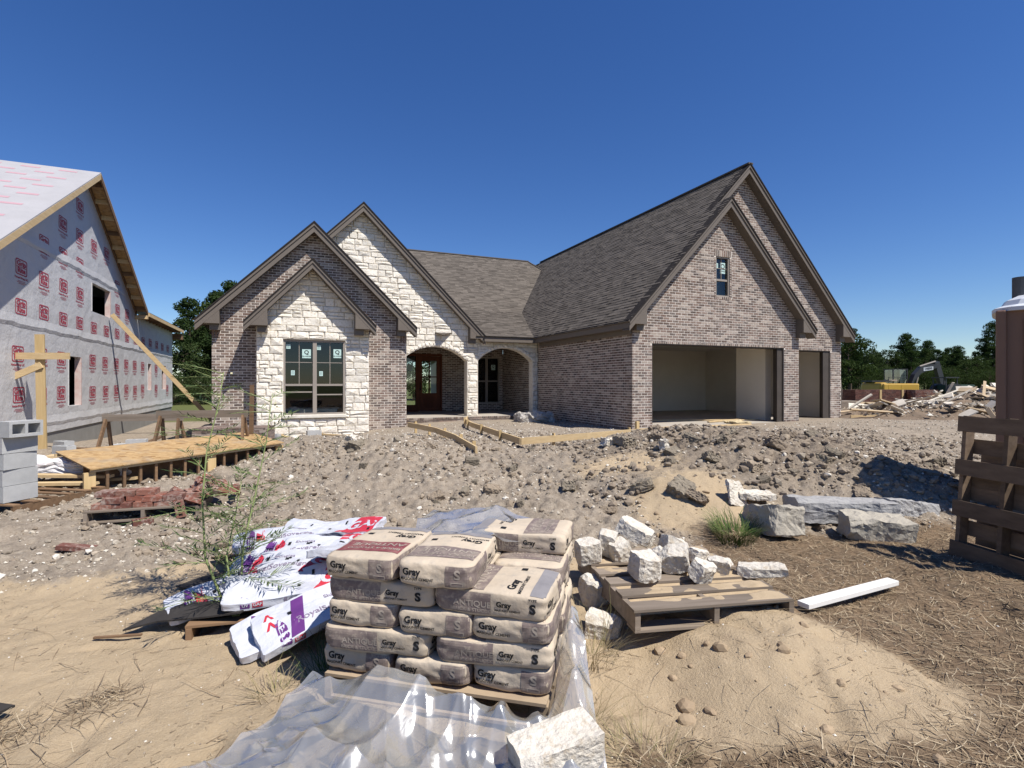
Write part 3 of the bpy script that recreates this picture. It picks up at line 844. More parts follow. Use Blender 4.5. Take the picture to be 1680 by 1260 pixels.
# stone bump-out
frP = Frame((0, BY + .03, 0), UX, UZ, NY)
bclip = [(BS, 1, ZBp + BS * (BHh + BCc) - 0.24), (-BS, 1, ZBp + BS * (BHh - BCc) - 0.24)]
WIN2 = (-0.07, 0.77, 1.62, 2.94)
poly = [(BX0, ZB), (BX1, ZB), (BX1, 9), (BX0, 9)]
for c in bclip: poly = clip(poly, *c)
wall_p = backing(frP, [poly], [WIN2], .2, 'bay_wall', M['stone_mortar'], house)
m = MB(); m.ab((BX0 + .0, BY + .232, ZB), (BX0 + .2, LY + .01, 3.35)); m.ab((BX1 - .2, BY + .232, ZB), (BX1, LY + .01, 3.35)); m.build('bay_side', M['stone'], wall_p)
for q in stone_tiles((BX0 - .02, ZB, BX1 + .02, 5.3), bclip, [(WIN2[0] - .01, WIN2[1] - .10, WIN2[2] + .01, WIN2[3] + .03)]): STONES.append((frP, q, wall_p))
gable_trim(BCc, BHh, ZBp, BS, BY - .38, BY, hv=.27)
m = MB(); m.ab((WIN2[0] - .04, BY - .07, WIN2[1] - .095), (WIN2[2] + .04, BY + .1, WIN2[1] - .004)); m.build('window_sill', M['white_sill'], house, bevel=.012)
m = MB(); m.ab((WIN2[0], BY - .01, WIN2[3] + .002), (WIN2[2], BY + .1, WIN2[3] + .028)); m.build('lintel', M['trim'], house)
w_, h_ = WIN2[2] - WIN2[0], WIN2[3] - WIN2[1]
window(Frame((WIN2[0], BY + .03, WIN2[1]), UX, UZ, NY), w_, h_, 2, 2, 2, .40, .05, (.66, .58),
       [(.62, 1.78, .24, .26, True), (1.48, 1.80, .22, .26, True), (.13, 1.98, .11, .13, False), (.96, 1.97, .11, .14, False), (.25, 1.22, .10, .14, False), (1.02, 1.20, .10, .14, False)])
dark_box((WIN2[0] - .12, BY + .235, WIN2[1] - .15), (WIN2[2] + .12, LY + 2.0, WIN2[3] + .15))
# bump roof
m = MB()
for s in (-1, 1):
    tip = BCc + s * BHh
    m.extrude([(BCc, BY - .36, ZBp + BS * BHh - .012), (tip, BY - .36, ZBp - .012), (tip, BY - .36, ZBp - .03), (BCc, BY - .36, ZBp + BS * BHh - .03)], (0, LY - BY + .36, 0))
m.build('bay_roof', M['shingle'], house)

# --- tall stone gable and porch arches -----------------------------
TC, THh, TS, ZT = 2.44, 4.43, 1.0, 3.43
TY = 19.0
tclip = [(TS, 1, ZT + TS * (THh + TC) - .24), (-TS, 1, ZT + TS * (THh - TC) - .24)]
A1 = (5.02, 1.23, 2.52, .52); A2 = (7.81, 1.15, 2.54, .51)
frT = Frame((0, TY + .03, 0), UX, UZ, NY)
pa = [(LX1 - .05, .05), (6.66, .05), (6.66, 3.3), (LX1 - .05, 3.3)]
pb = [(-1.9, 3.3), (6.66, 3.3), (6.66, 9), (-1.9, 9)]
for c in tclip: pb = clip(pb, *c)
pc = [(6.66, .05), (GX0, .05), (GX0, 3.38), (6.66, 3.38)]
wall_t = backing(frT, [pa, pb, pc], [], .32, 'arch_wall', M['stone_mortar'], house, [A1, A2])
for q in stone_tiles((LX1 - .02, .46, 6.66, 3.25), [], [], [(A1[0], A1[1] + .0, A1[2], A1[3] + .02)]): 
    STONES.append((frT, q, wall_t))
for q in stone_tiles((.2, 3.25, 6.66, 7.8), tclip, []): STONES.append((frT, q, wall_t))
for q in stone_tiles((6.66, .46, GX0, 3.36), [], [], [(A2[0], A2[1] + .0, A2[2], A2[3] + .02)]): STONES.append((frT, q, wall_t))
def ring(fr, arch, wid=.13, n=19):
    uc, hw, vs, rise = arch; Rr = (hw * hw + rise * rise) / (2 * rise); cv = vs + rise - Rr
    a0 = math.atan2(vs - cv, hw); a1 = math.pi - a0
    for k in range(n):
        t0 = a0 + (a1 - a0) * (k + .04) / n; t1 = a0 + (a1 - a0) * (k + .96) / n
        q = [(uc + r * math.cos(t), cv + r * math.sin(t)) for r, t in ((Rr + .003, t0), (Rr + wid, t0), (Rr + wid, t1), (Rr + .003, t1))]
        STONES.append((Frame(fr.O + fr.n * .012, fr.u, fr.v, fr.n), q, wall_t))
ring(frT, A1); ring(frT, A2)
# arch soffits
m = MB()
for (uc, hw, vs, rise) in (A1, A2):
    Rr = (hw * hw + rise * rise) / (2 * rise); cv = vs + rise - Rr; a0 = math.atan2(vs - cv, hw)
    for k in range(24):
        t0 = a0 + (math.pi - 2 * a0) * k / 24; t1 = a0 + (math.pi - 2 * a0) * (k + 1) / 24
        pts = [(uc + r * math.cos(t), TY + .0, cv + r * math.sin(t)) for r, t in ((Rr - .012, t0), (Rr + .02, t0), (Rr + .02, t1), (Rr - .012, t1))]
        m.extrude(pts, (0, .36, 0))
    for s in (-1, 1): m.ab((uc + s * (hw - .008), TY + .0, .46), (uc + s * (hw + .008), TY + .36, vs + .03))
m.build('arch_lining', M['stone'], wall_t)
gable_trim(TC, THh, ZT, TS, TY - .30, TY)
# stones as parts
rank = sorted(STONES, key=lambda k: -area(k[1]) / (k[0].O.y ** 2))
rest = {}
for k, (fr, q, par) in enumerate(rank):
    if k < 300:
        b = MB(); stone_shape(fr, q, b); b.build('stone', M['stone'], par)
    else:
        if par.name not in rest: rest[par.name] = (MB(), par)
        stone_shape(fr, q, rest[par.name][0])
for b, par in rest.values(): b.build('small_stonework', M['stone'], par, kind='stuff')
# porch
PB = 22.7
m = MB(); m.ab((LX1, 18.62, .05), (GX0 - .002, PB - .01, .458)); m.build('porch_slab', M['concrete'], house)
frK = Frame((0, 18.61, 0), UX, UZ, NY)
field(frK, brick_tiles((LX1, .05, GX0, .385)) + soldier_tiles(LX1, GX0, .39, .452), .012, .002, 'porch_brickwork', M['brick'], house)
frD = Frame((0, PB, 0), UX, UZ, NY)
DR = (4.35, .46, 6.3, 2.95); WN3 = (7.78, .78, 9.0, 2.85)
wall_d = backing(frD, [[(LX1, .05), (GX0, .05), (GX0, 3.3), (LX1, 3.3)]], [DR, WN3], .2, 'porch_wall', M['mortar'], house)
field(frD, brick_tiles((LX1, .46, GX0, 3.2), [], [DR, WN3]), material=M['brick'], parent=wall_d)
frE = Frame((LX1 + .005, 0, 0), (0, 1, 0), UZ, (1, 0, 0))
field(frE, brick_tiles((TY + .35, .46, PB, 3.2)), material=M['brick'], parent=house)
m = MB(); m.ab((LX1, TY + .36, 3.2), (GX0, PB, 3.25)); m.build('porch_ceiling', M['soffit'], house)
frS3 = Frame((WN3[0], PB - .0, WN3[1]), UX, UZ, NY)
window(frS3, WN3[2] - WN3[0], WN3[3] - WN3[1], 2, 1, 1, .48, .06, None, [(.95, 1.62, .2, .24, True)])
dark_box((WN3[0] - .05, PB + .22, WN3[1] - .1), (WN3[2] + .05, PB + 2.4, WN3[3] + .1))
# entry door with a side light
m = MB()
for (a, b) in ((DR[0], DR[0] + .07), (5.13, 5.25), (6.23, DR[2])): m.ab((a, PB - .03, .46), (b, PB + .1, 2.95))
m.ab((DR[0] + .07, PB - .028, 2.85), (6.23, PB + .1, 2.95)); m.ab((DR[0] + .07, PB - .02, .46), (5.13, PB + .09, .75))
dr = m.build('entry_door', M['door_wood'], house)
m = MB(); m.ab((5.26, PB + .03, .47), (5.42, PB + .08, 2.84)); m.ab((6.06, PB + .03, .47), (6.22, PB + .08, 2.84)); m.ab((5.42, PB + .03, .47), (6.06, PB + .08, 1.25)); m.ab((5.42, PB + .03, 2.66), (6.06, PB + .08, 2.84)); m.ab((5.71, PB + .035, 1.25), (5.77, PB + .075, 2.66)); m.ab((5.42, PB + .035, 1.93), (6.06, PB + .075, 1.98)); m.build('door_leaf', M['door_wood'], dr)
m = MB(); m.ab((5.55, PB + .018, .62), (5.93, PB + .029, 1.1)); m.build('door_panel', M['door_wood'], dr)
for (a, b, c, d) in ((5.42, 6.06, 1.25, 2.66), (DR[0] + .07, 5.13, .75, 2.85)):
    m = MB(); m.add([(a, PB + .055, c), (b, PB + .055, c), (b, PB + .055, d), (a, PB + .055, d)], [(0, 1, 2, 3)]); m.build('pane', M['glass'], dr)
m = MB(); m.ab((4.78, PB + .045, 2.2), (5.0, PB + .05, 2.5)); m.build('sticker', M['sticker'], dr)
m = MB(); m.tube([(5.33, PB - .02, 1.45), (5.33, PB - .02, 1.7)], .012, 8); m.ab((5.31, PB - .02, 1.38), (5.35, PB + .03, 1.45)); m.build('handle', M['ink'], dr)
m = MB(); m.ab((LX0 + .2, PB + .21, .3), (GX0, 29.8, .455)); m.build('room_floor', M['concrete'], house)
m = MB(); m.ab((LX0 + .2, PB + .0, 3.4), (GX0, 29.8, 3.43)); m.build('room_ceiling', M['drywall'], house)
m = MB(); m.ab((3.2, PB + .21, .456), (3.32, 29.79, 3.39)); m.ab((7.6, PB + .21, .456), (7.72, 29.79, 3.39)); m.build('room_partition', M['drywall'], house)

# --- roofs ----------------------------------------------------------
def slab(name, pts, th=.02):
    m = MB(); a, b, c = [Vector(p) for p in pts[:3]]; n = (b - a).cross(c - a).normalized()
    if n.z < 0: n = -n
    m.extrude([Vector(p) - n * .006 for p in pts], -n * th); return m.build(name, M['shingle'], house)
kB = math.sqrt(1 + SL * SL)
zB = lambda x: Z0 + SL * (x - 8.87)
XE = 8.83
roof_b = slab('wing_roof', [(XE, 12.42, zB(XE)), (12.60, 12.42, zB(12.60)), (12.60, 13.02, zB(12.60)), (BC, 13.02, zB(BC)), (BC, 28.6, zB(BC)), (XE, 18.6, zB(XE))])
frW, tW = shingles('shingle', roof_b, (XE, 0, zB(XE)), (0, -1, 0), (1, 0, SL),
    [[(-26.1, 0.0), (-26.1, (12.63 - XE) * kB), (-12.41, (12.63 - XE) * kB), (-12.41, 0)][::-1],
     [(-28.6, (12.63 - XE) * kB), (-28.6, (BC - XE) * kB), (-13.0, (BC - XE) * kB), (-13.0, (12.63 - XE) * kB)][::-1]])
Y1, Y2, Y3 = 18.66, 23.2, 27.6
zA1 = lambda y: 3.45 + .352 * (y - 18.7); zA2 = lambda y: zA1(Y2) + .815 * (y - Y2)
k1 = math.sqrt(1 + .352 ** 2); k2 = math.sqrt(1 + .815 ** 2)
roof_a = slab('porch_roof', [(5.2, Y1, zA1(Y1)), (10.6, Y1 + 4, zA1(Y1 + 4)), (10.8, Y2, zA1(Y2)), (2.5, Y2, zA1(Y2))])
frA, tA = shingles('shingle', roof_a, (0, Y1, zA1(Y1)), (1, 0, 0), (0, 1, .352), [[(6.2, 0), (8.9, 0), (11.0, (Y2 - Y1) * k1), (3, (Y2 - Y1) * k1)]])
roof_c = slab('main_roof', [(-1, Y2, zA2(Y2)), (11, Y2, zA2(Y2)), (13.25, 26.85, zA2(26.85)), (12.7, Y3, zA2(Y3)), (3.0, Y3, zA2(Y3))])
frC, tC = shingles('shingle', roof_c, (0, Y2, zA2(Y2)), (1, 0, 0), (0, 1, .815), [[(2.4, 0), (11.2, 0), (13.25, (26.85 - Y2) * k2), (12.7, (Y3 - Y2) * k2), (3, (Y3 - Y2) * k2)]])
def plan(reg, fr): pass
allT = [(frW, t, roof_b) for t in tW if True] + [(frA, t, roof_a) for t in tA] + [(frC, t, roof_c) for t in tC]
def shown(fr, t):
    cu = sum(k[0] for k in t[0]) / len(t[0]); cv = sum(k[1] for k in t[0]) / len(t[0]); p = fr.p(cu, cv); w = Vector((0, 0, EYE)) - p
    return area(t[0]) * abs(w.normalized().dot(fr.n)) / w.length_squared
# valley: shingles that lie under the other roof plane are dropped
def hidden(fr, t):
    cu = sum(k[0] for k in t[0]) / len(t[0]); cv = sum(k[1] for k in t[0]) / len(t[0]); p = fr.p(cu, cv)
    if fr is frW: other = (zA1(p.y) if p.y < Y2 else zA2(p.y)) if p.y > 18.7 and p.x < 13.2 else -9
    else: other = zB(p.x) if p.x > 8.8 else (ZT + TS * (THh - abs(p.x - TC)))
    return other > p.z + .25
allT = [k for k in allT if not hidden(k[0], k[1])]
allT.sort(key=lambda k: -shown(k[0], k[1]))
rest = {}
for i, (fr, t, par) in enumerate(allT):
    if i < 300:
        b = MB(); shingle_add(b, fr, t); b.build('shingle', M['shingle'], par)
    else:
        if par.name not in rest: rest[par.name] = (MB(), par)
        shingle_add(rest[par.name][0], fr, t)
for b, par in rest.values(): b.build('shingle_courses', M['shingle'], par, kind='stuff')
# slopes that face away, ridges and hips
zt = lambda xc, h, z0, s, x: z0 + s * (h - abs(x - xc))
slab('wing_roof_east', [(BC, 13.02, zB(BC)), (BC, 30.2, zB(BC)), (19.2, 30.2, Z0), (19.2, 13.02, Z0)])
slab('garage_roof_east', [(GC, 12.42, Z0 + SL * GH), (GC, 13.4, Z0 + SL * GH), (GC + GH, 13.4, Z0), (GC + GH, 12.42, Z0)])
slab('hall_roof_east', [(TC, 18.67, ZT + TS * THh), (TC, 25.2, ZT + TS * THh), (TC + THh, 25.2, ZT), (TC + THh, 18.67, ZT)])
slab('hall_roof_west', [(TC, 18.67, ZT + TS * THh), (TC, 25.2, ZT + TS * THh), (TC - THh - .2, 25.2, ZT - .2), (TC - THh - .2, 18.67, ZT - .2)])
slab('bedroom_roof_east', [(LC, 16.84, ZL + LS * LH), (LC, 19.4, ZL + LS * LH), (LC + LH, 19.4, ZL), (LC + LH, 16.84, ZL)])
slab('bedroom_roof_west', [(LC, 16.84, ZL + LS * LH), (LC, 22, ZL + LS * LH), (LC - LH, 22, ZL), (LC - LH, 16.84, ZL)])
slab('main_roof_west', [(3.0, Y3, zA2(Y3)), (-1.95, Y2, 3.6), (-1.95, 30.2, 3.4)])
slab('main_roof_north', [(3.0, Y3, zA2(Y3)), (12.7, Y3, zA2(Y3)), (14.03, 28.6, 8.6), (14.03, 30.3, 4.5), (-1.95, 30.3, 3.4)])
m = MB()
for (a, b) in (((BC, 13.0, zB(BC)), (BC, 28.6, zB(BC))), ((3.0, Y3, zA2(Y3)), (12.7, Y3, zA2(Y3))), ((12.7, Y3, zA2(Y3)), (13.25, 26.85, zA2(26.85)))):
    m.beam(Vector(a) + Vector((0, 0, .0)), Vector(b), .2, .05)
m.build('ridge_cap', M['shingle'], house)
# porch eave
m = MB(); m.ab((6.8, 18.62, 3.24), (8.86, 18.65, 3.42)); m.build('fascia', M['trim'], house)
m = MB(); m.ab((6.75, 18.655, 3.24), (8.86, TY + .02, 3.27)); m.build('soffit', M['soffit'], house)
m = MB(); m.ab((6.8, 18.57, 3.425), (8.86, 18.9, 3.45)); m.build('shingle_edge', M['shingle_edge'], house)
m = MB(); m.tube([(18.97, 13.5, 3.3), (19.0, 13.45, 2.8), (18.93, 13.42, 2.0), (19.02, 13.42, 1.4), (18.96, 13.4, .7)], .012, 6); m.build('loose_cable', M['frame'], house)
# ------------------------------------------------------------------ wrapped house on the left
M['wrap'] = mat('house_wrap', (0.58, 0.57, 0.565), (0.52, 0.512, 0.51), 1.1, 0.5, 0.35, 0, 0.6, 1.8, 0.07, c3=(0.535, 0.527, 0.523))
M['underlay'] = mat('roof_underlay', (0.39, 0.38, 0.385), (0.34, 0.332, 0.336), 1.4, 0.6, 0.3, 0, 0.35, 3, 0.04)
M['red_ink'] = mat('red_print', (0.42, 0.055, 0.085), (0.36, 0.05, 0.075), 8, .6, .2)
M['pink_ink'] = mat('pink_print', (0.47, 0.29, 0.32), (0.43, 0.26, 0.29), 8, .6, .2)
M['block_wall'] = mat('foundation_block', (0.27, 0.265, 0.25), (0.22, 0.215, 0.2), 2, .9, .15, bump=.4, bscale=50)
wh = empty('wrapped_house', (-9, 22, 0.2), 'unfinished house sheathed in grey printed house wrap with white roof underlay', 'house')
WX = -5.5
frH = Frame((WX, 0, 0), (0, 1, 0), UZ, (1, 0, 0))
RY, RZ = 19.4, 7.97
pitch = 0.575
EY0, EY1 = 13.5, 25.3
zr = lambda y: RZ - pitch * abs(y - RY)
HOLES = [(20.1, 3.9, 22.0, 4.79), (18.2, 1.06, 19.2, 2.44), (27.25, 1.38, 27.95, 2.53), (30.0, 1.38, 31.1, 2.53)]
gp_ = [(12.4, .45), (25.4, .45), (25.4, 9), (12.4, 9)]
gp_ = clip(clip(gp_, pitch, 1, RZ + pitch * RY - .12), -pitch, 1, RZ - pitch * RY - .12)
wl = backing(frH, [gp_, [(25.4, .45), (32.7, .45), (32.7, 4.4), (25.4, 4.4)]], HOLES, .14, 'wrapped_wall', M['wrap'], wh)
M['red_edge'] = mat('red_edge', (.50, .33, .30), (.56, .5, .47), 6)
for (a, b, c, d) in HOLES:      # turned-in flaps and reveals
    m = MB(); m.ab((WX - .5, a - .02, b), (WX + .012, a + .02, d)); m.build('wrap_flap', M['wrap'], wl)
    m = MB(); m.ab((WX - .15, c - .03, b), (WX + .005, c + .03, d)); m.build('opening_edge', M['red_edge'], wl)
for (z, a, b) in ((5.0, 14.8, 23.8), (3.05, 12.5, 32.6), (.72, 12.5, 32.6)):   # lapped seams of the wrap
    mm = MB(); yy = np.linspace(a, b, 60); 
    V = []
    for k, y in enumerate(yy):
        w = .012 * math.sin(y * 3.1) + .01 * math.sin(y * 7.7)
        V += [(WX + .004, y, z - .10 + w), (WX + .022, y, z - .02 + w), (WX + .004, y, z + .16 + w)]
    mm.add(V, [(3 * k + j, 3 * k + 3 + j, 3 * k + 4 + j, 3 * k + 1 + j) for k in range(59) for j in (0, 1)])
    mm.build('wrap_lap', M['wrap'], wl)
for ya in (12.4, 32.56): mm = MB(); mm.ab((WX - 12, ya, .45), (WX - .141, ya + .14, 4.4)); mm.build('side_wall', M['wrap'], wh)
mm = MB(); mm.ab((WX - 12, 12.45, -.6), (WX - .03, 32.66, .448)); mm.build('foundation', M['block_wall'], wh)
mm = MB(); mm.ab((WX - 1.6, 24.4, 3.31), (WX - .2, 24.5, 4.9)); mm.ab((WX - 1.6, 17.5, 3.31), (WX - 1.5, 24.4, 4.85)); mm.ab((WX - 3.4, 17.2, 3.31), (WX - 3.3, 22.2, 6.2)); mm.ab((WX - 3.3, 17.2, 5.6), (WX - .2, 22.2, 5.7)); mm.ab((WX - 5, 13.7, .46), (WX - 4.9, 32.5, 4.4)); mm.ab((WX - 4.9, 13.7, .45), (WX - .2, 32.5, .47)); mm.ab((WX - 4.9, 13.7, 3.2), (WX - .2, 32.5, 3.3)); mm.build('added_dark_partition', M['shade_black'], wh)  # near-black walls added to keep the openings dark and free of sky
# printed logo: a red rounded box with the two words, a line of text below
def logo():
    f = Frame((0, 0, 0), (0, 1, 0), UZ, (1, 0, 0)); b = MB()
    def rr(r0, w, h, n=4):
        P = []
        for cx, cy, a0 in ((w - r0, h - r0, 0), (-w + r0, h - r0, 90), (-w + r0, -h + r0, 180), (w - r0, -h + r0, 270)):
            for k in range(n + 1): P.append((cx + r0 * math.cos(R(a0 + 90 * k / n)), cy + r0 * math.sin(R(a0 + 90 * k / n))))
        return P
    o, i = rr(.08, .31, .27), rr(.06, .272, .232); n = len(o)
    b.add([f.p(a, c, .004) for a, c in o] + [f.p(a, c, .004) for a, c in i], [(k, (k + 1) % n, n + (k + 1) % n, n + k) for k in range(n)])
    b.add([f.p(-.25, .012, .004), f.p(.25, .012, .004), f.p(.25, -.012, .004), f.p(-.25, -.012, .004)], [(0, 1, 2, 3)])
    text_on(b, f, 'Grip', .235, 0, .115, .004, .011, 1.12); text_on(b, f, 'Rite', .235, 0, -.115, .004, .011, 1.12)
    text_on(b, f, 'House-Wrap UC', .10, 0, -.37, .004, .004)
    for k, w in ((0, .2), (1, .26), (2, .16)): b.add([f.p(-w, -.47 - .045 * k, .004), f.p(w, -.47 - .045 * k, .004), f.p(w, -.485 - .045 * k, .004), f.p(-w, -.485 - .045 * k, .004)], [(0, 1, 2, 3)])
    return mesh_from('printed_logo', np.array([tuple(p) for p in b.v]), b.f, b.r, False, [M['red_ink']])
lm = logo()
zrow = [1.42, 2.36, 3.42, 4.27, 5.12, 5.97, 6.8]
for r, z in enumerate(zrow):
    y = 12.75 + (.0 if r < 2 else .12)
    while y < 32.5:
        top = zr(y) - .45 if y < 25.4 else 4.1
        if z + .2 < top and random.random() > .03 and not any(a - .2 < y < c + .2 and b - .2 < z < d + .4 for a, b, c, d in HOLES):
            o = add_obj('printed_logo', lm, wl, (WX + random.uniform(0, .001), y + random.uniform(-.03, .03), z + random.uniform(-.03, .03))); o.scale = (1, .92, .66)
        y += 1.24
# roof
e = .02
def plane_slab(name, pts, th, material, parent):
    m = MB(); a, b, c = [Vector(p) for p in pts[:3]]; n = (b - a).cross(c - a).normalized()
    if n.z < 0: n = -n
    m.extrude(pts, -n * th); return m.build(name, material, parent)
OX = WX + .42
rf = plane_slab('roof_south', [(OX, RY, RZ), (-19, RY, RZ), (-19, EY0 - .7, zr(EY0 - .7)), (OX, EY0 - .7, zr(EY0 - .7))], .03, M['underlay'], wh)
rn = plane_slab('roof_north', [(OX, RY, RZ), (-19, RY, RZ), (-19, EY1, zr(EY1)), (OX, EY1, zr(EY1))], .03, M['underlay'], wh)
sl = math.sqrt(1 + pitch ** 2)
frR = Frame((0, RY, RZ), (1, 0, 0), (0, -1 / sl, -pitch / sl), Vector((0, -pitch / sl, 1 / sl)))
b = MB()
for r in range(15):
    for k in range(16):
        u = OX - .9 - k * .85 - (r % 2) * .4; v = .3 + r * .5
        b.add([frR.p(u, v, .004), frR.p(u + .42, v, .004), frR.p(u + .42, v + .14, .004), frR.p(u, v + .14, .004)], [(0, 1, 2, 3)])
b.build('printed_marks', M['pink_ink'], rf)['kind'] = 'stuff'
m = MB(); m.beam((OX + .02, RY, RZ - .1), (OX + .02, EY0 - .7, zr(EY0 - .7) - .1), .04, .17, up=(1, 0, 0)); m = MB()
def rake(y0, y1, x, w, dz, h, name, material):
    mm = MB(); pts = [(x, y0, zr(y0) - dz), (x, y1, zr(y1) - dz), (x, y1, zr(y1) - dz - h), (x, y0, zr(y0) - dz - h)]
    mm.extrude(pts, (w, 0, 0)); return mm.build(name, material, wh)
rake(RY, EY0 - .7, OX - .035, .038, .035, .17, 'rake_board', M['pine_y'])
rake(RY, EY1, OX - .035, .038, .035, .17, 'rake_board', M['brown_wood'])
rake(RY, EY1, WX + .004, .04, .035, .15, 'wall_rafter', M['brown_wood'])
rake(RY, EY0 - .7, WX + .004, .04, .035, .15, 'wall_rafter', M['brown_wood'])
rake(RY, EY1, WX + .05, .3, .032, .012, 'roof_decking', M['osb'])
for s, ye in ((1, EY1), (-1, EY0 - .5)):
    n = 10
    for k in range(n):
        y = RY + (ye - RY) * (k + .5) / n
        mm = MB(); mm.ab((WX + .046, y - .02, zr(y) - .19), (OX - .037, y + .02, zr(y) - .05)); mm.build('lookout', M['pine_y'] if k % 3 else M['brown_wood'], wh)
mm = MB(); mm.ab((WX - .1, EY1 - .15, zr(EY1) - .34), (OX, EY1 + .02, zr(EY1) - .2)); mm.build('eave_board', M['pine_y'], wh)
# lower rear roof
plane_slab('rear_roof', [(WX + .45, EY1 + .05, 4.52), (WX + .45, 33.2, 4.52), (-10, 33.2, 6.4), (-10, EY1 + .05, 6.4)], .03, M['underlay'], wh)
mm = MB(); mm.ab((WX + .41, EY1 + .05, 4.36), (WX + .45, 33.2, 4.50)); mm.build('fascia', M['pine_y'], wh)
for k in range(12):
    y = EY1 + .4 + k * .62
    mm = MB(); mm.ab((WX, y - .02, 4.32), (WX + .40, y + .02, 4.46)); mm.build('rafter_tail', M['brown_wood'], wh)
mm = MB(); mm.ab((WX - .1, 32.9, 4.0), (WX + .4, 33.3, 4.30)); mm.build('eave_box', M['brown_wood'], wh)

# ------------------------------------------------------------------ long prop and marker frame before the wrapped house
mm = MB(); mm.beam((WX + .1, 21.75, 4.0), (-2.45, 22.5, .22), .09, .14); mm.build('prop_board', M['pine'], None, label='long pine board propped from upper window opening down to the ground', cat='board')
mk = empty('timber_frame', (-5.0, 15.05, 0), 'upright pine post with crossbar and diagonal brace before the wrapped house', 'brace')
c = Vector((*gp(-10.5, 11.9), 0)); u = Vector((math.cos(R(-12)), math.sin(R(-12)), 0))
mm = MB(); mm.beam((c.x, c.y, -.05), (c.x - .05, c.y, 2.78), .17, .05, up=(0, -1, 0)); mm.build('post', M['pine_z'], mk)
mm = MB(); mm.beam(c - u * 2.2 + Vector((0, -.06, 2.28)), c + u * .55 + Vector((0, -.06, 2.30)), .045, .15); mm.build('crossbar', M['pine'], mk)
mm = MB(); mm.beam(c - u * .0 + Vector((0, -.05, 2.1)), c - u * 1.9 + Vector((0, -.1, 1.15)), .045, .14); mm.build('diagonal_brace', M['pine'], mk)
# ------------------------------------------------------------------ foreground: helpers
def local_thing(name, loc, rz, label, cat, group=None, tilt=None):
    o = empty(name, loc, label, cat, group)
    o.rotation_euler = (Matrix.Rotation(rz, 3, 'Z') @ (tilt.to_matrix() if tilt is not None else Matrix.Identity(3))).to_euler()
    LOCAL.add(o.name); return o
def ld_angle(dl, dd):
    x, y = gp(dl, dd); return math.atan2(y, x)
def grid_cube(n):
    bm = bmesh.new(); bmesh.ops.create_cube(bm, size=2.0)
    bmesh.ops.subdivide_edges(bm, edges=bm.edges[:], cuts=n, use_grid_fill=True)
    V = np.array([tuple(v.co) for v in bm.verts]); Fc = [tuple(v.index for v in f.verts) for f in bm.faces]
    bm.free(); return V, Fc
def rough_block(size, seed, rough=0.018, n=5, skew=0.12, smooth=0.0):
    """a split stone: skewed box, broken faces"""
    rs = random.Random(seed); V, Fc = grid_cube(n)
    cs = {}
    out = []
    sk = [[rs.uniform(-skew, skew) for _ in range(3)] for _ in range(8)]
    for p in V:
        q = np.array(p); w = np.zeros(3)
        for k in range(8):
            s = np.array([1 if k & 1 else -1, 1 if k & 2 else -1, 1 if k & 4 else -1]); ww = np.prod((1 + s * q) / 2); w += ww * np.array(sk[k])
        q = q + w
        if smooth: L = (np.abs(q) ** 6).sum() ** (1 / 6); q = q * (1 - smooth) + q / L * smooth
        r = np.array([q[i] * size[i] / 2 for i in range(3)])
        nz = mnoise.noise_vector(Vector(r) * (2.2 / max(size)) * 2 + Vector((seed * 3.7, seed, -seed)))
        nz2 = mnoise.noise_vector(Vector(r) * 28 + Vector((seed, -seed * 2.1, 5)))
        out.append(r + np.array(nz) * rough * 1.6 + np.array(nz2) * rough * .5)
    return np.array(out), Fc
def split_block(size, seed, rough=.006, cuts=7, skew=.1, sub=3):
    """a quarried stone: a box with corners and edges broken off along planes, faces lightly pitted"""
    rs = random.Random(seed); bm = bmesh.new(); bmesh.ops.create_cube(bm, size=1.0)
    for v in bm.verts: v.co = Vector([v.co[k] * size[k] * (1 + rs.uniform(-skew, skew)) for k in range(3)])
    for c in range(cuts):
        sg = Vector([rs.choice((-1, 1)) for _ in range(3)]); z = rs.randrange(3)
        nrm = Vector([sg[k] * rs.uniform(.25, 1) / size[k] for k in range(3)])
        if rs.random() < .6: nrm[z] *= rs.uniform(0, .15)
        nrm.normalize(); ext = sum(abs(nrm[k]) * size[k] / 2 for k in range(3))
        bmesh.ops.bisect_plane(bm, geom=bm.verts[:] + bm.edges[:] + bm.faces[:], plane_co=nrm * ext * rs.uniform(.70 if cuts > 8 else .80, .94), plane_no=nrm, clear_outer=True)
        bmesh.ops.holes_fill(bm, edges=[e for e in bm.edges if e.is_boundary], sides=0)
    bmesh.ops.triangulate(bm, faces=bm.faces[:])
    for k in range(sub):
        md = max(size) * .10
        es = [e for e in bm.edges if e.calc_length() > md]
        if es: bmesh.ops.subdivide_edges(bm, edges=es, cuts=1); bmesh.ops.triangulate(bm, faces=bm.faces[:])
    so_ = Vector((seed * 1.7, -seed, seed * .3))
    for v in bm.verts: v.co += mnoise.noise_vector(v.co * 9 + so_) * rough * 1.3 + mnoise.noise_vector(v.co * 40 + so_) * rough * .8
    bm.verts.index_update()
    V = np.array([tuple(v.co) for v in bm.verts]); Fc = [tuple(v.index for v in f.verts) for f in bm.faces]; bm.free()
    return V, Fc
def put_block(name, size, seed, loc, rot, material, label, cat, group=None, rough=.006, n=5, skew=.12):
    V, Fc = split_block(size, seed, rough * 1.5, 4 if n == 9 else (10 if rough < .008 else 7), skew, 5)
    me = mesh_from(name, V, Fc, None, False, [material])
    o = add_obj(name, me, None, loc, rot)
    return tag(o, label, cat, group)

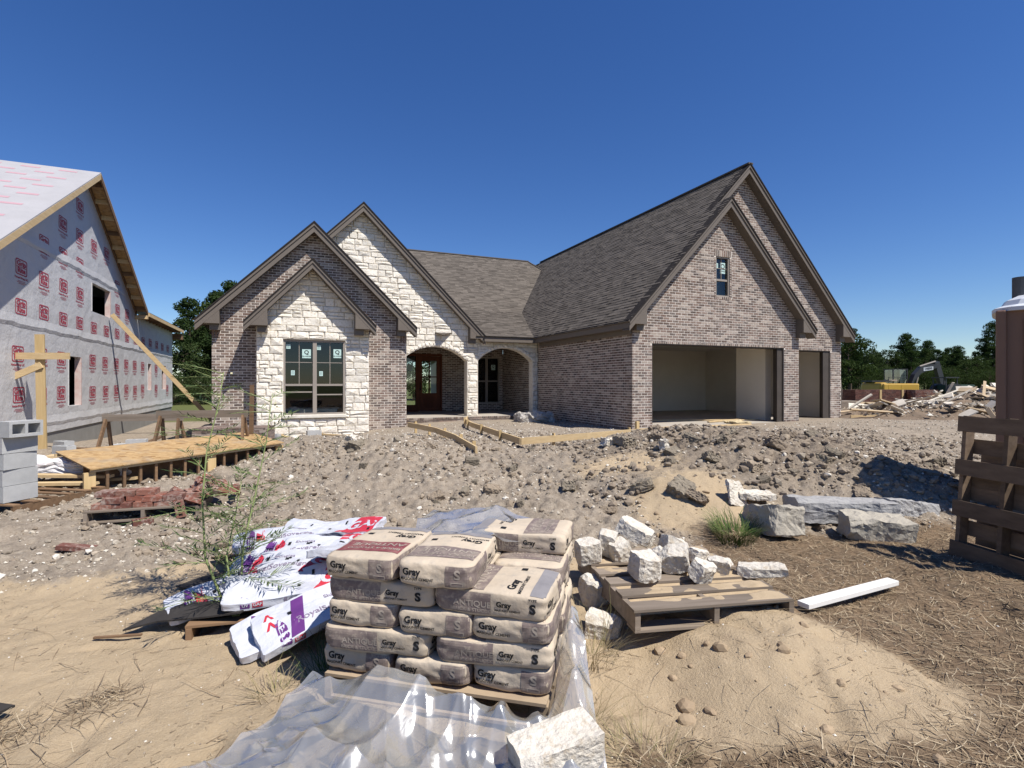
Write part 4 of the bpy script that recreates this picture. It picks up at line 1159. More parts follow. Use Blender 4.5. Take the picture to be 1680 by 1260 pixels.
def make_pallet(name, loc, rz, label, w=1.02, dp=1.2, boards=7, material=None, group=None, tilt=None, seed=1, bw=.088, h=.135, low=3, gaps=None):
    """deck boards run along x, stringers along y"""
    rs = random.Random(seed); t = local_thing(name, loc, rz, label, 'pallet', group, tilt); material = material or M['old_wood']
    for k in range(3):
        x = -w / 2 + .019 + k * (w / 2 - .019)
        mb = MB().box((x, 0, h / 2), (.036, dp, h - .034)); mb.build('stringer', material, t)
    for k in range(boards):
        y = -dp / 2 + bw / 2 + k * (dp - bw) / (boards - 1)
        mb = MB(); rot = Matrix.Rotation(rs.uniform(-.012, .012), 3, 'Z') @ Matrix.Rotation(rs.uniform(-.01, .01), 3, 'X')
        mb.box((rs.uniform(-.012, .012), y + rs.uniform(-.008, .008), h - .0075), (w + rs.uniform(-.01, .01), bw * rs.uniform(.92, 1.05), .016), rot); mb.build('deck_board', material, t)
    for k in range(low):
        y = -dp / 2 + bw / 2 + k * (dp - bw) / (low - 1)
        mb = MB().box((0, y, .008), (w, bw, .016)); mb.build('bottom_board', material, t)
    return t

# ------------------------------------------------------------------ stack of cement bags
M['kraft'] = mat('kraft_bag', (0.52, 0.435, 0.33), (0.45, 0.372, 0.278), 5, .75, .25, .07, .55, 14, .012, obj=True, c3=(.40, .345, .275))
M['panel'] = mat('bag_print_mauve', (.17, .132, .122), (.40, .33, .26), 11, .75, .2, contrast=(.42, .95), c3=(.34, .285, .23))
M['maroon'] = mat('bag_print_maroon', (.18, .048, .056), (.36, .22, .18), 11, .75, .2, contrast=(.45, 1.0), c3=(.27, .13, .115))
M['greyband'] = mat('bag_print_grey', (.20, .19, .195), (.25, .235, .235), 10, .7, .2)
M['kraft_ink'] = mat('bag_pale_print', (.40, .34, .28))
BAGV, BAGF = grid_cube(21)
def bag_shape(seed, size=(.41, .61, .132)):
    rs = random.Random(seed); out = []
    for p in BAGV:
        x, y, z = p
        L = (abs(x) ** 12 + abs(y) ** 12) ** (1 / 12) or 1; m = max(abs(x), abs(y)) or 1
        k = m / L; x2, y2 = x * k, y * k
        pz = 1 - .13 * abs(x2) ** 8 - .13 * abs(y2) ** 9
        zz = z * pz
        bul = 1 - .035 * abs(z) ** 4
        q = Vector((x2 * bul * size[0] / 2, y2 * bul * size[1] / 2, (zz + 1) * size[2] / 2))
        e = abs(y) ** 4 + abs(x) ** 5 * .6
        d = mnoise.noise_vector(Vector((q.x * 5 + seed * 9, q.y * 5, q.z * 7))) * .012 + mnoise.noise_vector(Vector((q.x * 20 + seed * 3, q.y * 20, q.z * 30))) * (.0015 + .0035 * e)
        out.append(tuple(q + d))
    return out
def decal_geo(V2, F2, face, bvh, lift=.0016):
    lift = lift * 1.25
    out = []
    for a, b in V2:
        if face == 'front': o, d = Vector((a, -1, b)), Vector((0, 1, 0))
        elif face == 'back': o, d = Vector((-a, 1, b)), Vector((0, -1, 0))
        elif face == 'right': o, d = Vector((1, a, b)), Vector((-1, 0, 0))
        elif face == 'left': o, d = Vector((-1, -a, b)), Vector((1, 0, 0))
        elif face == 'top': o, d = Vector((a, b, 1)), Vector((0, 0, -1))
        h = bvh.ray_cast(o, d)
        out.append((h[0] if h[0] else o + d) - d * lift)
    return out, F2
def rect_grid(a0, b0, a1, b1, step=.011):
    na = max(2, int((a1 - a0) / step)); nb = max(2, int((b1 - b0) / step))
    V = [(a0 + (a1 - a0) * i / na, b0 + (b1 - b0) * j / nb) for j in range(nb + 1) for i in range(na + 1)]
    Fq = [(j * (na + 1) + i, j * (na + 1) + i + 1, (j + 1) * (na + 1) + i + 1, (j + 1) * (na + 1) + i) for j in range(nb) for i in range(na)]
    return V, Fq
def text2d(body, size, a, b, bold=0, st=1.0, ang=0.0):
    V, Fc = text_geo(body, size, bold); c, s = math.cos(ang), math.sin(ang)
    return [(a + p[0] * st * c - p[1] * s, b + p[0] * st * s + p[1] * c) for p in V], Fc
def bag_proto(seed, top='panel'):
    V = bag_shape(seed); bvh = BVHTree.FromPolygons(V, BAGF)
    G = {}
    def D(layer, geo, face, lift=.0016):
        v, f = decal_geo(geo[0], geo[1], face, bvh, lift); G.setdefault(layer, MB()).add(v, f)
    for fc in ('front', 'back'):
        D('panel', rect_grid(.062, .014, .188, .118), fc)
        D('ink', text2d('Gray', .050, -.118, .078, .0018, .95), fc, .002)
        D('ink', text2d('MASONRY CEMENT', .0205, -.088, .042, .0003, .98), fc, .002)
        D('pale', text2d('S', .066, .125, .075, .002, 1.1), fc, .003)
        for r in ((.093, .020, .157, .024), (.093, .036, .157, .040), (.093, .020, .097, .040), (.153, .020, .157, .040)): D('pale', rect_grid(*r), fc, .003)
    for fc in ('right', 'left'):
        D('panel', rect_grid(-.29, .014, .008, .118), fc)
        D('pale', text2d('ANTIQUE', .042, -.09, .062, .0005, 1.1), fc, .003)
        D('pale', text2d('BRICK & STUCCO', .024, -.09, .03, .0003, 1.1), fc, .003)
        D('ink', text2d('Gray', .038, .075, .072, .0016), fc, .002)
        D('ink', text2d('MASONRY CEMENT', .015, .095, .042, .0002), fc, .002)
        D('ink', text2d('S', .062, .222, .062, .003, 1.1), fc, .002)
        D('ink', text2d('TYPE', .016, .222, .108, .0003, 1.2), fc, .002)
    # top panel, lettered to be read from the far end
    D(top, rect_grid(-.185, -.215, .185, -.035), 'top')
    D('pale', text2d('ANTIQUE', .066, .02, -.095, .0008, 1.1, math.pi), 'top', .003)
    D('pale', text2d('BRICK & STUCCO', .036, .02, -.165, .0005, 1.1, math.pi), 'top', .003)
    D('ink', text2d('Gray', .062, .095, .10, .0022, 1, math.pi), 'top', .002)
    D('ink', text2d('MASONRY CEMENT', .026, .07, .15, .0004, 1, math.pi), 'top', .002)
    D('ink', rect_grid(-.15, .085, -.115, .12), 'top', .002)
    D('grey', rect_grid(-.185, .205, .185, .285), 'top')
    cols = {'panel': M['panel'], 'maroon': M['maroon'], 'ink': M['ink'], 'pale': M['kraft_ink'], 'grey': M['greyband']}
    nm = {'panel': 'printed_panel', 'maroon': 'printed_panel', 'ink': 'lettering', 'pale': 'pale_lettering', 'grey': 'printed_band'}
    me = mesh_from('cement_bag', np.array(V), BAGF, [0.0] * len(BAGF), True, [M['kraft']])
    dec = [(nm[k], mesh_from(nm[k], np.array([tuple(p) for p in g.v]), g.f, None, False, [cols[k]])) for k, g in G.items()]
    return me, dec
PROT = [bag_proto(3), bag_proto(8), bag_proto(15), bag_proto(21, 'maroon')]
ST_A = ld_angle(1.165, -.275)
so = Vector((*gp(-1.0, 2.88), 0.0)); sx = Vector((math.cos(ST_A), math.sin(ST_A), 0)); sy = Vector((-sx.y, sx.x, 0))
BASE = 0.14; LH_ = .1265
ORD = ['lowest', 'second', 'third', 'fourth', 'top']
SIDE3 = ['nearest the shingle bundles', 'middle of its row', 'nearest the stone pallet']
def put_bag(x, y, rz, layer, where, proto):
    me, dec = PROT[proto]
    p = so + sx * x + sy * y + Vector((0, 0, BASE + layer * LH_ + .002))
    o = add_obj('cement_bag', me, None, p, (R(random.uniform(-1.0, 1.0)), R(random.uniform(-1.0, 1.0)), ST_A + rz + R(random.uniform(-2.8, 2.8))))
    tag(o, f'tan cement bag, {ORD[layer]} layer, {where}', 'cement bag', 'cement bags stacked on the pallet')
    for nm_, dm in dec: add_obj(nm_, dm, o)['kind'] = 'stuff'
    return o
pi2 = math.pi / 2
for L in range(5):
    j = lambda: random.uniform(-.015, .015)
    if L % 2 == 0:
        for i in range(3):
            if L == 4 and i == 2: continue
            put_bag(.2 + .405 * i + j() - (.02 if i == 0 else 0), .31 + j() - (.03 if L == 4 else 0), 0, L, 'end out, ' + SIDE3[i], 3 if (L == 4 and i == 0) else (L + i) % 3)
        for i in range(2):
            if L == 4 and i == 0: continue
            put_bag(.3 + .605 * i + j(), .81 + j(), -pi2 if L < 4 else pi2, L, 'long side in back row, ' + (SIDE3[0] if i == 0 else SIDE3[2]), (L + i + 1) % 3)
    else:
        for i in range(2):
            put_bag(.29 + .615 * i + j(), .205 + j(), -pi2, L, 'long side out, ' + (SIDE3[0] if i == 0 else SIDE3[2]), (L + i) % 3)
        for i in range(3):
            put_bag(.2 + .405 * i + j(), .71 + j(), math.pi * (i % 2), L, 'end to back, ' + SIDE3[i], (L + i) % 3)
pc_ = so + sx * .6 + sy * .51
make_pallet('bag_pallet', (pc_.x, pc_.y, 0.0), ST_A, 'weathered wooden pallet under the stacked cement bags', 1.22, 1.04, 7, mat('sandy_wood', (.40, .31, .21), (.30, .225, .15), 4, .85, .2, .1), seed=4)

# ------------------------------------------------------------------ clear plastic sheets
def plastic_mat():
    m = bpy.data.materials.new('clear_plastic'); t = NT(m)
    v = t.pos(); n = t.noise(7, 5, .6, v)
    tr = t.n('ShaderNodeBsdfTransparent'); tr.inputs[0].default_value = (.93, .94, .94, 1)
    df = t.n('ShaderNodeBsdfDiffuse'); df.inputs[0].default_value = (.76, .76, .745, 1)
    tl = t.n('ShaderNodeBsdfTranslucent'); tl.inputs[0].default_value = (.6, .61, .6, 1)
    gl = t.n('ShaderNodeBsdfGlossy'); gl.inputs['Roughness'].default_value = .2; gl.inputs[0].default_value = (.9, .92, .94, 1)
    b = t.n('ShaderNodeBump'); b.inputs['Strength'].default_value = .12; b.inputs['Distance'].default_value = .02
    t.l(t.noise(9, 3, .5, v, 1.2), b.inputs['Height'])
    for s_ in (df, gl): t.l(b.outputs[0], s_.inputs['Normal'])
    a1 = t.n('ShaderNodeMixShader'); a1.inputs[0].default_value = .35; t.l(df.outputs[0], a1.inputs[1]); t.l(tl.outputs[0], a1.inputs[2])
    a2 = t.n('ShaderNodeMixShader'); a2.inputs[0].default_value = .38; t.l(tr.outputs[0], a2.inputs[1]); t.l(a1.outputs[0], a2.inputs[2])
    fr_ = t.n('ShaderNodeFresnel'); fr_.inputs['IOR'].default_value = 1.5; t.l(b.outputs[0], fr_.inputs['Normal'])
    a3 = t.n('ShaderNodeMixShader'); t.l(t.math('ADD', t.math('MULTIPLY', fr_.outputs[0], 2.6), .08, clamp=True), a3.inputs[0]); t.l(a2.outputs[0], a3.inputs[1]); t.l(gl.outputs[0], a3.inputs[2])
    t.l(a3.outputs[0], t.out.inputs['Surface']); return m
M['plastic'] = plastic_mat()
def ridged(x, y, seed):
    s = 0; a = 1
    for k in range(5):
        th = .9 * k; xr = x * math.cos(th) - y * math.sin(th); yr = x * math.sin(th) + y * math.cos(th)
        s = s + a * (1 - np.abs(2 * vnoise(xr * 1.9 ** k, yr * .45 * 1.9 ** k, seed + k) - 1)) ** 1.15; a *= .55
    return s / 2.0
def pleats(l, d, seed):
    """straight sharp creases in a few directions, fading in and out"""
    g = random.Random(seed); z = 0
    for k in range(9):
        a = g.uniform(0, math.pi); f = g.uniform(1.6, 5.5)
        u = (l * math.cos(a) + d * math.sin(a)) * f + g.uniform(0, 9) + .35 * vnoise(l * 1.7, d * 1.7, seed + k)
        tri = np.abs(u - np.floor(u) - .5) * 2
        m_ = sstep(.45, .75, vnoise(l * 1.6 + k * 3.1, d * 1.6, seed + 20 + k))
        z = z + m_ * np.maximum(tri - .35, 0) ** 1.3 * .075 / (f / 2.5)
    return z
def sheet(name, front, back, hfun, n1, n2, label, amp, seed, fscale=(3.2, 2.2)):
    """crumpled film"""
    s, t = np.meshgrid(np.linspace(0, 1, n1), np.linspace(0, 1, n2))
    fl = np.interp(s, [p[0] for p in front], [p[1] for p in front]); fd = np.interp(s, [p[0] for p in front], [p[2] for p in front])
    bl = np.interp(s, [p[0] for p in back], [p[1] for p in back]); bd = np.interp(s, [p[0] for p in back], [p[2] for p in back])
    wob = (fbm(s * 7, t * 0 + .5, 3, seed + 5) - .5) * .16
    l = fl + (bl - fl) * t + wob * (1 - t) * .4; d = fd + (bd - fd) * t + wob * .6
    c, sn = math.cos(TH), math.sin(TH)
    x = l * c + d * sn; y = -l * sn + d * c
    z = hfun(x, y, s, t) + amp * .45 * fbm(l * fscale[0] * .8, d * fscale[1] * .8, 3, seed) + amp * 7 * pleats(l * 1.2, d * 1.2, seed)
    idx = np.arange(n1 * n2).reshape(n2, n1)
    Fq = np.stack([idx[:-1, :-1], idx[:-1, 1:], idx[1:, 1:], idx[1:, :-1]], -1).reshape(-1, 4)
    V = np.stack([x, y, z], -1).reshape(-1, 3); o0 = V.mean(0); o0[2] = V[:, 2].min()
    me = mesh_from(name, V - o0, Fq, None, True, [M['plastic']])
    return tag(add_obj(name, me, None, tuple(o0)), label, 'plastic sheet')
def hf1(x, y, s, t):
    return base_h(x, y) + .012 + .10 * np.exp(-((s - .33) / .14) ** 2) * sstep(.45, .85, t) + .34 * sstep(.80, .97, s) * sstep(.15, .95, t) + .09 * sstep(.7, 1, t)
sheet('plastic_sheet', [(0, -1.45, 2.05), (.5, -.55, 1.8), (1, .42, 1.95)], [(0, -1.08, 2.86), (.10, -.97, 2.80), (.35, -.55, 2.66), (.55, -.25, 2.52), (.8, .17, 2.53), (1.0, .36, 3.02)], hf1, 260, 150, 'crumpled clear plastic sheet on the sand before the cement bags', .15, 3)
def hf2(x, y, s, t): return BASE + 4 * LH_ + .03 + .06 * np.sin(s * 3.1) + .03 * t
sheet('plastic_sheet', [(0, -.62, 3.22), (1, .10, 3.25)], [(0, -.66, 3.80), (1, .22, 3.72)], hf2, 110, 90, 'wrinkled clear plastic cover lying over the back of the cement stack', .11, 14, (5, 4))

# ------------------------------------------------------------------ shingle bundles
M['wrapper'] = mat('bundle_wrapper', (.56, .57, .61), (.48, .49, .54), 4, .32, .5, .05, .6, 9, .02, obj=True)
M['red_print'] = mat('wrapper_red', (.52, .035, .055), (.45, .03, .05), 6, .4, .4)
M['purple_print'] = mat('wrapper_purple', (.11, .03, .16), (.13, .04, .18), 6, .4, .4)
M['grey_ink'] = mat('wrapper_grey_ink', (.27, .22, .30))
BNV, BNF = grid_cube(17)
def bundle_proto(seed, kind):
    size = (.94, .335, .052); V = []
    for p in BNV:
        x, y, z = p; L = (abs(x) ** 30 + abs(y) ** 30) ** (1 / 30) or 1; k = (max(abs(x), abs(y)) or 1) / L
        q = Vector((x * k * size[0] / 2, y * k * size[1] / 2, (z + 1) * size[2] / 2))
        sag = -.035 * (x * x) * (.6 + .4 * math.sin(seed)) + .018 * math.sin(x * 3.2 + seed) + .012 * math.sin(y * 2.4 + x * 4 + seed * 2)
        q.z += sag
        V.append(tuple(q + mnoise.noise_vector(q * 7 + Vector((seed * 5, 0, 0))) * .014 + mnoise.noise_vector(q * 24 + Vector((0, seed * 3, 0))) * .006))
    bvh = BVHTree.FromPolygons(V, BNF); G = {}
    def D(layer, geo, face='top', lift=.002):
        v, f = decal_geo(geo[0], geo[1], face, bvh, lift); G.setdefault(layer, MB()).add(v, f)
    def quad(pts, layer, n=10, lift=.002):
        Vv = []
        for j in range(n + 1):
            for i in range(n + 1):
                a, b = i / n, j / n
                Vv.append(tuple((1 - a) * (1 - b) * pts[0][k] + a * (1 - b) * pts[1][k] + a * b * pts[2][k] + (1 - a) * b * pts[3][k] for k in (0, 1)))
        D(layer, (Vv, [(j * (n + 1) + i, j * (n + 1) + i + 1, (j + 1) * (n + 1) + i + 1, (j + 1) * (n + 1) + i) for j in range(n) for i in range(n)]), 'top', lift)
    if kind in (0, 2):
        quad([(.10, -.158), (.44, -.158), (.44, .158), (.22, .158)], 'red')
        D('white', text2d('GAF', .17, .31, .0, .006, 1.0, 0), 'top', .0035)
    if kind == 1: quad([(-.30, -.158), (-.22, -.158), (-.14, .158), (-.22, .158)], 'purple')
    if kind in (0, 1, 3):
        D('ink', text2d('RoyalSovereign', .072, -.02 if kind else -.08, -.06, .0008, 1.0), 'top', .0025)
        D('ink', text2d('Shingles', .05, .05 if kind else -.06, .07, .0004), 'top', .0025)
    if kind == 1:
        D('rink', text2d('^', .14, -.38, -.02, .002), 'top', .0025); D('rink', text2d('^', .14, -.38, .06, .002), 'top', .0025)
        for k in range(4): D('rink', rect_grid(.22, -.1 + .05 * k, .40, -.094 + .05 * k), 'top', .0025)
    for k in range(4):
        rk = random.Random(seed * 10 + k); a0, b0 = rk.uniform(-.4, .4), rk.uniform(-.13, .1); D('smudge', rect_grid(a0, b0, a0 + rk.uniform(.01, .03), b0 + rk.uniform(.02, .05)), 'top', .0045)
    # long edge strip
    D('purple', rect_grid(-.36, .004, -.30, .044), 'front'); D('red', rect_grid(-.285, .004, -.22, .044), 'front')
    D('white', text2d('LIV', .03, -.33, .024, .0008), 'front', .0035); D('white', text2d('GAF', .03, -.253, .024, .0008), 'front', .0035)
    D('ink', text2d('RoyalSovereign', .048, .06, .022, .0008), 'front', .0025)
    mats = {'red': M['red_print'], 'purple': M['purple_print'], 'ink': M['grey_ink'], 'white': M['wrapper'], 'rink': M['red_print'], 'smudge': M['ink']}
    nm = {'red': 'printed_panel', 'purple': 'printed_stripe', 'ink': 'lettering', 'white': 'pale_lettering', 'rink': 'printed_marks', 'smudge': 'tar_smudge'}
    return mesh_from('shingle_bundle', np.array(V), BNF, [0.0] * len(BNF), False, [M['wrapper']]), [(nm[k], mesh_from(nm[k], np.array([tuple(p) for p in g.v]), g.f, None, False, [mats[k]])) for k, g in G.items()]
BP = [bundle_proto(1, 0), bundle_proto(2, 1), bundle_proto(5, 2), bundle_proto(7, 3)]
BUN = [  # l, d, z, yaw in camera frame, tilt x, tilt y, proto, label
 (-1.78, 4.20, .08, 10, 3, 2, 0, 'shingle bundle at the bottom of the pile, silver wrapper, under the rest'),
 (-2.06, 4.02, .13, 40, 9, -3, 3, 'silver wrapped shingle bundle at the edge of the pile beside the tall weed'),
 (-1.36, 3.60, .12, 38, 16, -6, 3, 'shingle bundle with purple stripe under the frontmost one, by the cement bags'),
 (-1.21, 3.57, .18, 37, 17, -7, 1, 'frontmost shingle bundle with purple stripe and arrows, leaning on the pile'),
 (-1.55, 3.86, .22, 20, 14, -2, 2, 'shingle bundle showing a broad red panel in the middle of the pile'),
 (-1.72, 4.14, .25, 6, 15, 0, 0, 'shingle bundle with lettered long edge above the red panelled one'),
 (-1.66, 4.40, .28, 8, 13, 2, 0, 'upper shingle bundle with black smudges and lettered edge'),
 (-1.98, 4.78, .27, 26, 8, 4, 3, 'wrinkled silver shingle bundle on top at the back of the pile'),
 (-1.66, 4.92, .29, -8, 8, -3, 2, 'red panelled shingle bundle at the back of the pile'),
 (-1.33, 4.36, .33, 88, -8, 8, 2, 'red and white shingle bundle lying crosswise beside the cement bags'),
]
for (l, d, z, yaw, tx, ty, k, lab) in BUN:
    p = bz(l, d, z); o = add_obj('shingle_bundle', BP[k][0], None, p, (R(tx), R(ty), R(yaw) - TH))
    tag(o, lab, 'shingle bundle', 'wrapped shingle bundles on the collapsed pallet')
    for nm_, dm in BP[k][1]: add_obj(nm_, dm, o)['kind'] = 'stuff'
make_pallet('bundle_pallet', on(-1.72, 4.15, -.05), R(14) - TH, 'sagging brown pallet under the shingle bundles', 1.15, 1.05, 6, M['brown_wood'], seed=9)
M['felt'] = mat('black_felt', (.028, .025, .024), (.045, .04, .036), 9, .8, .25, 0, .5, 20, .01)
def scrap(name, pts, thick, material, label, cat, curl=.03, seed=1):
    """a torn sheet lying on the ground: outline in the camera frame"""
    ps = [on(l, d, h) for l, d, h in pts]; c = sum(ps, Vector()) / len(ps)
    m = MB(); n = len(ps)
    m.add([c + Vector((0, 0, curl))] + ps + [c + Vector((0, 0, curl - thick))] + [p - Vector((0, 0, thick)) for p in ps],
          [(0, 1 + i, 1 + (i + 1) % n) for i in range(n)] + [(n + 1, n + 2 + (i + 1) % n, n + 2 + i) for i in range(n)] + [(1 + i, n + 2 + i, n + 2 + (i + 1) % n, 1 + (i + 1) % n) for i in range(n)])
    return m.build(name, material, None, label=label, cat=cat)
scrap('felt_scrap', [(-2.62, 3.58, .04), (-2.4, 3.60, .09), (-2.1, 3.58, .12), (-1.82, 3.56, .16), (-1.75, 3.82, .18), (-2.1, 3.84, .15), (-2.35, 3.84, .12), (-2.5, 3.72, .08)], .012, M['felt'], 'torn black roofing felt sticking out from under the shingle bundles', 'felt', .03)
scrap('felt_scrap', [(-2.75, 4.35, .03), (-2.45, 4.2, .06), (-2.3, 4.4, .07), (-2.4, 4.6, .06), (-2.65, 4.55, .04)], .01, M['felt'], 'small crumpled black felt scrap beside the tall weed', 'felt', .04)
scrap('felt_scrap', [(-2.72, 2.62, .05), (-2.56, 2.60, .07), (-2.54, 2.72, .06), (-2.70, 2.76, .05)], .012, M['felt'], 'black rubbish scrap among dead grass on the sand', 'scrap', .05)
o = MB(); a, b = on(-2.75, 5.0, .04), on(-2.38, 4.6, .17); o.beam(a, b, .14, .02); o.build('brown_board', M['brown_wood'], None, label='short brown board leaning behind the shingle bundles', cat='board')

# ------------------------------------------------------------------ stone pallet and split stones
SPZ = ld_angle(1.12, .21)
sp = bz(1.22, 4.03, 0.0); sp.z = .115
make_pallet('stone_pallet', sp, SPZ, 'grey weathered pallet carrying broken white stones, propped on the sand heap', 1.13, 1.18, 6, M['old_wood'], seed=2, bw=.13, h=.15, tilt=Matrix.Rotation(R(.8), 3, 'Y').to_euler())
pn_l, pn_t = np.meshgrid(np.linspace(-.54, .54, 70), np.linspace(-.585, .585, 140))
pth = (fbm(pn_l * 4, pn_t * 4, 4, 66) - .47) * .14 * (.5 + .7 * sstep(-.3, .5, pn_t)) * sstep(.57, .42, np.abs(pn_t)) * sstep(.54, .44, np.abs(pn_l))
pbc = (pn_t + 1.18 / 2 - .065) / .21; pth = np.where((np.abs(pbc - np.round(pbc)) * .21 > .058) | (np.abs(pn_t) > .57), -.03, pth)
pcs, psn = math.cos(SPZ), math.sin(SPZ)
pidx = np.arange(9800).reshape(140, 70)
PV = np.stack([pn_l * pcs - pn_t * psn, pn_l * psn + pn_t * pcs, np.clip(pth, -.03, .03)], -1).reshape(-1, 3)
M['spilt_sand'] = mat('spilt_sand', (.42, .325, .215), (.35, .27, .175), 9, .95, .1, 0, .6, 90, .006)
tag(add_obj('spilt_sand', mesh_from('spilt_sand', PV, np.stack([pidx[:-1, :-1], pidx[:-1, 1:], pidx[1:, 1:], pidx[1:, :-1]], -1).reshape(-1, 4), None, True, [M['spilt_sand']]), None, (sp.x, sp.y, sp.z + .147)), 'sand spilt over the weathered pallet boards', 'sand', kind='stuff')
M['white_rock'] = mat('white_split_stone', (.62, .58, .51), (.53, .48, .40), 7, .92, .15, .06, 1.0, 30, .016, obj=True, c3=(.43, .36, .27))
ZP = .268
WS = [  # l, d, z, size, yaw, tilt
 (.96, 3.88, ZP + .10, (.20, .19, .17), 20, (8, 5), 'cracked white stone cube near the corner of the weathered pallet'),
 (1.22, 4.02, ZP + .09, (.21, .15, .17), -15, (14, -8), 'white stone block with a bright broken edge, middle of the pallet'),
 (1.38, 3.86, ZP + .07, (.20, .14, .13), 35, (25, 12), 'tilted stone wedge resting on the pallet boards'),
 (1.30, 4.30, ZP + .09, (.20, .14, .17), 10, (-10, 18), 'white stone block leaning behind the others on the pallet'),
 (1.48, 4.22, ZP + .06, (.22, .11, .10), 40, (5, 15), 'long thin stone offcut lying on the pallet'),
 (1.58, 4.05, ZP + .05, (.18, .09, .10), -25, (10, 10), 'small buff stone chip on the pallet'),
 (1.86, 3.98, ZP + .03, (.32, .14, .09), -8, (3, -5), 'long flat white stone at the outer end of the pallet'),
 (1.02, 4.42, ZP + .20, (.30, .17, .13), -38, (-12, 20), 'large rounded white stone standing highest on the heap'),
 (.62, 4.24, .36, (.20, .14, .18), 12, (6, -6), 'white stone block between the cement bags and the pallet'),
 (.78, 4.36, .38, (.14, .12, .20), -22, (5, 10), 'upright white stone behind the pallet corner'),
 (.86, 4.28, .34, (.15, .13, .15), 30, (8, -14), 'small white stone leaning on the pallet corner'),
 (.34, 4.52, .40, (.24, .16, .17), -14, (5, 24), 'pointed white stone beside the top cement bags'),
 (.12, 4.70, .36, (.20, .14, .14), 25, (10, 12), 'white stone chunk behind the cement stack'),
 (-.03, 4.78, .32, (.15, .13, .16), 0, (0, 10), 'buff stone chunk behind the plastic cover'),
 (.66, 4.05, .12, (.24, .20, .20), 18, (10, 5), 'shaded stone block lying under the pallet side'),
 (.62, 3.62, .04, (.22, .18, .17), -20, (4, 10), 'grey shaded stone on the ground beside the cement bags'),
 (1.14, 4.12, ZP + .09, (.13, .11, .12), 60, (12, 30), 'small cracked white stone amid the pallet load'),
]
for i, (l, d, z, sz, yaw, tl_, lab) in enumerate(WS):
    x, y = gp(l, d); put_block('white_stone', sz, 40 + i, (x, y, z), (R(tl_[0]), R(tl_[1]), R(yaw) - TH), M['white_rock'], lab, 'stone', 'broken white stones by the pallet', .005, 6, .16)
x, y = gp(.19, 2.30); put_block('white_stone', (.37, .19, .17), 77, (x, y, .10), (R(4), R(-6), R(24) - TH), M['white_rock'], 'large white stone block lying on the edge of the plastic sheet', 'stone', None, .004, 9, .06)
M['grey_lime'] = mat('grey_limestone', (.40, .365, .30), (.33, .30, .25), 4, .92, .15, .05, .8, 26, .02, obj=True)
M['grey_lime2'] = mat('grey_limestone_face', (.36, .35, .335), (.29, .285, .28), 5, .9, .15, .05, .9, 22, .02, obj=True)
GS = [
 (2.70, 5.52, .28, (.34, .52, .30), 8, (-12, 5), 'grey_lime', 'tan limestone block standing on end beside the grass tuft'),
 (3.58, 5.86, .30, (1.02, .42, .24), -7, (-6, 1), 'grey_lime2', 'long grey limestone slab with a rough split face'),
 (3.66, 5.36, .24, (.58, .30, .22), -9, (5, 3), 'grey_lime', 'short tan limestone block lying before the long slab'),
 (4.38, 5.92, .30, (.52, .36, .18), 4, (-4, 6), 'grey_lime2', 'grey slab lying in the dark shadow of the toilet'),
 (2.78, 6.10, .42, (.42, .24, .07), 2, (4, 2), 'white_rock', 'thin pale slab lying behind the upright limestone block'),
 (2.55, 6.05, .44, (.26, .04, .30), 25, (-28, 16), 'white_rock', 'square white tile leaning on the dirt bank'),
]
for i, (l, d, z, sz, yaw, tl_, mt, lab) in enumerate(GS):
    x, y = gp(l, d); put_block('limestone_block', sz, 90 + i, (x, y, z), (R(tl_[0]), R(tl_[1]), R(yaw) - TH), M[mt], lab, 'stone slab', None, .010, 8, .06)
M['white_board'] = mat('white_board', (.74, .72, .68), (.66, .64, .6), 5, .6, .3)
m = MB(); m.beam(on(1.98, 3.62, .05), on(2.95, 4.12, .06), .085, .035); m.build('white_board', M['white_board'], None, label='white trim board lying on the straw beside the pallet', cat='board', bevel=.003)

# ------------------------------------------------------------------ pallet on edge and portable toilet
pe = empty('upright_pallet', (*gp(3.95, 4.4), .15), 'brown slatted pallet standing on edge before the portable toilet', 'pallet')
P0 = Vector((*gp(3.90, 4.72), .17)); dv = Vector((*gp(.085, -.60), 0)).normalized(); nv = Vector((-dv.y, dv.x, 0))
if nv.dot(Vector((*gp(-1, 0), 0))) < 0: nv = -nv
up_ = (Vector((0, 0, 1)) + Vector((*gp(.07, 0), 0))).normalized()
M['crate'] = wood_mat('crate_wood', (.175, .125, .085), (.105, .073, .05), 'y', obj=False, rnd=.25)
for k, a in enumerate((.03, .38, .70)):
    m = MB(); q = P0 + dv * a + nv * -.05; m.beam(q - up_ * .0, q + up_ * 1.24, .085, .036, up=dv); m.build('stringer', M['crate'], pe)
for k, z in enumerate((.07, .43, .79, 1.17)):
    m = MB(); q = P0 + up_ * z; m.beam(q - dv * .02, q + dv * .74, .018, .135, up=up_); m.build('slat', M['crate'], pe)
for k, z in enumerate((.06, .25, .40, .56, .68, .97)):
    m = MB(); q = P0 + up_ * z - nv * .11; m.beam(q - dv * .0, q + dv * .73, .018, .13, up=up_); m.build('back_slat', M['crate'], pe)
for k, z in enumerate((.15, .34, .62, .86)):
    m = MB(); q = P0 + up_ * z - nv * .24; m.beam(q, q + dv * .73, .018, .16, up=up_); m.build('shadow_board', M['crate'], pe)  # boards added so the pallet casts a more solid shadow
M['toilet_brown'] = mat('toilet_plastic', (.20, .115, .075), (.18, .10, .066), 2, .5, .4)
M['toilet_roof'] = mat('toilet_roof_plastic', (.62, .64, .66), (.55, .57, .6), 2, .45, .4)
M['pvc'] = mat('grey_pipe', (.09, .095, .10))
to = empty('portable_toilet', (*gp(5.95, 5.70), .2), 'brown portable toilet with white domed roof and vent pipe', 'toilet')
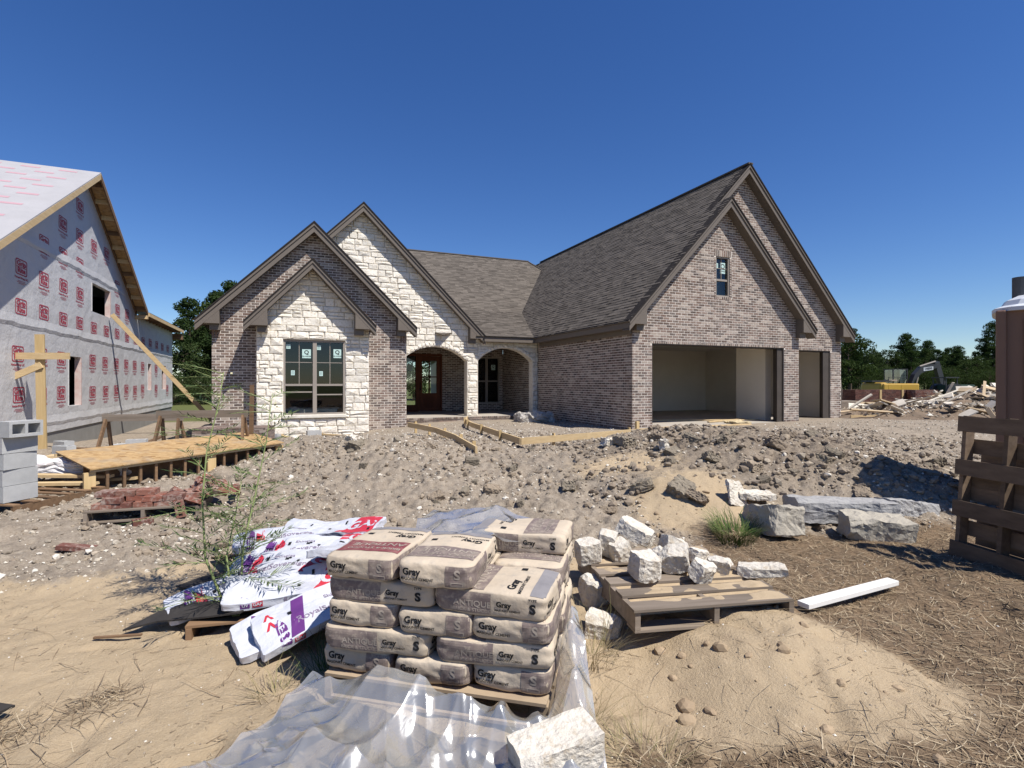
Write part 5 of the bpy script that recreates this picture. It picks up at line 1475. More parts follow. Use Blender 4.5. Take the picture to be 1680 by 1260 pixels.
tc = Vector((*gp(5.95, 5.70), 0)); tr_ = Matrix.Rotation(-TH - R(43), 3, 'Z')
def tb_(m, c, s): m.box(tc + tr_ @ Vector(c), s, tr_)
m = MB(); tb_(m, (0, 0, .30), (1.12, 1.12, .14)); m.build('base', M['pvc'], to)
m = MB(); tb_(m, (0, 0, 1.42), (1.04, 1.04, 2.1)); m.build('cabin', M['toilet_brown'], to)
for sx_ in (-1, 1):
    for sy_ in (-1, 1):
        m = MB(); tb_(m, (sx_ * .52, sy_ * .52, 1.42), (.085, .085, 2.1)); m.build('corner_post', M['toilet_brown'], to, bevel=.015)
for dx in (-.3, .0, .3):
    m = MB(); tb_(m, (dx, -.53, 1.42), (.09, .03, 1.9)); m.build('panel_rib', M['toilet_brown'], to, bevel=.008)
m = MB(); RP = [(.60, 2.46), (.60, 2.50), (.53, 2.53), (.50, 2.585), (.40, 2.64), (.22, 2.675)]; V_ = []; n_r = 24
for (a_, z_) in RP:
    for k in range(n_r):
        t_ = 2 * math.pi * (k + .5) / n_r; cx_, sy_ = math.cos(t_), math.sin(t_); q_ = a_ / (abs(cx_) ** 5 + abs(sy_) ** 5) ** .2
        V_.append(tc + tr_ @ Vector((cx_ * q_, sy_ * q_, z_)))
m.add(V_, [(i_ * n_r + k, i_ * n_r + (k + 1) % n_r, (i_ + 1) * n_r + (k + 1) % n_r, (i_ + 1) * n_r + k) for i_ in range(len(RP) - 1) for k in range(n_r)] + [tuple(range(n_r - 1, -1, -1)), tuple(range((len(RP) - 1) * n_r, len(RP) * n_r))])
m.build('roof', M['toilet_roof'], to)
m = MB(); q = tc + tr_ @ Vector((-.36, -.12, 2.6)); m.tube([q, q + Vector((0, 0, .26))], .075, 16); m.build('vent_pipe', M['pvc'], to)
# ------------------------------------------------------------------ left middle ground
M['cmu'] = mat('concrete_block', (.44, .44, .43), (.36, .36, .352), 6, .95, .1, .08, .6, 90, .006, obj=True)
def cmu_geo(a=.39, b=.19, h=.19):
    m = MB(); t = .034
    m.box((0, -b / 2 + t / 2, h / 2), (a, t, h)); m.box((0, b / 2 - t / 2, h / 2), (a, t, h))
    for x in (-a / 2 + t / 2, 0, a / 2 - t / 2): m.box((x, 0, h / 2), (t, b - 2 * t, h))
    return mesh_from('concrete_block', np.array([tuple(p) for p in m.v]), m.f, [0.0] * len(m.f), False, [M['cmu']])
CM = cmu_geo()
cb = Vector((*gp(-6.50, 6.9), 0)); cu_ = Vector((*gp(.985, -.17), 0)).normalized(); cv_ = Vector((-cu_.y, cu_.x, 0)); ca_ = math.atan2(cu_.y, cu_.x)
gzb = gz(cb.x, cb.y)
make_pallet('block_pallet', (cb.x + cu_.x * -.05 + cv_.x * .1, cb.y + cu_.y * -.05 + cv_.y * .1, gzb - .02), ca_, 'worn pallet under the grey concrete blocks', 1.5, 1.2, 6, M['brown_wood'], seed=12)
def block(px, py, z, rz, flip, lab):
    p = cb + cu_ * px + cv_ * py; rot = (R(90) if flip else 0, 0, ca_ + rz + R(random.uniform(-3.5, 3.5)))
    p = p + cu_ * random.uniform(-.012, .012) + cv_ * random.uniform(-.012, .012)
    o = add_obj('concrete_block', CM, None, (p.x, p.y, gzb + .125 + z + (.095 if flip else 0)), rot)
    tag(o, lab, 'concrete block', 'grey concrete blocks on the pallet')
for k in range(5):
    block(.42, -.28, k * .196, R(90), k == 4, f'grey concrete block, {["lowest", "second", "third", "fourth", "topmost"][k]} in the outer corner column nearest the bricks')
for k in range(6):
    block(.09, -.50 + .02 * (k % 2), k * .196, 0, k < 2, f'grey concrete block, {["lowest", "second", "third", "fourth", "fifth", "topmost"][k]} in the tall column beside the corner column')
for k in range(5):
    block(-.32, -.48 + .015 * (k % 3), k * .196, 0, k == 3, f'grey concrete block, {["lowest", "second", "third", "fourth", "topmost"][k]} in the column farthest from the bricks')

# reclaimed bricks on a low pallet
M['red_brick'] = brick_mat('reclaimed_red_brick', [(.22, .075, .05), (.28, .10, .065), (.18, .07, .052), (.25, .12, .085), (.30, .13, .09)], (.46, .40, .34), .42)
def brick_geo(holes=False):
    m = MB(); V, Fc = grid_cube(1)
    V = [Vector((p[0] * .0975, p[1] * .046, p[2] * .0285)) for p in V]
    V = [p + mnoise.noise_vector(p * 30) * .003 for p in V]; m.add(V, Fc, 0.0)
    return mesh_from('red_brick', np.array([tuple(p) for p in m.v]), m.f, m.r, False, [M['red_brick']])
RB = brick_geo()
def cored_brick():
    m = MB(); L, W, H = .195, .092, .058; n = 4; t = .016; cw = (L - t * (n + 1)) / n; wy = .024
    m.box((0, -W / 2 + wy / 2, 0), (L, wy, H)); m.box((0, W / 2 - wy / 2, 0), (L, wy, H))
    for k in range(n + 1): m.box((-L / 2 + t / 2 + k * (cw + t), 0, 0), (t, W - 2 * wy, H))
    m.box((0, 0, -H / 2 + .01), (L - .01, W - 2 * wy - .001, .01))
    return mesh_from('red_brick', np.array([tuple(p) for p in m.v]), m.f, [0.0] * len(m.f), False, [M['red_brick']])
CB = cored_brick()
bo = Vector((*gp(-4.38, 6.5), 0)); bu = Vector((*gp(1.0, .32), 0)).normalized(); bv = Vector((-bu.y, bu.x, 0)); ba = math.atan2(bu.y, bu.x); bz0 = gz(bo.x, bo.y)
make_pallet('brick_pallet', (bo.x, bo.y, bz0 - .01), ba, 'low grey pallet under the reclaimed red bricks', 1.15, .75, 5, M['old_wood'], seed=22)
GB = 'reclaimed red bricks on the low pallet'
def rbrick(p, q, z, rz, rot=(0, 0), lab='', mesh=None):
    w = bo + bu * p + bv * q
    o = add_obj('red_brick', mesh or RB, None, (w.x, w.y, bz0 + .125 + z), (rot[0], rot[1], ba + rz)); tag(o, lab, 'brick', GB); return o
n_ = 0
for lay in range(3):
    for r in range(3):
        for k in range(5):
            if lay == 2 and (k > 2 or r == 0): continue
            if lay == 1 and r == 0 and k in (1, 4): continue
            rbrick(-.44 + .205 * k + (.1 if lay % 2 else 0) + random.uniform(-.01, .01), -.24 + .11 * r + random.uniform(-.008, .008), .03 + lay * .06, R(random.uniform(-4, 4)), lab=f'reclaimed red brick laid flat in the {["lowest", "second", "top"][lay]} course of the low stack')
for k in range(34):
    a = random.uniform(0, 6.28); r_ = abs(random.gauss(0, .17))
    rbrick(.55 + r_ * math.cos(a), .12 + r_ * math.sin(a), .06 + max(0, .17 - r_ * .5) * random.uniform(.5, 1), random.uniform(0, 3.1), (R(random.uniform(-35, 35)), R(random.uniform(-35, 35))), 'loose reclaimed brick tumbled in the heap at the end of the stack')
w = on(-3.88, 6.22, .10); o = add_obj('red_brick', CB, None, w, (R(90), R(80), ba)); tag(o, 'cored red brick standing on end against the low pallet', 'brick')
w = on(-4.15, 5.98, .03); o = add_obj('red_brick', CB, None, w, (R(8), 0, ba + .5)); tag(o, 'cored red brick lying on the dirt before the low pallet', 'brick')
w = on(-4.25, 5.20, .03); o = add_obj('red_brick', RB, None, w, (0, R(8), ba - .1)); o.scale = (1.6, 1.2, .7); tag(o, 'flat red brick half buried in the dirt', 'brick')

# strand-board form on studs
osb = empty('strand_board_form', (*gp(-5.1, 8.7), .2), 'long strand board panel on a pine stud frame lying before the house', 'panel')
pA, pB = Vector((*gp(-5.84, 7.38), 0)), Vector((*gp(-4.32, 9.95), 0))
eu = (pB - pA).normalized(); ev = Vector((-eu.y, eu.x, 0)); Lf = (pB - pA).length
zg = .14; hF = .33
up0 = lambda t: zg + hF + .05 * t
T = lambda a, b, z: pA + eu * a + ev * b + Vector((0, 0, z))
m = MB(); m.extrude([T(-.02, -.03, zg + hF + .02), T(Lf + .04, -.03, zg + hF + .10), T(Lf + .1, 1.15, zg + hF + .24), T(.02, 1.22, zg + hF + .18)], (0, 0, .016)); m.build('sheathing', M['osb'], osb)
m = MB(); m.beam(T(0, .02, zg + hF), T(Lf, .02, zg + hF + .08), .04, .04); m.build('top_plate', M['pine'], osb)
m = MB(); m.beam(T(0, 1.18, zg + hF + .14), T(Lf, 1.12, zg + hF + .20), .04, .04); m.build('rear_plate', M['pine'], osb)
m = MB(); m.beam(T(0, .35, zg + .02), T(Lf, .35, zg + .06), .09, .04); m.build('bottom_plate', M['pine'], osb)
n = 14
for k in range(n + 1):
    a = Lf * k / n; wide = k in (0, 8, n)
    m = MB(); m.beam(T(a, .05, zg - .02), T(a, .05, zg + hF - .02 + .08 * k / n), .14 if wide else .036, .04, up=ev); m.build('stud', M['pine_z'] if wide else M['brown_wood'], osb)
m = MB(); m.extrude([T(.05, .36, zg), T(Lf, .36, zg + .04), T(Lf, .36, zg + hF + .10), T(.05, .36, zg + hF + .05)], ev * .015); m.build('back_panel', M['brown_wood'], osb)

# saw horses, boards, wrap waste
def sawhorse(l, d, yaw, length, h, lab):
    t = local_thing('sawhorse', on(l, d, 0), R(yaw) - TH, lab, 'sawhorse')
    m = MB().box((0, 0, h), (length, .045, .14)); m.build('beam', M['brown_wood'] if h < .7 else M['old_wood'], t)
    for sx_ in (-1, 1):
        for sy_ in (-1, 1):
            m = MB(); m.beam((sx_ * (length / 2 - .08), sy_ * .03, h - .03), (sx_ * (length / 2 - .02), sy_ * .32, -.03), .09, .036, up=(1, 0, 0)); m.build('leg', M['brown_wood'], t)
    return t
sawhorse(-5.75, 9.9, 12, 1.55, .82, 'wooden sawhorse standing behind the strand board form')
sawhorse(-7.55, 10.9, 10, 1.5, .80, 'grey wooden sawhorse beside the upright timber post')
m = MB(); m.beam(on(-5.1, 10.4, 0), on(-5.08, 10.4, 1.25), .08, .04, up=(0, 1, 0)); m.build('stake', M['brown_wood'], None, label='tall brown stake behind the strand board form', cat='stake')
for k, (l0, d0, l1, d1, z, w_) in enumerate([(-7.1, 7.35, -5.85, 7.5, .12, .12), (-7.3, 7.6, -5.8, 7.7, .16, .14), (-7.0, 7.9, -5.6, 7.95, .10, .10), (-7.1, 8.4, -5.7, 8.7, .24, .14), (-7.6, 8.7, -6.5, 9.1, .3, .3)]):
    m = MB(); m.beam(on(l0, d0, z), on(l1, d1, z + .02), w_, .04); m.build('pine_board', M['pine'], None, label=['pine board lowest of the loose lumber by the blocks', 'pine board second of the loose lumber by the blocks', 'narrow pine board beside the white wrap waste', 'pine board reaching under the strand board form', 'wide pine board beyond the white wrap waste'][k], cat='board', group='loose pine boards by the blocks')
m = MB(); V, Fc = rough_block((1.5, .55, .26), 5, .06, 14, .25, .6); m.add([Vector(p) for p in V], Fc)
o = m.build('wrap_waste', mat('white_wrap', (.72, .71, .70), (.62, .60, .6), 6, .6, .3, bump=.8, bscale=9, bdist=.03, c3=(.70, .62, .62)), None, label='crumpled white house wrap waste heaped on the loose boards', cat='wrap', raw=True)
o.location = on(-6.62, 8.15, .24); o.rotation_euler = (0, 0, R(8) - TH)
m = MB(); V, Fc = rough_block((.15, .10, .10), 6, .02, 4, .2); m.add([Vector(p) for p in V], Fc); o2 = m.build('red_print', M['red_ink'], None, raw=True); o2.parent = o; o2.location = (.12, -.18, .10)
# blocks and bricks by the foundation
for k, (l, d, yaw) in enumerate([(-8.6, 12.2, 20), (-8.1, 12.4, -5), (-7.2, 12.0, 30), (-9.4, 12.6, 80)]):
    o = add_obj('concrete_block', CM, None, on(l, d, .0), (R(90) if k % 2 else 0, 0, R(yaw) - TH)); tag(o, ['loose concrete block by the timber post', 'loose concrete block lying on its side by the foundation', 'loose concrete block beneath the grey sawhorse', 'loose concrete block beyond the tall block columns'][k], 'concrete block')
rc = random.Random(31)
for k in range(16):
    l, d = rc.uniform(-9.6, -5.0), rc.uniform(10.8, 15.5); q = on(l, d, .03)
    if k % 2:
        m = MB(); aa = rc.uniform(0, 3.1); dvv = Vector((math.cos(aa), math.sin(aa), 0)) * rc.uniform(.4, 1.1); m.beam(q - dvv, q + dvv + Vector((0, 0, rc.uniform(0, .12))), .1, .04); m.build('offcut_board', M['pine'] if k % 4 == 1 else M['brown_wood'], None, label=('pale' if k % 4 == 1 else 'brown') + ' offcut board lying on the dirt before the wrapped house', cat='board', group='offcut boards before the wrapped house, ' + ('pale' if k % 4 == 1 else 'brown'))
    else:
        o = add_obj('red_brick' if k % 4 else 'concrete_block', RB if k % 4 else CM, None, q, (0, 0, rc.uniform(0, 6))); tag(o, 'stray ' + ('red brick' if k % 4 else 'grey block') + ' lying on the dirt before the wrapped house', 'brick' if k % 4 else 'concrete block', 'strays before the wrapped house, ' + ('bricks' if k % 4 else 'blocks'))
st0 = Vector((*gp(-6.35, 12.2), 0)); zz0 = gz(st0.x, st0.y)
def masonry_stack(name, c, yaw, size, material, lab, cat, bl=.2, bh=.066, fields=('front', 'left'), capm=None):
    t = empty(name, c, lab, cat, None); a, b, h = size
    rt = Matrix.Rotation(yaw, 3, 'Z'); O = Vector(c)
    m = MB(); m.box(O + Vector((0, 0, h / 2)), (a - .02, b - .02, h - .01), rt); m.build('core', capm or M['mortar'], t)
    for (u, n, wd, off) in ((rt @ Vector((1, 0, 0)), rt @ Vector((0, -1, 0)), a, b), (rt @ Vector((0, -1, 0)), rt @ Vector((-1, 0, 0)), b, a), (rt @ Vector((0, 1, 0)), rt @ Vector((1, 0, 0)), b, a)):
        fr = Frame(O + n * (off / 2 - .012), u, UZ, n)
        f = field(fr, brick_tiles((-wd / 2, 0, wd / 2, h), bl=bl, bh=bh, gap=.006), .012, .005, 'brickwork', material, t)
    fr = Frame(O + Vector((0, 0, h - .006)), rt @ Vector((1, 0, 0)), rt @ Vector((0, 1, 0)), UZ)
    field(fr, brick_tiles((-a / 2, -b / 2, a / 2, b / 2), bl=bl, bh=.1, gap=.006), .012, .004, 'top_course', material, t)
    return t
masonry_stack('brick_stack', (st0.x, st0.y, zz0), R(8) - TH, (1.5, .8, .5), M['brick'], 'dark reclaimed brick stack beyond the sawhorse', 'brick stack')
s2 = Vector((*gp(-6.6, 16.5), 0)); masonry_stack('stone_stack', (s2.x, s2.y, -.05), R(10) - TH, (2.4, 1.0, .95), M['stone'], 'low stack of pale stone slabs by the block foundation', 'stone stack', .7, .12)

# ------------------------------------------------------------------ walkway forms
def form(pts, h, label, stakes):
    t = empty('walkway_form', (pts[0][0], pts[0][1], pts[0][2]), label, 'form boards')
    for a, b in zip(pts[:-1], pts[1:]):
        m = MB(); A, B = Vector(a), Vector(b); m.beam(A, B, .038, h); m.build('form_board', M['pine_y'] if abs(B.y - A.y) > abs(B.x - A.x) else M['pine'], t)
    for (s, off) in stakes:
        k = int(s); f = s - k; A, B = Vector(pts[k]), Vector(pts[k + 1]); p = A + (B - A) * f; d = (B - A).normalized(); q = Vector((-d.y, d.x, 0)) * off
        m = MB(); m.beam(p + q + Vector((0, 0, -.2)), p + q + Vector((0, 0, .11)), .06, .036, up=d); m.build('stake', M['pine_z'], t)
    return t
zf = .55
def F_(l, d, z=zf): return (*gp(l, d), z)
form([F_(-2.85, 14.6), F_(-2.4, 13.9), F_(-1.85, 12.9), F_(-1.2, 11.2), F_(-.62, 9.25, .53)], .13, 'pine form boards edging the near side of the new walk', [(0.5, .05), (1.5, .05), (2.4, .05), (3.2, .05), (3.8, .05)])
form([F_(-1.45, 17.3, .55), F_(-1.42, 16.4), F_(-1.32, 15.6), F_(-1.1, 14.6), F_(.17, 10.35, .56), F_(1.6, 11.4, .56), F_(3.9, 13.25, .55)], .13, 'pine form boards turning a corner before the garage', [(1.5, -.05), (2.5, -.05), (3.3, -.05), (3.7, -.05), (4.5, .05), (5.5, .05)])
m = MB(); m.beam(F_(-.72, 8.95, .40), F_(-.15, 9.2, .44), .09, .035); m.build('pine_board', M['pine'], None, label='short pine board at the end of the near form', cat='board')
m = MB(); p = Vector((9.05, 12.35, .2)); m.beam(p, p + Vector((0, 0, .42)), .09, .09, up=(0, 1, 0)); m.build('stake', M['pine_z'], None, label='square pine stake at the garage corner', cat='stake')
for k, (a, b) in enumerate((((10.4, 12.3, .42), (13.2, 12.25, .42)), ((11.0, 14.8, .43), (14.9, 13.6, .43)), ((12.6, 13.4, .43), (14.3, 13.8, .44)))):
    m = MB(); m.beam(a, b, .09, .035); m.build('pine_board', M['pine'], None, label=['pine board along the garage slab edge', 'long board lying on the garage floor', 'short board lying on the garage floor by the pier'][k], cat='board')
m = MB(); V, Fc = rough_block((.7, .5, .08), 8, .04, 8, .2, .5); m.add([Vector(p) for p in V], Fc); o = m.build('rubbish_heap', mat('straw_rubbish', (.55, .45, .28), (.4, .32, .2), 14, .9, .1, bump=.8, bscale=20, bdist=.02), None, label='flat heap of straw coloured rubbish on the garage slab', cat='rubbish', raw=True); o.location = (13.3, 12.9, .44)
m = MB(); V, Fc = rough_block((1.3, .8, .38), 18, .12, 12, .3, .8); m.add([Vector(p) for p in V], Fc); o = m.build('gravel_heap', mat('white_gravel', (.52, .49, .45), (.36, .33, .29), 18, .95, .1, bump=1, bscale=30, bdist=.03), None, label='small heap of pale gravel in the shade beside the garage wall', cat='gravel', raw=True, kind='stuff'); o.location = (8.1, 17.0, .42)
# forms and boards by the third bay
form([(18.9, 13.0, .46), (22.3, 12.1, .45), (24.6, 10.9, .47)], .13, 'brown form boards running out from the third garage bay', [(0.4, .05), (1.4, .05)])
form([(24.0, 12.2, .5), (29.5, 13.3, .55)], .12, 'pale form board before the rubble heap', [(.3, .05)])
# ------------------------------------------------------------------ background: excavator, rubble, brick cubes
M['yellow'] = mat('machine_yellow', (.50, .31, .05), (.42, .26, .05), 1.5, .45, .4)
M['black_steel'] = mat('black_steel', (.03, .031, .034), (.045, .045, .047), 4, .5, .4)
M['cab_glass'] = glass_mat('cab_glass', (.4, .45, .5), .15)
exl, exd = 31.4, 44.0
ex = empty('excavator', (*gp(exl, exd), .35), 'yellow tracked excavator with black boom and arm by the rubble', 'excavator')
EO = Vector((*gp(exl, exd), .05)); er = Matrix.Rotation(-TH + R(5), 3, 'Z')
def eb(m, c, s, rot=None): m.box(EO + er @ Vector(c), s, er if rot is None else er @ rot)
for sy_ in (-1, 1):
    m = MB(); pts = []
    for k in range(20):
        a = 2 * math.pi * k / 20; pts.append((1.55 * (1 if math.cos(a) > 0 else -1) + .36 * math.cos(a), .36 + .36 * math.sin(a)))
    m.extrude([EO + er @ Vector((p[0], sy_ * 1.1 - .25, p[1])) for p in pts], er @ Vector((0, .5, 0))); m.build('track', M['black_steel'], ex)
m = MB(); eb(m, (0, 0, .62), (1.6, 1.7, .3)); m.build('undercarriage', M['black_steel'], ex)
m = MB(); eb(m, (-.2, 0, 1.2), (3.1, 2.5, .78)); m.build('body', M['yellow'], ex, bevel=.1)
m = MB(); eb(m, (-1.55, 0, 1.25), (.7, 2.3, .85)); m.build('counterweight', M['yellow'], ex, bevel=.2)
for hx_ in (-1.2, -.4, .4):
    m = MB(); eb(m, (hx_, -1.1, 1.85), (.03, .03, .5)); m.build('handrail_post', M['black_steel'], ex)
m = MB(); eb(m, (-.4, -1.1, 2.1), (1.7, .03, .03)); m.build('handrail', M['black_steel'], ex)
for hx_ in (-.9, .2):
    m = MB(); eb(m, (hx_, -1.255, 1.3), (.9, .012, .4)); m.build('access_panel', M['yellow'], ex)
m = MB(); eb(m, (-.2, -1.256, .95), (2.8, .01, .14)); m.build('side_stripe', M['black_steel'], ex)
m = MB(); eb(m, (-1.2, .2, 1.78), (1.7, 1.2, .12)); m.build('deck_top', M['black_steel'], ex)
m = MB(); eb(m, (.15, .3, 1.85), (.8, .5, .12)); m.build('hatch', M['frame'], ex)
m = MB(); eb(m, (1.0, .75, 2.0), (1.3, .95, 1.5)); m.build('cab', M['cab_glass'], ex)
m = MB()
for dx in (-.62, .62):
    for dy in (-.45, .45): eb(m, (1.0 + dx, .75 + dy, 2.0), (.08, .08, 1.55))
eb(m, (1.0, .75, 2.78), (1.35, 1.0, .06)); m.build('cab_frame', M['black_steel'], ex)
def seg(name, pts, w, hs, material=M['black_steel']):
    m = MB(); top = []; bot = []
    for (x, z), h in zip(pts, hs): top.append((x, z + h / 2)); bot.append((x, z - h / 2))
    m.extrude([EO + er @ Vector((p[0], -.2 - w / 2, p[1])) for p in top + bot[::-1]], er @ Vector((0, w, 0))); return m.build(name, material, ex)
bo_ = seg('boom', [(1.3, 1.2), (1.7, 2.1), (2.3, 2.72), (3.0, 2.92), (3.75, 3.05)], .42, [.4, .5, .52, .45, .3])
m = MB(); m.beam(EO + er @ Vector((3.72, -.2, 3.35)), EO + er @ Vector((4.35, -.2, 1.25)), .34, .42, up=er @ Vector((1, 0, 0))); m.build('arm', M['black_steel'], ex)
for (a, b) in (((1.9, 1.2), (2.25, 2.55)), ((2.3, 3.0), (3.7, 3.42)), ((3.95, 2.9), (4.6, 1.5))):
    m = MB(); m.tube([EO + er @ Vector((a[0], -.2, a[1])), EO + er @ Vector((b[0], -.2, b[1]))], .07, 8); m.build('ram', M['frame'], ex)
m = MB(); m.extrude([EO + er @ Vector((x, -.7, z)) for x, z in ((4.2, 1.35), (4.75, 1.3), (4.9, .75), (4.55, .35), (4.0, .45), (4.35, .85))], er @ Vector((0, 1.0, 0))); m.build('bucket', M['black_steel'], ex)
fe = Frame(EO + er @ Vector((0, -.42, 0)), er @ Vector((1, 0, 0)), UZ, er @ Vector((0, -1, 0)))
m = MB(); m.extrude([fe.p(2.45, 2.62, .0), fe.p(3.3, 2.72, .0), fe.p(3.3, 3.0, .0), fe.p(2.45, 2.9, .0)], fe.n * .01); pl_ = m.build('name_plate', M['toilet_roof'], bo_)
m = MB(); text_on(m, fe, 'DEERE', .24, 2.88, 2.81, .014, .01, 1.0, .115); m.build('lettering', M['ink'], pl_)['kind'] = 'stuff'
# second machine, dark, beyond the heap
ex2 = empty('tractor', (*gp(33.5, 41), .4), 'dark tractor half hidden beyond the rubble heap', 'tractor')
EO = Vector((*gp(34.2, 41), .4))
m = MB(); eb(m, (0, 0, .9), (2.2, 1.1, .5)); m.build('hood', mat('dark_green_paint', (.03, .06, .045)), ex2, bevel=.08)
m = MB(); eb(m, (-.9, 0, 1.7), (1.1, 1.3, .08)); m.build('canopy', M['black_steel'], ex2)
for dx in (-1.35, -.45):
    for dy in (-.55, .55): m = MB(); eb(m, (dx, dy, 1.25), (.06, .06, .9)); m.build('canopy_post', M['black_steel'], ex2)
for dx, r_ in ((-.8, .62), (.8, .42)):
    for dy in (-.7, .7):
        m = MB(); q = EO + er @ Vector((dx, dy, r_)); m.tube([q - er @ Vector((0, .17, 0)), q + er @ Vector((0, .17, 0))], r_, 18); m.build('wheel', M['black_steel'], ex2)
M['dark_brick'] = brick_mat('cube_brick', [(.12, .045, .034), (.15, .06, .045), (.09, .04, .034), (.17, .075, .055)], (.3, .25, .2), .15)
for k, (l, d, a, lab) in enumerate([(16.75, 25.4, 1.5, 'dark brick cube at the garage end of the row'), (18.15, 25.8, 1.25, 'brick cube in the middle of the row'), (19.15, 24.9, .9, 'red brick cube at the rubble end of the row')]):
    x, y = gp(l, d); masonry_stack('brick_cube', (x, y, .36), -TH + R((4, 4, -14)[k]), (a, 1.0, 1.0), M['dark_brick'] if k < 2 else M['red_brick'], lab, 'brick cube', capm=M['dark_brick'])  # the last cube gets the lighter red brick
    if k < 2:
        m = MB(); rt = Matrix.Rotation(-TH + R(4), 3, 'Z'); m.box(Vector((x, y, .86)) + rt @ Vector((a * .32, -.50, 0)), (.10, .06, 1.02), rt); m.build('strap_board', M['pine_z'], bpy.data.objects['brick_cube' + ('' if k == 0 else f'.{k:03d}')])
m = MB(); x, y = gp(14.6, 24.0); m.box((x, y, .62), (1.6, .9, .55), Matrix.Rotation(-TH, 3, 'Z')); m.build('lumber_pack', M['old_wood'], None, label='low grey lumber pack beside the brick cubes', cat='lumber', bevel=.02)
# rubble heap of broken boards
M['deb1'] = mat('broken_board_pale', (.68, .62, .52), (.56, .50, .41), 3, .8, .2, .12)
M['deb2'] = mat('broken_board_tan', (.52, .40, .26), (.42, .32, .2), 3, .8, .2, .15)
M['deb3'] = mat('rubble_earth', (.24, .18, .13), (.17, .13, .095), 3, .95, .1, .2, .8, 8, .05)
def heap(l, d):
    return .95 * math.exp(-(((l - 19.8) / 2.6) ** 2 + ((d - 21.5) / 2.2) ** 2)) + .32 * math.exp(-(((l - 17.2) / 2.2) ** 2 + ((d - 20.5) / 1.6) ** 2)) + .35 * math.exp(-(((l - 14.3) / 2.0) ** 2 + ((d - 20.5) / 1.5) ** 2)) + .75 * math.exp(-(((l - 23.5) / 3) ** 2 + ((d - 24) / 2.4) ** 2))
n1 = 60; hl, hd = np.meshgrid(np.linspace(10.5, 28, 90), np.linspace(17.5, 28, n1))
hz = np.vectorize(heap)(hl, hd); hz = hz * (1 + .7 * (fbm(hl * 1.6, hd * 1.6, 4, 3) - .5)) + .35 * sstep(.03, .2, hz) * (fbm(hl * 3, hd * 3, 3, 9) - .45) - .06
c_, s_ = math.cos(TH), math.sin(TH)
hx = hl * c_ + hd * s_; hy = -hl * s_ + hd * c_
idx = np.arange(90 * n1).reshape(n1, 90); Fq = np.stack([idx[:-1, :-1], idx[:-1, 1:], idx[1:, 1:], idx[1:, :-1]], -1).reshape(-1, 4)
me = mesh_from('rubble_heap', np.stack([hx, hy, base_h(hx, hy) + hz], -1).reshape(-1, 3), Fq, None, False, [M['deb3']])
tag(add_obj('rubble_heap', me), 'earth and rubble heap strewn with broken boards near the excavator', 'rubble', kind='stuff')
rs = random.Random(5)
cand = []
while len(cand) < 290:
    l = rs.uniform(12, 27); d = rs.uniform(18, 26); h = heap(l, d)
    if h > rs.uniform(.04, .6): cand.append((l, d, h))
for k, (l, d, h) in enumerate(cand):
    x, y = gp(l, d); z = gz(x, y) + h * 1.0 + rs.uniform(0, .16)
    L = rs.choice((.35, .6, .9, 1.3, 1.9)) * rs.uniform(.7, 1.2); w_ = rs.choice((.09, .14, .3, .45)); 
    if w_ > .25: L = min(L, .7)
    rot = Matrix.Rotation(rs.uniform(0, 3.14), 3, 'Z') @ Matrix.Rotation(rs.gauss(0, .33), 3, 'Y') @ Matrix.Rotation(rs.gauss(0, .4), 3, 'X')
    m = MB(); m.box((0, 0, 0), (L, w_, rs.choice((.02, .04, .05))), None)
    pale = rs.random() < .72
    o = m.build('broken_board', M['deb1'] if pale else M['deb2'], None, raw=True)
    o.location = (x, y, z); o.rotation_euler = rot.to_euler()
    tag(o, ('pale ' if pale else 'tan ') + ('wide broken panel' if w_ > .25 else ('long broken board' if L > .8 else 'short broken board')) + ' strewn on the rubble heap', 'broken board', 'broken boards on the rubble heap ' + ('pale' if pale else 'tan'))

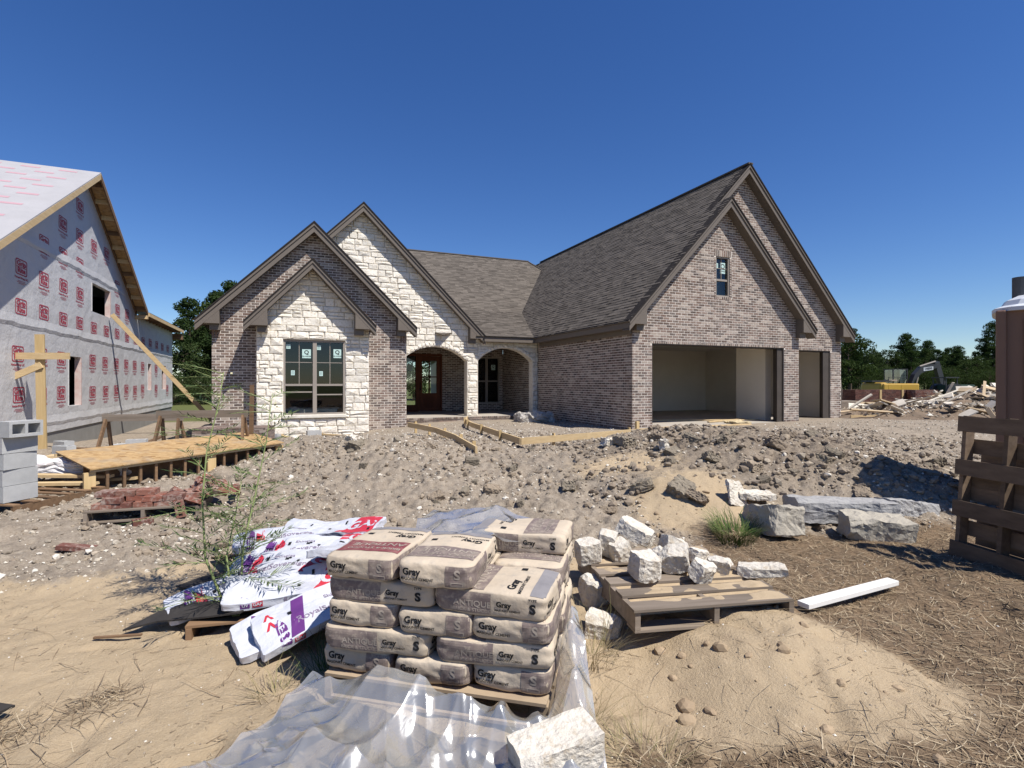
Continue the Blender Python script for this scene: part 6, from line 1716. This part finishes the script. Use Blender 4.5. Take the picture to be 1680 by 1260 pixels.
# ------------------------------------------------------------------ trees
M['bark'] = mat('pine_bark', (.115, .085, .065), (.075, .055, .042), 6, .95, .1)
M['leaf_a'] = leaf_mat('leaf_dark', (.024, .042, .016), (.055, .082, .03))
M['leaf_b'] = leaf_mat('leaf_mid', (.032, .052, .02), (.07, .094, .036))
def tree_proto(seed, h, rad, low, kind, nleaf=5200):
    """trunk and limbs, and a crown of leaf sprays in uneven clumps"""
    rs = np.random.default_rng(seed); rr = random.Random(seed); tr = MB()
    lean = np.array([rr.uniform(-.04, .04), rr.uniform(-.04, .04)])
    tp = [(lean[0] * z, lean[1] * z, z) for z in np.linspace(-.3, h * .9, 8)]
    tr.tube(tp, [h * .022 * (1 - .85 * k / 7) for k in range(8)], 7)
    cl = []
    nb = 26 if kind == 'pine' else 34
    for k in range(nb):
        f = low + (1 - low) * (k + rr.random()) / nb
        prof = (1 - (f - low) / (1 - low)) ** .55 * (.55 + .45 * min(1, (f - low) / .18)) if kind == 'pine' else math.sin(math.pi * min(1, max(.12, .12 + .86 * (f - low) / (1 - low)))) ** .6
        r = rad * prof * rr.uniform(.45, 1.05); a = rr.uniform(0, 6.283)
        z = f * h; e = (lean[0] * z + r * math.cos(a), lean[1] * z + r * math.sin(a), z + r * rr.uniform(-.05, .3))
        tr.tube([(lean[0] * z, lean[1] * z, z - .2 * r), ((e[0] + lean[0] * z) / 2, (e[1] + lean[1] * z) / 2, (z + e[2]) / 2 - .05 * r), e], [h * .006, h * .004, h * .0015], 5, cap=False)
        cl.append((e, rr.uniform(.22, .42) * rad * .75)); 
        if r > .5 * rad: cl.append((tuple((e[i] + (lean[0] * z, lean[1] * z, z)[i]) / 2 + rr.uniform(-.2, .2) for i in range(3)), rad * .26))
    cl.append(((lean[0] * h, lean[1] * h, h * .97), rad * .25))
    C = np.array([c[0] for c in cl]); Rd = np.array([c[1] for c in cl])
    pick = rs.choice(len(cl), nleaf, p=Rd ** 2 / (Rd ** 2).sum())
    dirn = rs.normal(size=(nleaf, 3)); dirn /= np.linalg.norm(dirn, axis=1)[:, None]
    P = C[pick] + dirn * (Rd[pick] * rs.uniform(.25, 1.0, nleaf) ** .5)[:, None] * np.array([1.15, 1.15, .72])
    t1 = rs.normal(size=(nleaf, 3)); t1 /= np.linalg.norm(t1, axis=1)[:, None]
    t2 = np.cross(t1, rs.normal(size=(nleaf, 3))); t2 /= np.linalg.norm(t2, axis=1)[:, None]
    sz = rs.uniform(.09, .20, nleaf)[:, None] * (h / 9)
    wd = sz * (.32 if kind == 'pine' else .62)
    V = np.stack([P - t1 * sz - t2 * wd * .3, P + t2 * wd, P + t1 * sz, P - t2 * wd], 1).reshape(-1, 3)
    Fq = np.arange(nleaf * 4).reshape(-1, 4)
    lf = mesh_from('crown', V, Fq, rs.random(nleaf), False, [M['leaf_a'] if kind == 'pine' else M['leaf_b']])
    tm = mesh_from('trunk', np.array([tuple(p) for p in tr.v]), tr.f, tr.r, True, [M['bark']])
    return tm, lf
TP = [tree_proto(1, 10, 2.6, .34, 'pine'), tree_proto(2, 11, 2.3, .42, 'pine'), tree_proto(3, 8, 3.0, .16, 'oak', 6500), tree_proto(4, 7, 2.8, .10, 'oak', 6500), tree_proto(5, 10.5, 2.9, .5, 'pine'), tree_proto(6, 4.2, 2.6, .04, 'oak', 5000)]
def tree(l, d, k, sc, label, group, z=0.1):
    x, y = gp(l, d); t = bpy.data.objects.new('pine_tree' if k in (0, 1, 4) else ('bush' if k == 5 else 'leafy_tree'), None); COL.objects.link(t)
    t.location = (x, y, z); t.rotation_euler = (0, 0, random.uniform(0, 6.28)); t.scale = (sc, sc, sc * random.uniform(.94, 1.06)); LOCAL.add(t.name)
    add_obj('trunk', TP[k][0], t); add_obj('crown', TP[k][1], t); tag(t, label, 'tree' if k != 5 else 'bush', group)
# wood between the two houses and beyond it
LW = [(-25.2, 42, 0, .95), (-24.2, 45, 1, .98), (-26.6, 46, 2, 1.1), (-23.1, 43, 4, .86), (-24.6, 40, 3, .72), (-22.4, 46, 1, .9), (-27.4, 50, 0, 1.08), (-23.8, 50, 2, 1.1), (-21.8, 49, 0, .93), (-25.6, 53, 4, 1.02), (-21.0, 44, 2, .8), (-28.8, 52, 1, 1.0), (-20.0, 52, 1, .9)]
for l, d, k, s in LW: tree(l, d, k, s * .92, ('tall pine' if k in (0, 1, 4) else 'dense leafy tree') + ' in the dark wood between the two houses', 'trees between the two houses, ' + ('pines' if k in (0, 1, 4) else 'leafy'), -.1)
for l, d, s in [(-23.9, 37.5, .55), (-22.4, 38.5, .6), (-25.3, 38.2, .6), (-20.9, 40, .7), (-26.6, 40, .62), (-22.0, 42, .8), (-24.5, 43, .8)]: tree(l, d, 5, s, 'dark undergrowth bush at the foot of the wood between the two houses', 'undergrowth between the two houses', -.1)
# far wood on the right
rs = random.Random(3)
for row, (d0, n, hh) in enumerate(((92, 20, .64), (101, 22, .78), (112, 24, .88))):
    for k in range(n):
        l = (.585 + (1.02 - .585) * (k + rs.uniform(.1, .9)) / n) * d0; kk = rs.choice((2, 3, 2, 3, 0, 1)) if row < 2 else rs.choice((0, 4, 2, 3))
        tree(l, d0 + rs.uniform(-4, 4), kk, hh * rs.uniform(.82, 1.14), ('pine' if kk in (0, 1, 4) else 'leafy tree') + f' in the {("front", "middle", "rear")[row]} row of the far wood beyond the excavator', f'far wood {("front", "middle", "rear")[row]} row, ' + ('pines' if kk in (0, 1, 4) else 'leafy'), .3)
for k in range(26):
    l = (.585 + (1.02 - .585) * (k + rs.uniform(.1, .9)) / 26) * 86; tree(l, 86 + rs.uniform(-2, 3), 5, rs.uniform(.7, 1.0), 'dark bush along the edge of the far wood beyond the excavator', 'bushes along the far wood', .3)
tree(104 * .74, 104, 4, 1.08, 'umbrella crowned pine rising above the far wood over the boom', None, .3)
tree(104 * .87, 100, 4, 1.14, 'tall pine rising above the far wood beside the portable toilet', None, .3)
tree(60 * .655, 62, 2, .84, 'leafy tree right behind the third garage bay', None, .3)
tree(60 * .70, 66, 1, .72, 'pine behind the third garage bay beside the leafy one', None, .3)
# back garden trees glimpsed through the entry
for k, (x, y) in enumerate(((4.2, 44), (7.4, 48), (10, 45))):
    l, d = to_ld(x, y); tree(l, d, 3, .7, 'garden tree behind the house glimpsed through the entry', 'trees behind the house', .2)
# ------------------------------------------------------------------ loose ground cover
def ico():
    bm = bmesh.new(); bmesh.ops.create_icosphere(bm, subdivisions=1, radius=1.0)
    V = np.array([tuple(v.co) for v in bm.verts]); Fc = np.array([[v.index for v in f.verts] for f in bm.faces]); bm.free(); return V, Fc
ICV, ICF = ico()
bm = bmesh.new(); bmesh.ops.create_icosphere(bm, subdivisions=2, radius=1.0)
IC2V = np.array([tuple(v.co) for v in bm.verts]); IC2F = np.array([[v.index for v in f.verts] for f in bm.faces]); bm.free()
OCV = np.array([(1, 0, 0), (-1, 0, 0), (0, 1, 0), (0, -1, 0), (0, 0, 1), (0, 0, -1)], float); OCF = np.array([(0, 2, 4), (2, 1, 4), (1, 3, 4), (3, 0, 4), (2, 0, 5), (1, 2, 5), (3, 1, 5), (0, 3, 5)])
def scatter(name, tv, tf, pos, size, squash, material, label, cat, seed, jag=.3, sink=.35, smooth=False):
    g = np.random.default_rng(seed); n = len(pos); m = len(tv)
    V = tv[None] * (1 + g.uniform(-jag, jag, (n, m, 1))) * size[:, None, None] * g.uniform(squash, 1, (n, 1, 3))
    a = g.uniform(0, 6.283, n); b = g.normal(0, .35, n)
    ca, sa_, cb, sb = np.cos(a), np.sin(a), np.cos(b), np.sin(b)
    x = V[..., 0]; y = V[..., 1]; z = V[..., 2] * .75
    y, z = y * cb[:, None] - z * sb[:, None], y * sb[:, None] + z * cb[:, None]
    x, y = x * ca[:, None] - y * sa_[:, None], x * sa_[:, None] + y * ca[:, None]
    V = np.stack([x, y, z], -1) + pos[:, None, :] + np.array([0, 0, 1])[None, None] * (size * (.5 - sink))[:, None, None]
    Fc = (tf[None] + (np.arange(n) * m)[:, None, None]).reshape(-1, 3)
    me = mesh_from(name, V.reshape(-1, 3), Fc, np.repeat(g.random(n), len(tf)), smooth, [material])
    return tag(add_obj(name, me), label, cat, kind='stuff')
def spots(n, lr, dr, seed, wfun, pw=1.0):
    g = np.random.default_rng(seed); out = []
    tot = 0
    while tot < n:
        d = dr[0] + (dr[1] - dr[0]) * g.random(20000) ** pw; l = g.uniform(lr[0], lr[1], 20000)
        x = l * math.cos(TH) + d * math.sin(TH); y = -l * math.sin(TH) + d * math.cos(TH)
        s1, s2, s3, _, _ = zones(x, y); w = wfun(s1, s2, l, d, x, y)
        k = g.random(20000) < w; out.append(np.stack([x[k], y[k]], 1)); tot += k.sum()
    p = np.concatenate(out)[:n]; return np.concatenate([p, ground_h(p[:, 0], p[:, 1])[:, None]], 1)
inhouse = lambda x, y: (((x > -2.1) & (x < 19.2) & (y > 16.9)) | ((x > 9) & (x < 19.2) & (y > 12.2)))
def ramp_mat(name, cols, rough=.92):
    m = bpy.data.materials.new(name); t = NT(m); cr = t.n('ShaderNodeValToRGB'); cr.color_ramp.interpolation = 'CONSTANT'
    e = cr.color_ramp.elements
    for k in range(len(cols) - 2): e.new(.5)
    for k, c in enumerate(cols): e[k].position = k / len(cols); e[k].color = (*c, 1)
    t.l(t.rnd(), cr.inputs['Fac'])
    col = t.mix(t.math('MULTIPLY', t.noise(60, 3, .6, t.pos()), .5), cr.outputs[0], tuple(.5 * k for k in cols[0]))
    t.bsdf(col, rough, .15); return m
M['chips'] = ramp_mat('stone_chips', [(.50, .44, .35), (.66, .60, .50), (.30, .25, .19), (.22, .18, .14), (.40, .33, .25), (.72, .67, .58), (.27, .23, .18)])
M['dark_clod'] = ramp_mat('subsoil_clods', [(.25, .20, .15), (.32, .262, .20), (.20, .16, .12), (.40, .34, .262), (.28, .225, .168)])
M['clod'] = ramp_mat('soil_clods', [(.30, .24, .175), (.25, .20, .15), (.35, .285, .21), (.21, .167, .125)])
M['sandclod'] = ramp_mat('sand_clods', [(.40, .30, .195), (.36, .27, .175), (.33, .245, .16)])
dirtw = lambda s1, s2, l, d, x, y: np.clip(1 - s1 - s2, 0, 1) * ~inhouse(x, y) * (.25 + .75 * (fbm(x * 1.1, y * 1.1, 3, 90) > .42))
p = spots(46000, (-9, 9), (4.3, 15), 1, dirtw, 1.15); g = np.random.default_rng(4)
scatter('stone_chips', OCV, OCF, p, .006 + .022 * g.random(len(p)) ** 3 + .003 * g.random(len(p)), .45, M['chips'], 'pale stone chips and grit strewn over the dug dirt', 'gravel', 1)
p = spots(4200, (-8, 9), (4.5, 14.5), 2, dirtw); g = np.random.default_rng(5)
scatter('stone_chips', ICV, ICF, p, .016 + .035 * g.random(len(p)) ** 2.5, .5, M['chips'], 'larger stone chips lying on the dug dirt bank', 'gravel', 2, .22)
p = spots(9000, (-10, 16), (9.5, 20), 17, dirtw); g = np.random.default_rng(18)
scatter('stone_chips', OCV, OCF, p, .012 + .035 * g.random(len(p)) ** 2.5, .4, M['chips'], 'pale chips and crumbs on the trampled ground around the house', 'gravel', 17)
p = spots(9000, (-8, 9), (4.8, 13.5), 3, dirtw); g = np.random.default_rng(6)
scatter('soil_clods', ICV, ICF, p, .012 + .055 * g.random(len(p)) ** 3, .55, M['clod'], 'brown soil clods covering the dug dirt bank', 'soil', 3, .28, .3)
p = spots(2600, (.9, 7), (6.2, 10.2), 13, dirtw); g = np.random.default_rng(16)
scatter('subsoil_clods', ICV, ICF, p, .012 + .07 * g.random(len(p)) ** 3.2, .55, M['dark_clod'], 'dark grey brown clods heaped on the bank before the garage', 'soil', 13, .28, .3)
p = spots(170, (.5, 3.2), (2.3, 6.6), 7, lambda s1, s2, l, d, x, y: s1 * (1 - s2)); g = np.random.default_rng(7)
scatter('sand_clods', IC2V, IC2F, p, .008 + .05 * g.random(len(p)) ** 3.5, .5, M['sandclod'], 'sandy lumps on the spilled sand heap', 'sand', 4, .13, .5, False)
p = spots(6000, (-7, 4), (2.0, 5.5), 8, lambda s1, s2, l, d, x, y: s1); g = np.random.default_rng(8)
scatter('sand_grit', OCV, OCF, p, .002 + .009 * g.random(len(p)) ** 4, .5, M['chips'], 'pale grit scattered over the sand', 'gravel', 5)
g = np.random.default_rng(44); rl = g.uniform(11.5, 27, 9000); rd_ = g.uniform(18, 26.5, 9000)
rh = np.array([heap(a, b) for a, b in zip(rl, rd_)]); kk = rh > g.uniform(.03, .7, 9000); rl, rd_, rh = rl[kk], rd_[kk], rh[kk]
rx = rl * math.cos(TH) + rd_ * math.sin(TH); ry = -rl * math.sin(TH) + rd_ * math.cos(TH)
scatter('rubble_bits', OCV, OCF, np.stack([rx, ry, base_h(rx, ry) + rh * .95 + .03], 1), .04 + .13 * g.random(len(rx)) ** 2, .25, M['chips'], 'pale broken bits littering the rubble heap', 'rubble', 45)
# rocks that can be told apart
ROCK = []
for k in range(5):
    V, Fc = split_block((1, 1, .7), 200 + k, .06, 10, .2, 3); ROCK.append(mesh_from('rock', V, Fc, [0.0] * len(Fc), False, [M['clod']]))
rs = random.Random(9); n = 0
for k in range(5):
    for q in ROCK[k:k + 1]: q.materials[0] = M['clod'] if k % 2 else mat('grey_rock', (.34, .29, .22), (.25, .21, .16), 6, .92, .12, .2, .8, 30, .03, obj=True)
bigs = [(1.75, 8.3, .30), (2.25, 8.25, .22), (2.28, 7.5, .18), (-.25, 6.7, .17), (1.55, 6.4, .22), (1.95, 6.15, .28), (2.1, 6.0, .2), (-2.7, 9.2, .3), (1.1, 6.1, .13), (.1, 6.3, .12), (3.0, 7.6, .17), (3.6, 7.3, .2), (3.3, 8.1, .22), (4.1, 7.9, .18), (4.7, 8.3, .2), (2.6, 7.0, .16), (3.05, 6.75, .2), (2.7, 7.9, .2)]
for k in range(46):
    bigs.append((rs.uniform(-1, 6.2), rs.uniform(6.2, 11), rs.choice((.08, .1, .12, .15, .19))))
for k in range(24): bigs.append((rs.uniform(-5, 0), rs.uniform(5.6, 10.5), rs.choice((.07, .09, .12))))
for k, (l, d, s) in enumerate(bigs):
    o = add_obj('rock', ROCK[k % 5], None, on(l, d, s * .15), (rs.uniform(-.5, .5), rs.uniform(-.5, .5), rs.uniform(0, 6.2))); o.scale = (s * rs.uniform(.9, 1.5), s * rs.uniform(.7, 1.1), s * rs.uniform(.7, 1.0))
    reg = 'beside the spilled sand heap' if 1.0 < l < 2.6 and d < 7 else ('on the dirt bank before the garage' if l > 1 and d < 9 else ('on the crest below the garage door' if l > 1 else ('on the dirt before the walk forms' if l > -1.2 else 'on the dirt before the stone bay')))
    lab = ('large' if s > .16 else ('middling' if s > .105 else 'small')) + (' brown clod ' if k % 2 else ' grey rock ') + reg
    tag(o, lab, 'rock', 'rocks: ' + lab)
for k, (l, d, sz, lab) in enumerate([(1.62, 8.55, (.36, .2, .14), 'pale flat stone on the crest before the form boards'), (-2.75, 9.3, (.32, .16, .1), 'white stone on the dirt bank before the stone bay'), (2.2, 7.7, (.12, .1, .24), 'pale stone standing upright on the dirt bank')]):
    put_block('pale_stone', sz, 300 + k, on(l, d, .06), (R(8), R(10), k), M['white_rock'], lab, 'stone', None, .02, 5, .25)
# straw: thin dry stems
def blades(name, pos, length, width, lift, material, label, cat, seed, curl=.15, parent=None, kind='stuff', upr=None):
    g = np.random.default_rng(seed); n = len(pos); a = g.uniform(0, 6.283, n)
    dx = np.stack([np.cos(a), np.sin(a), np.zeros(n)], 1); sd_ = np.stack([-np.sin(a), np.cos(a), np.zeros(n)], 1)
    if upr is None: rise = g.uniform(-.05, .28, n) * lift
    else: rise = g.uniform(*upr, n)
    bend = g.normal(0, curl, n)
    P = []
    for t in (0, .5, 1):
        c = pos + dx * (length * t)[:, None] * (np.sqrt(np.clip(1 - rise ** 2, .05, 1)))[:, None] + sd_ * (length * bend * t * t)[:, None]
        c[:, 2] += length * rise * (t if upr is None else (t * 1.15 - .3 * t * t)) + .004
        w = (width * (1 - .7 * t))[:, None]
        P += [c - sd_ * w, c + sd_ * w]
    V = np.stack(P, 1).reshape(-1, 3); b = (np.arange(n) * 6)[:, None]
    Fq = np.concatenate([b + np.array([[0, 2, 3, 1]]), b + np.array([[2, 4, 5, 3]])], 1).reshape(-1, 4)
    me = mesh_from(name, V, Fq, np.repeat(g.random(n), 2), False, [material])
    return tag(add_obj(name, me, parent), label, cat, kind=kind)
M['straw'] = ramp_mat('dry_straw', [(.32, .235, .145), (.22, .155, .095), (.46, .36, .23), (.14, .10, .066), (.36, .27, .17), (.58, .48, .33), (.17, .122, .08)])
p = spots(26000, (.2, 6.4), (2.0, 6.0), 21, lambda s1, s2, l, d, x, y: s2 ** 1.2, 1.25); g = np.random.default_rng(21)
blades('straw_litter', p, g.uniform(.03, .13, len(p)), g.uniform(.0012, .0032, len(p)), 1.0, M['straw'], 'dry straw and chaff matted over the ground', 'straw', 22)
p = spots(900, (-3.6, 3.2), (1.9, 4.4), 23, lambda s1, s2, l, d, x, y: .25 + s2); g = np.random.default_rng(23)
blades('dead_stems', p, g.uniform(.08, .36, len(p)), g.uniform(.0012, .0026, len(p)), .8, M['straw'], 'thin dead weed stems lying on the sand', 'straw', 24, .3)
p = spots(3500, (-4.5, 3.0), (1.9, 4.8), 27, lambda s1, s2, l, d, x, y: .15 + .85 * (fbm(x * 1.4, y * 1.4, 3, 55) > .55)); g = np.random.default_rng(28)
blades('chaff', p, g.uniform(.015, .06, len(p)), g.uniform(.001, .0025, len(p)), .6, M['straw'], 'short chaff and twigs strewn over the sand', 'straw', 29, .25)
p = spots(2600, (-3.8, -1.7), (1.9, 3.1), 25, lambda s1, s2, l, d, x, y: np.clip(s2 * 1.6, 0, 1)); g = np.random.default_rng(25)
blades('dead_grass', p, g.uniform(.05, .2, len(p)), g.uniform(.0014, .003, len(p)), 1.2, M['straw'], 'matted dead grass on the sand', 'straw', 26, .3)
# wispy weeds by the cement stack
M['weed_dry'] = ramp_mat('dry_weed', [(.36, .29, .17), (.28, .22, .12), (.20, .19, .08)])
def tuft(l, d, r_, n, hmin, hmax, material, name, label, seed, w=.002):
    g = np.random.default_rng(seed); a = g.uniform(0, 6.283, n); q = r_ * np.sqrt(g.random(n)); x0, y0 = gp(l, d)
    x = x0 + q * np.cos(a); y = y0 + q * np.sin(a); P = np.stack([x, y, ground_h(x, y)], 1)
    o = blades(name, P, g.uniform(hmin, hmax, n), np.full(n, w) * g.uniform(.7, 1.3, n), 1, material, label, 'grass', seed, .25, None, None, (.45, .95)); return o
tuft(.50, 3.35, .16, 120, .15, .5, M['weed_dry'], 'dry_weed_tuft', 'wispy dry weeds beside the cement stack', 31, .0016)
tuft(.35, 2.75, .14, 70, .12, .4, M['weed_dry'], 'dry_weed_tuft', 'dry stalks at the stack corner by the plastic sheet', 32, .0016)
tuft(.62, 2.5, .22, 160, .06, .22, M['weed_dry'], 'dry_weed_tuft', 'short dry weeds beside the large white stone', 33, .0016)
M['grass_green'] = ramp_mat('green_grass', [(.075, .12, .03), (.10, .16, .04), (.055, .09, .025), (.16, .17, .06)])
tuft(2.25, 5.38, .22, 420, .10, .30, M['grass_green'], 'grass_tuft', 'green grass tuft beside the upright limestone block', 34, .003)
tuft(-1.05, 3.08, .13, 130, .10, .30, M['grass_green'], 'grass_tuft', 'grass growing in the shade beside the cement stack', 35, .0022)
tuft(-1.28, 2.9, .12, 60, .08, .25, M['weed_dry'], 'dry_weed_tuft', 'dry grass below the frontmost shingle bundle', 36, .0018)
# ------------------------------------------------------------------ tall weed
M['weed_stem'] = mat('weed_stem', (.20, .26, .09), (.27, .30, .13), 8, .6, .3)
M['weed_leaf'] = ramp_mat('weed_leaf', [(.07, .115, .035), (.10, .155, .05), (.055, .09, .03), (.13, .17, .06)], .6)
wd = empty('tall_weed', on(-1.95, 3.80), 'tall green feathery weed growing beside the shingle bundles', 'weed')
rw = random.Random(4)
wb = on(-1.95, 3.80, -.02)
def sv(l, d, z): x, y = gp(l - .36, d + .67); return Vector((x, y, z))
stems = [[wb, sv(-1.70, 3.12, .14), sv(-1.83, 3.13, .45), sv(-1.87, 3.16, .85), sv(-1.86, 3.20, 1.20), sv(-1.80, 3.25, 1.55), sv(-1.78, 3.28, 1.78)],
         [wb, sv(-1.64, 3.13, .12), sv(-1.70, 3.17, .45), sv(-1.68, 3.25, .72), sv(-1.66, 3.3, .95)],
         [wb, sv(-1.60, 3.17, .15), sv(-1.62, 3.25, .5), sv(-1.58, 3.35, .85), sv(-1.52, 3.4, 1.25), sv(-1.48, 3.42, 1.62)]]
leafV = []; br = MB()
for si, s_ in enumerate(stems):
    st_ = MB(); n = len(s_); st_.tube(s_, [.011 * (1 - .8 * k / (n - 1)) for k in range(n)], 7); st_.build('stem', M['weed_stem'], wd, smooth=True)
    nb = (38, 24, 30)[si]
    for k in range(nb):
        f = .22 + .78 * (k + rw.random()) / nb; i = min(int(f * (n - 1)), n - 2); t = f * (n - 1) - i
        p0 = s_[i].lerp(s_[i + 1], t); a = rw.uniform(0, 6.283); L = rw.uniform(.22, .55) * (1.1 - .45 * f)
        dr_ = Vector((math.cos(a), math.sin(a), rw.uniform(.1, .75))).normalized()
        pts = [p0 + dr_ * L * u + Vector((0, 0, -.14 * L * u * u)) for u in (0, .33, .66, 1)]
        br.tube(pts, [.0032, .0026, .002, .001], 4, cap=False)
        m_ = int(14 + L * 34)
        for q in range(m_):
            u = .12 + .88 * q / m_; p = p0 + dr_ * L * u + Vector((0, 0, -.14 * L * u * u))
            sd_ = dr_.cross(Vector((0, 0, 1))).normalized() * (1 if q % 2 else -1)
            ld = (dr_ * rw.uniform(.5, 1.0) + sd_ * rw.uniform(.3, .9) + Vector((0, 0, rw.uniform(-.35, .25)))).normalized(); ll = rw.uniform(.05, .12)
            w = ld.cross(Vector((rw.uniform(-.3, .3), rw.uniform(-.3, .3), 1))).normalized() * rw.uniform(.003, .006)
            leafV.append([p, p + ld * ll * .45 + w, p + ld * ll, p + ld * ll * .45 - w])
br.build('branch', M['weed_stem'], wd)['kind'] = 'stuff'
V = np.array([[tuple(q) for q in k] for k in leafV]).reshape(-1, 3)
lo = add_obj('leaf', mesh_from('leaf', V, np.arange(len(V)).reshape(-1, 4), np.random.default_rng(1).random(len(leafV)), False, [M['weed_leaf']]), wd); lo['kind'] = 'stuff'
fl = MB()
for s_ in stems:
    for k in range(5):
        p = s_[-1] + Vector((rw.uniform(-.06, .06), rw.uniform(-.06, .06), rw.uniform(-.2, .02))); fl.box(p, (.014, .014, .012), Matrix.Rotation(rw.random() * 3, 3, 'X'))
fl.build('flower', mat('cream_flower', (.6, .55, .36)), wd)['kind'] = 'stuff'
# sticks and small litter
m = MB(); m.beam(on(-2.75, 3.5, .02), on(-2.45, 3.52, .03), .02, .012); m.build('stick', M['brown_wood'], None, label='flat brown stick lying on the sand', cat='stick')
m = MB(); m.beam(on(3.0, 2.55, .03), on(3.18, 2.42, .08), .07, .03); m.build('wood_chunk', M['old_wood'], None, label='small grey wood chunk in the straw', cat='wood')
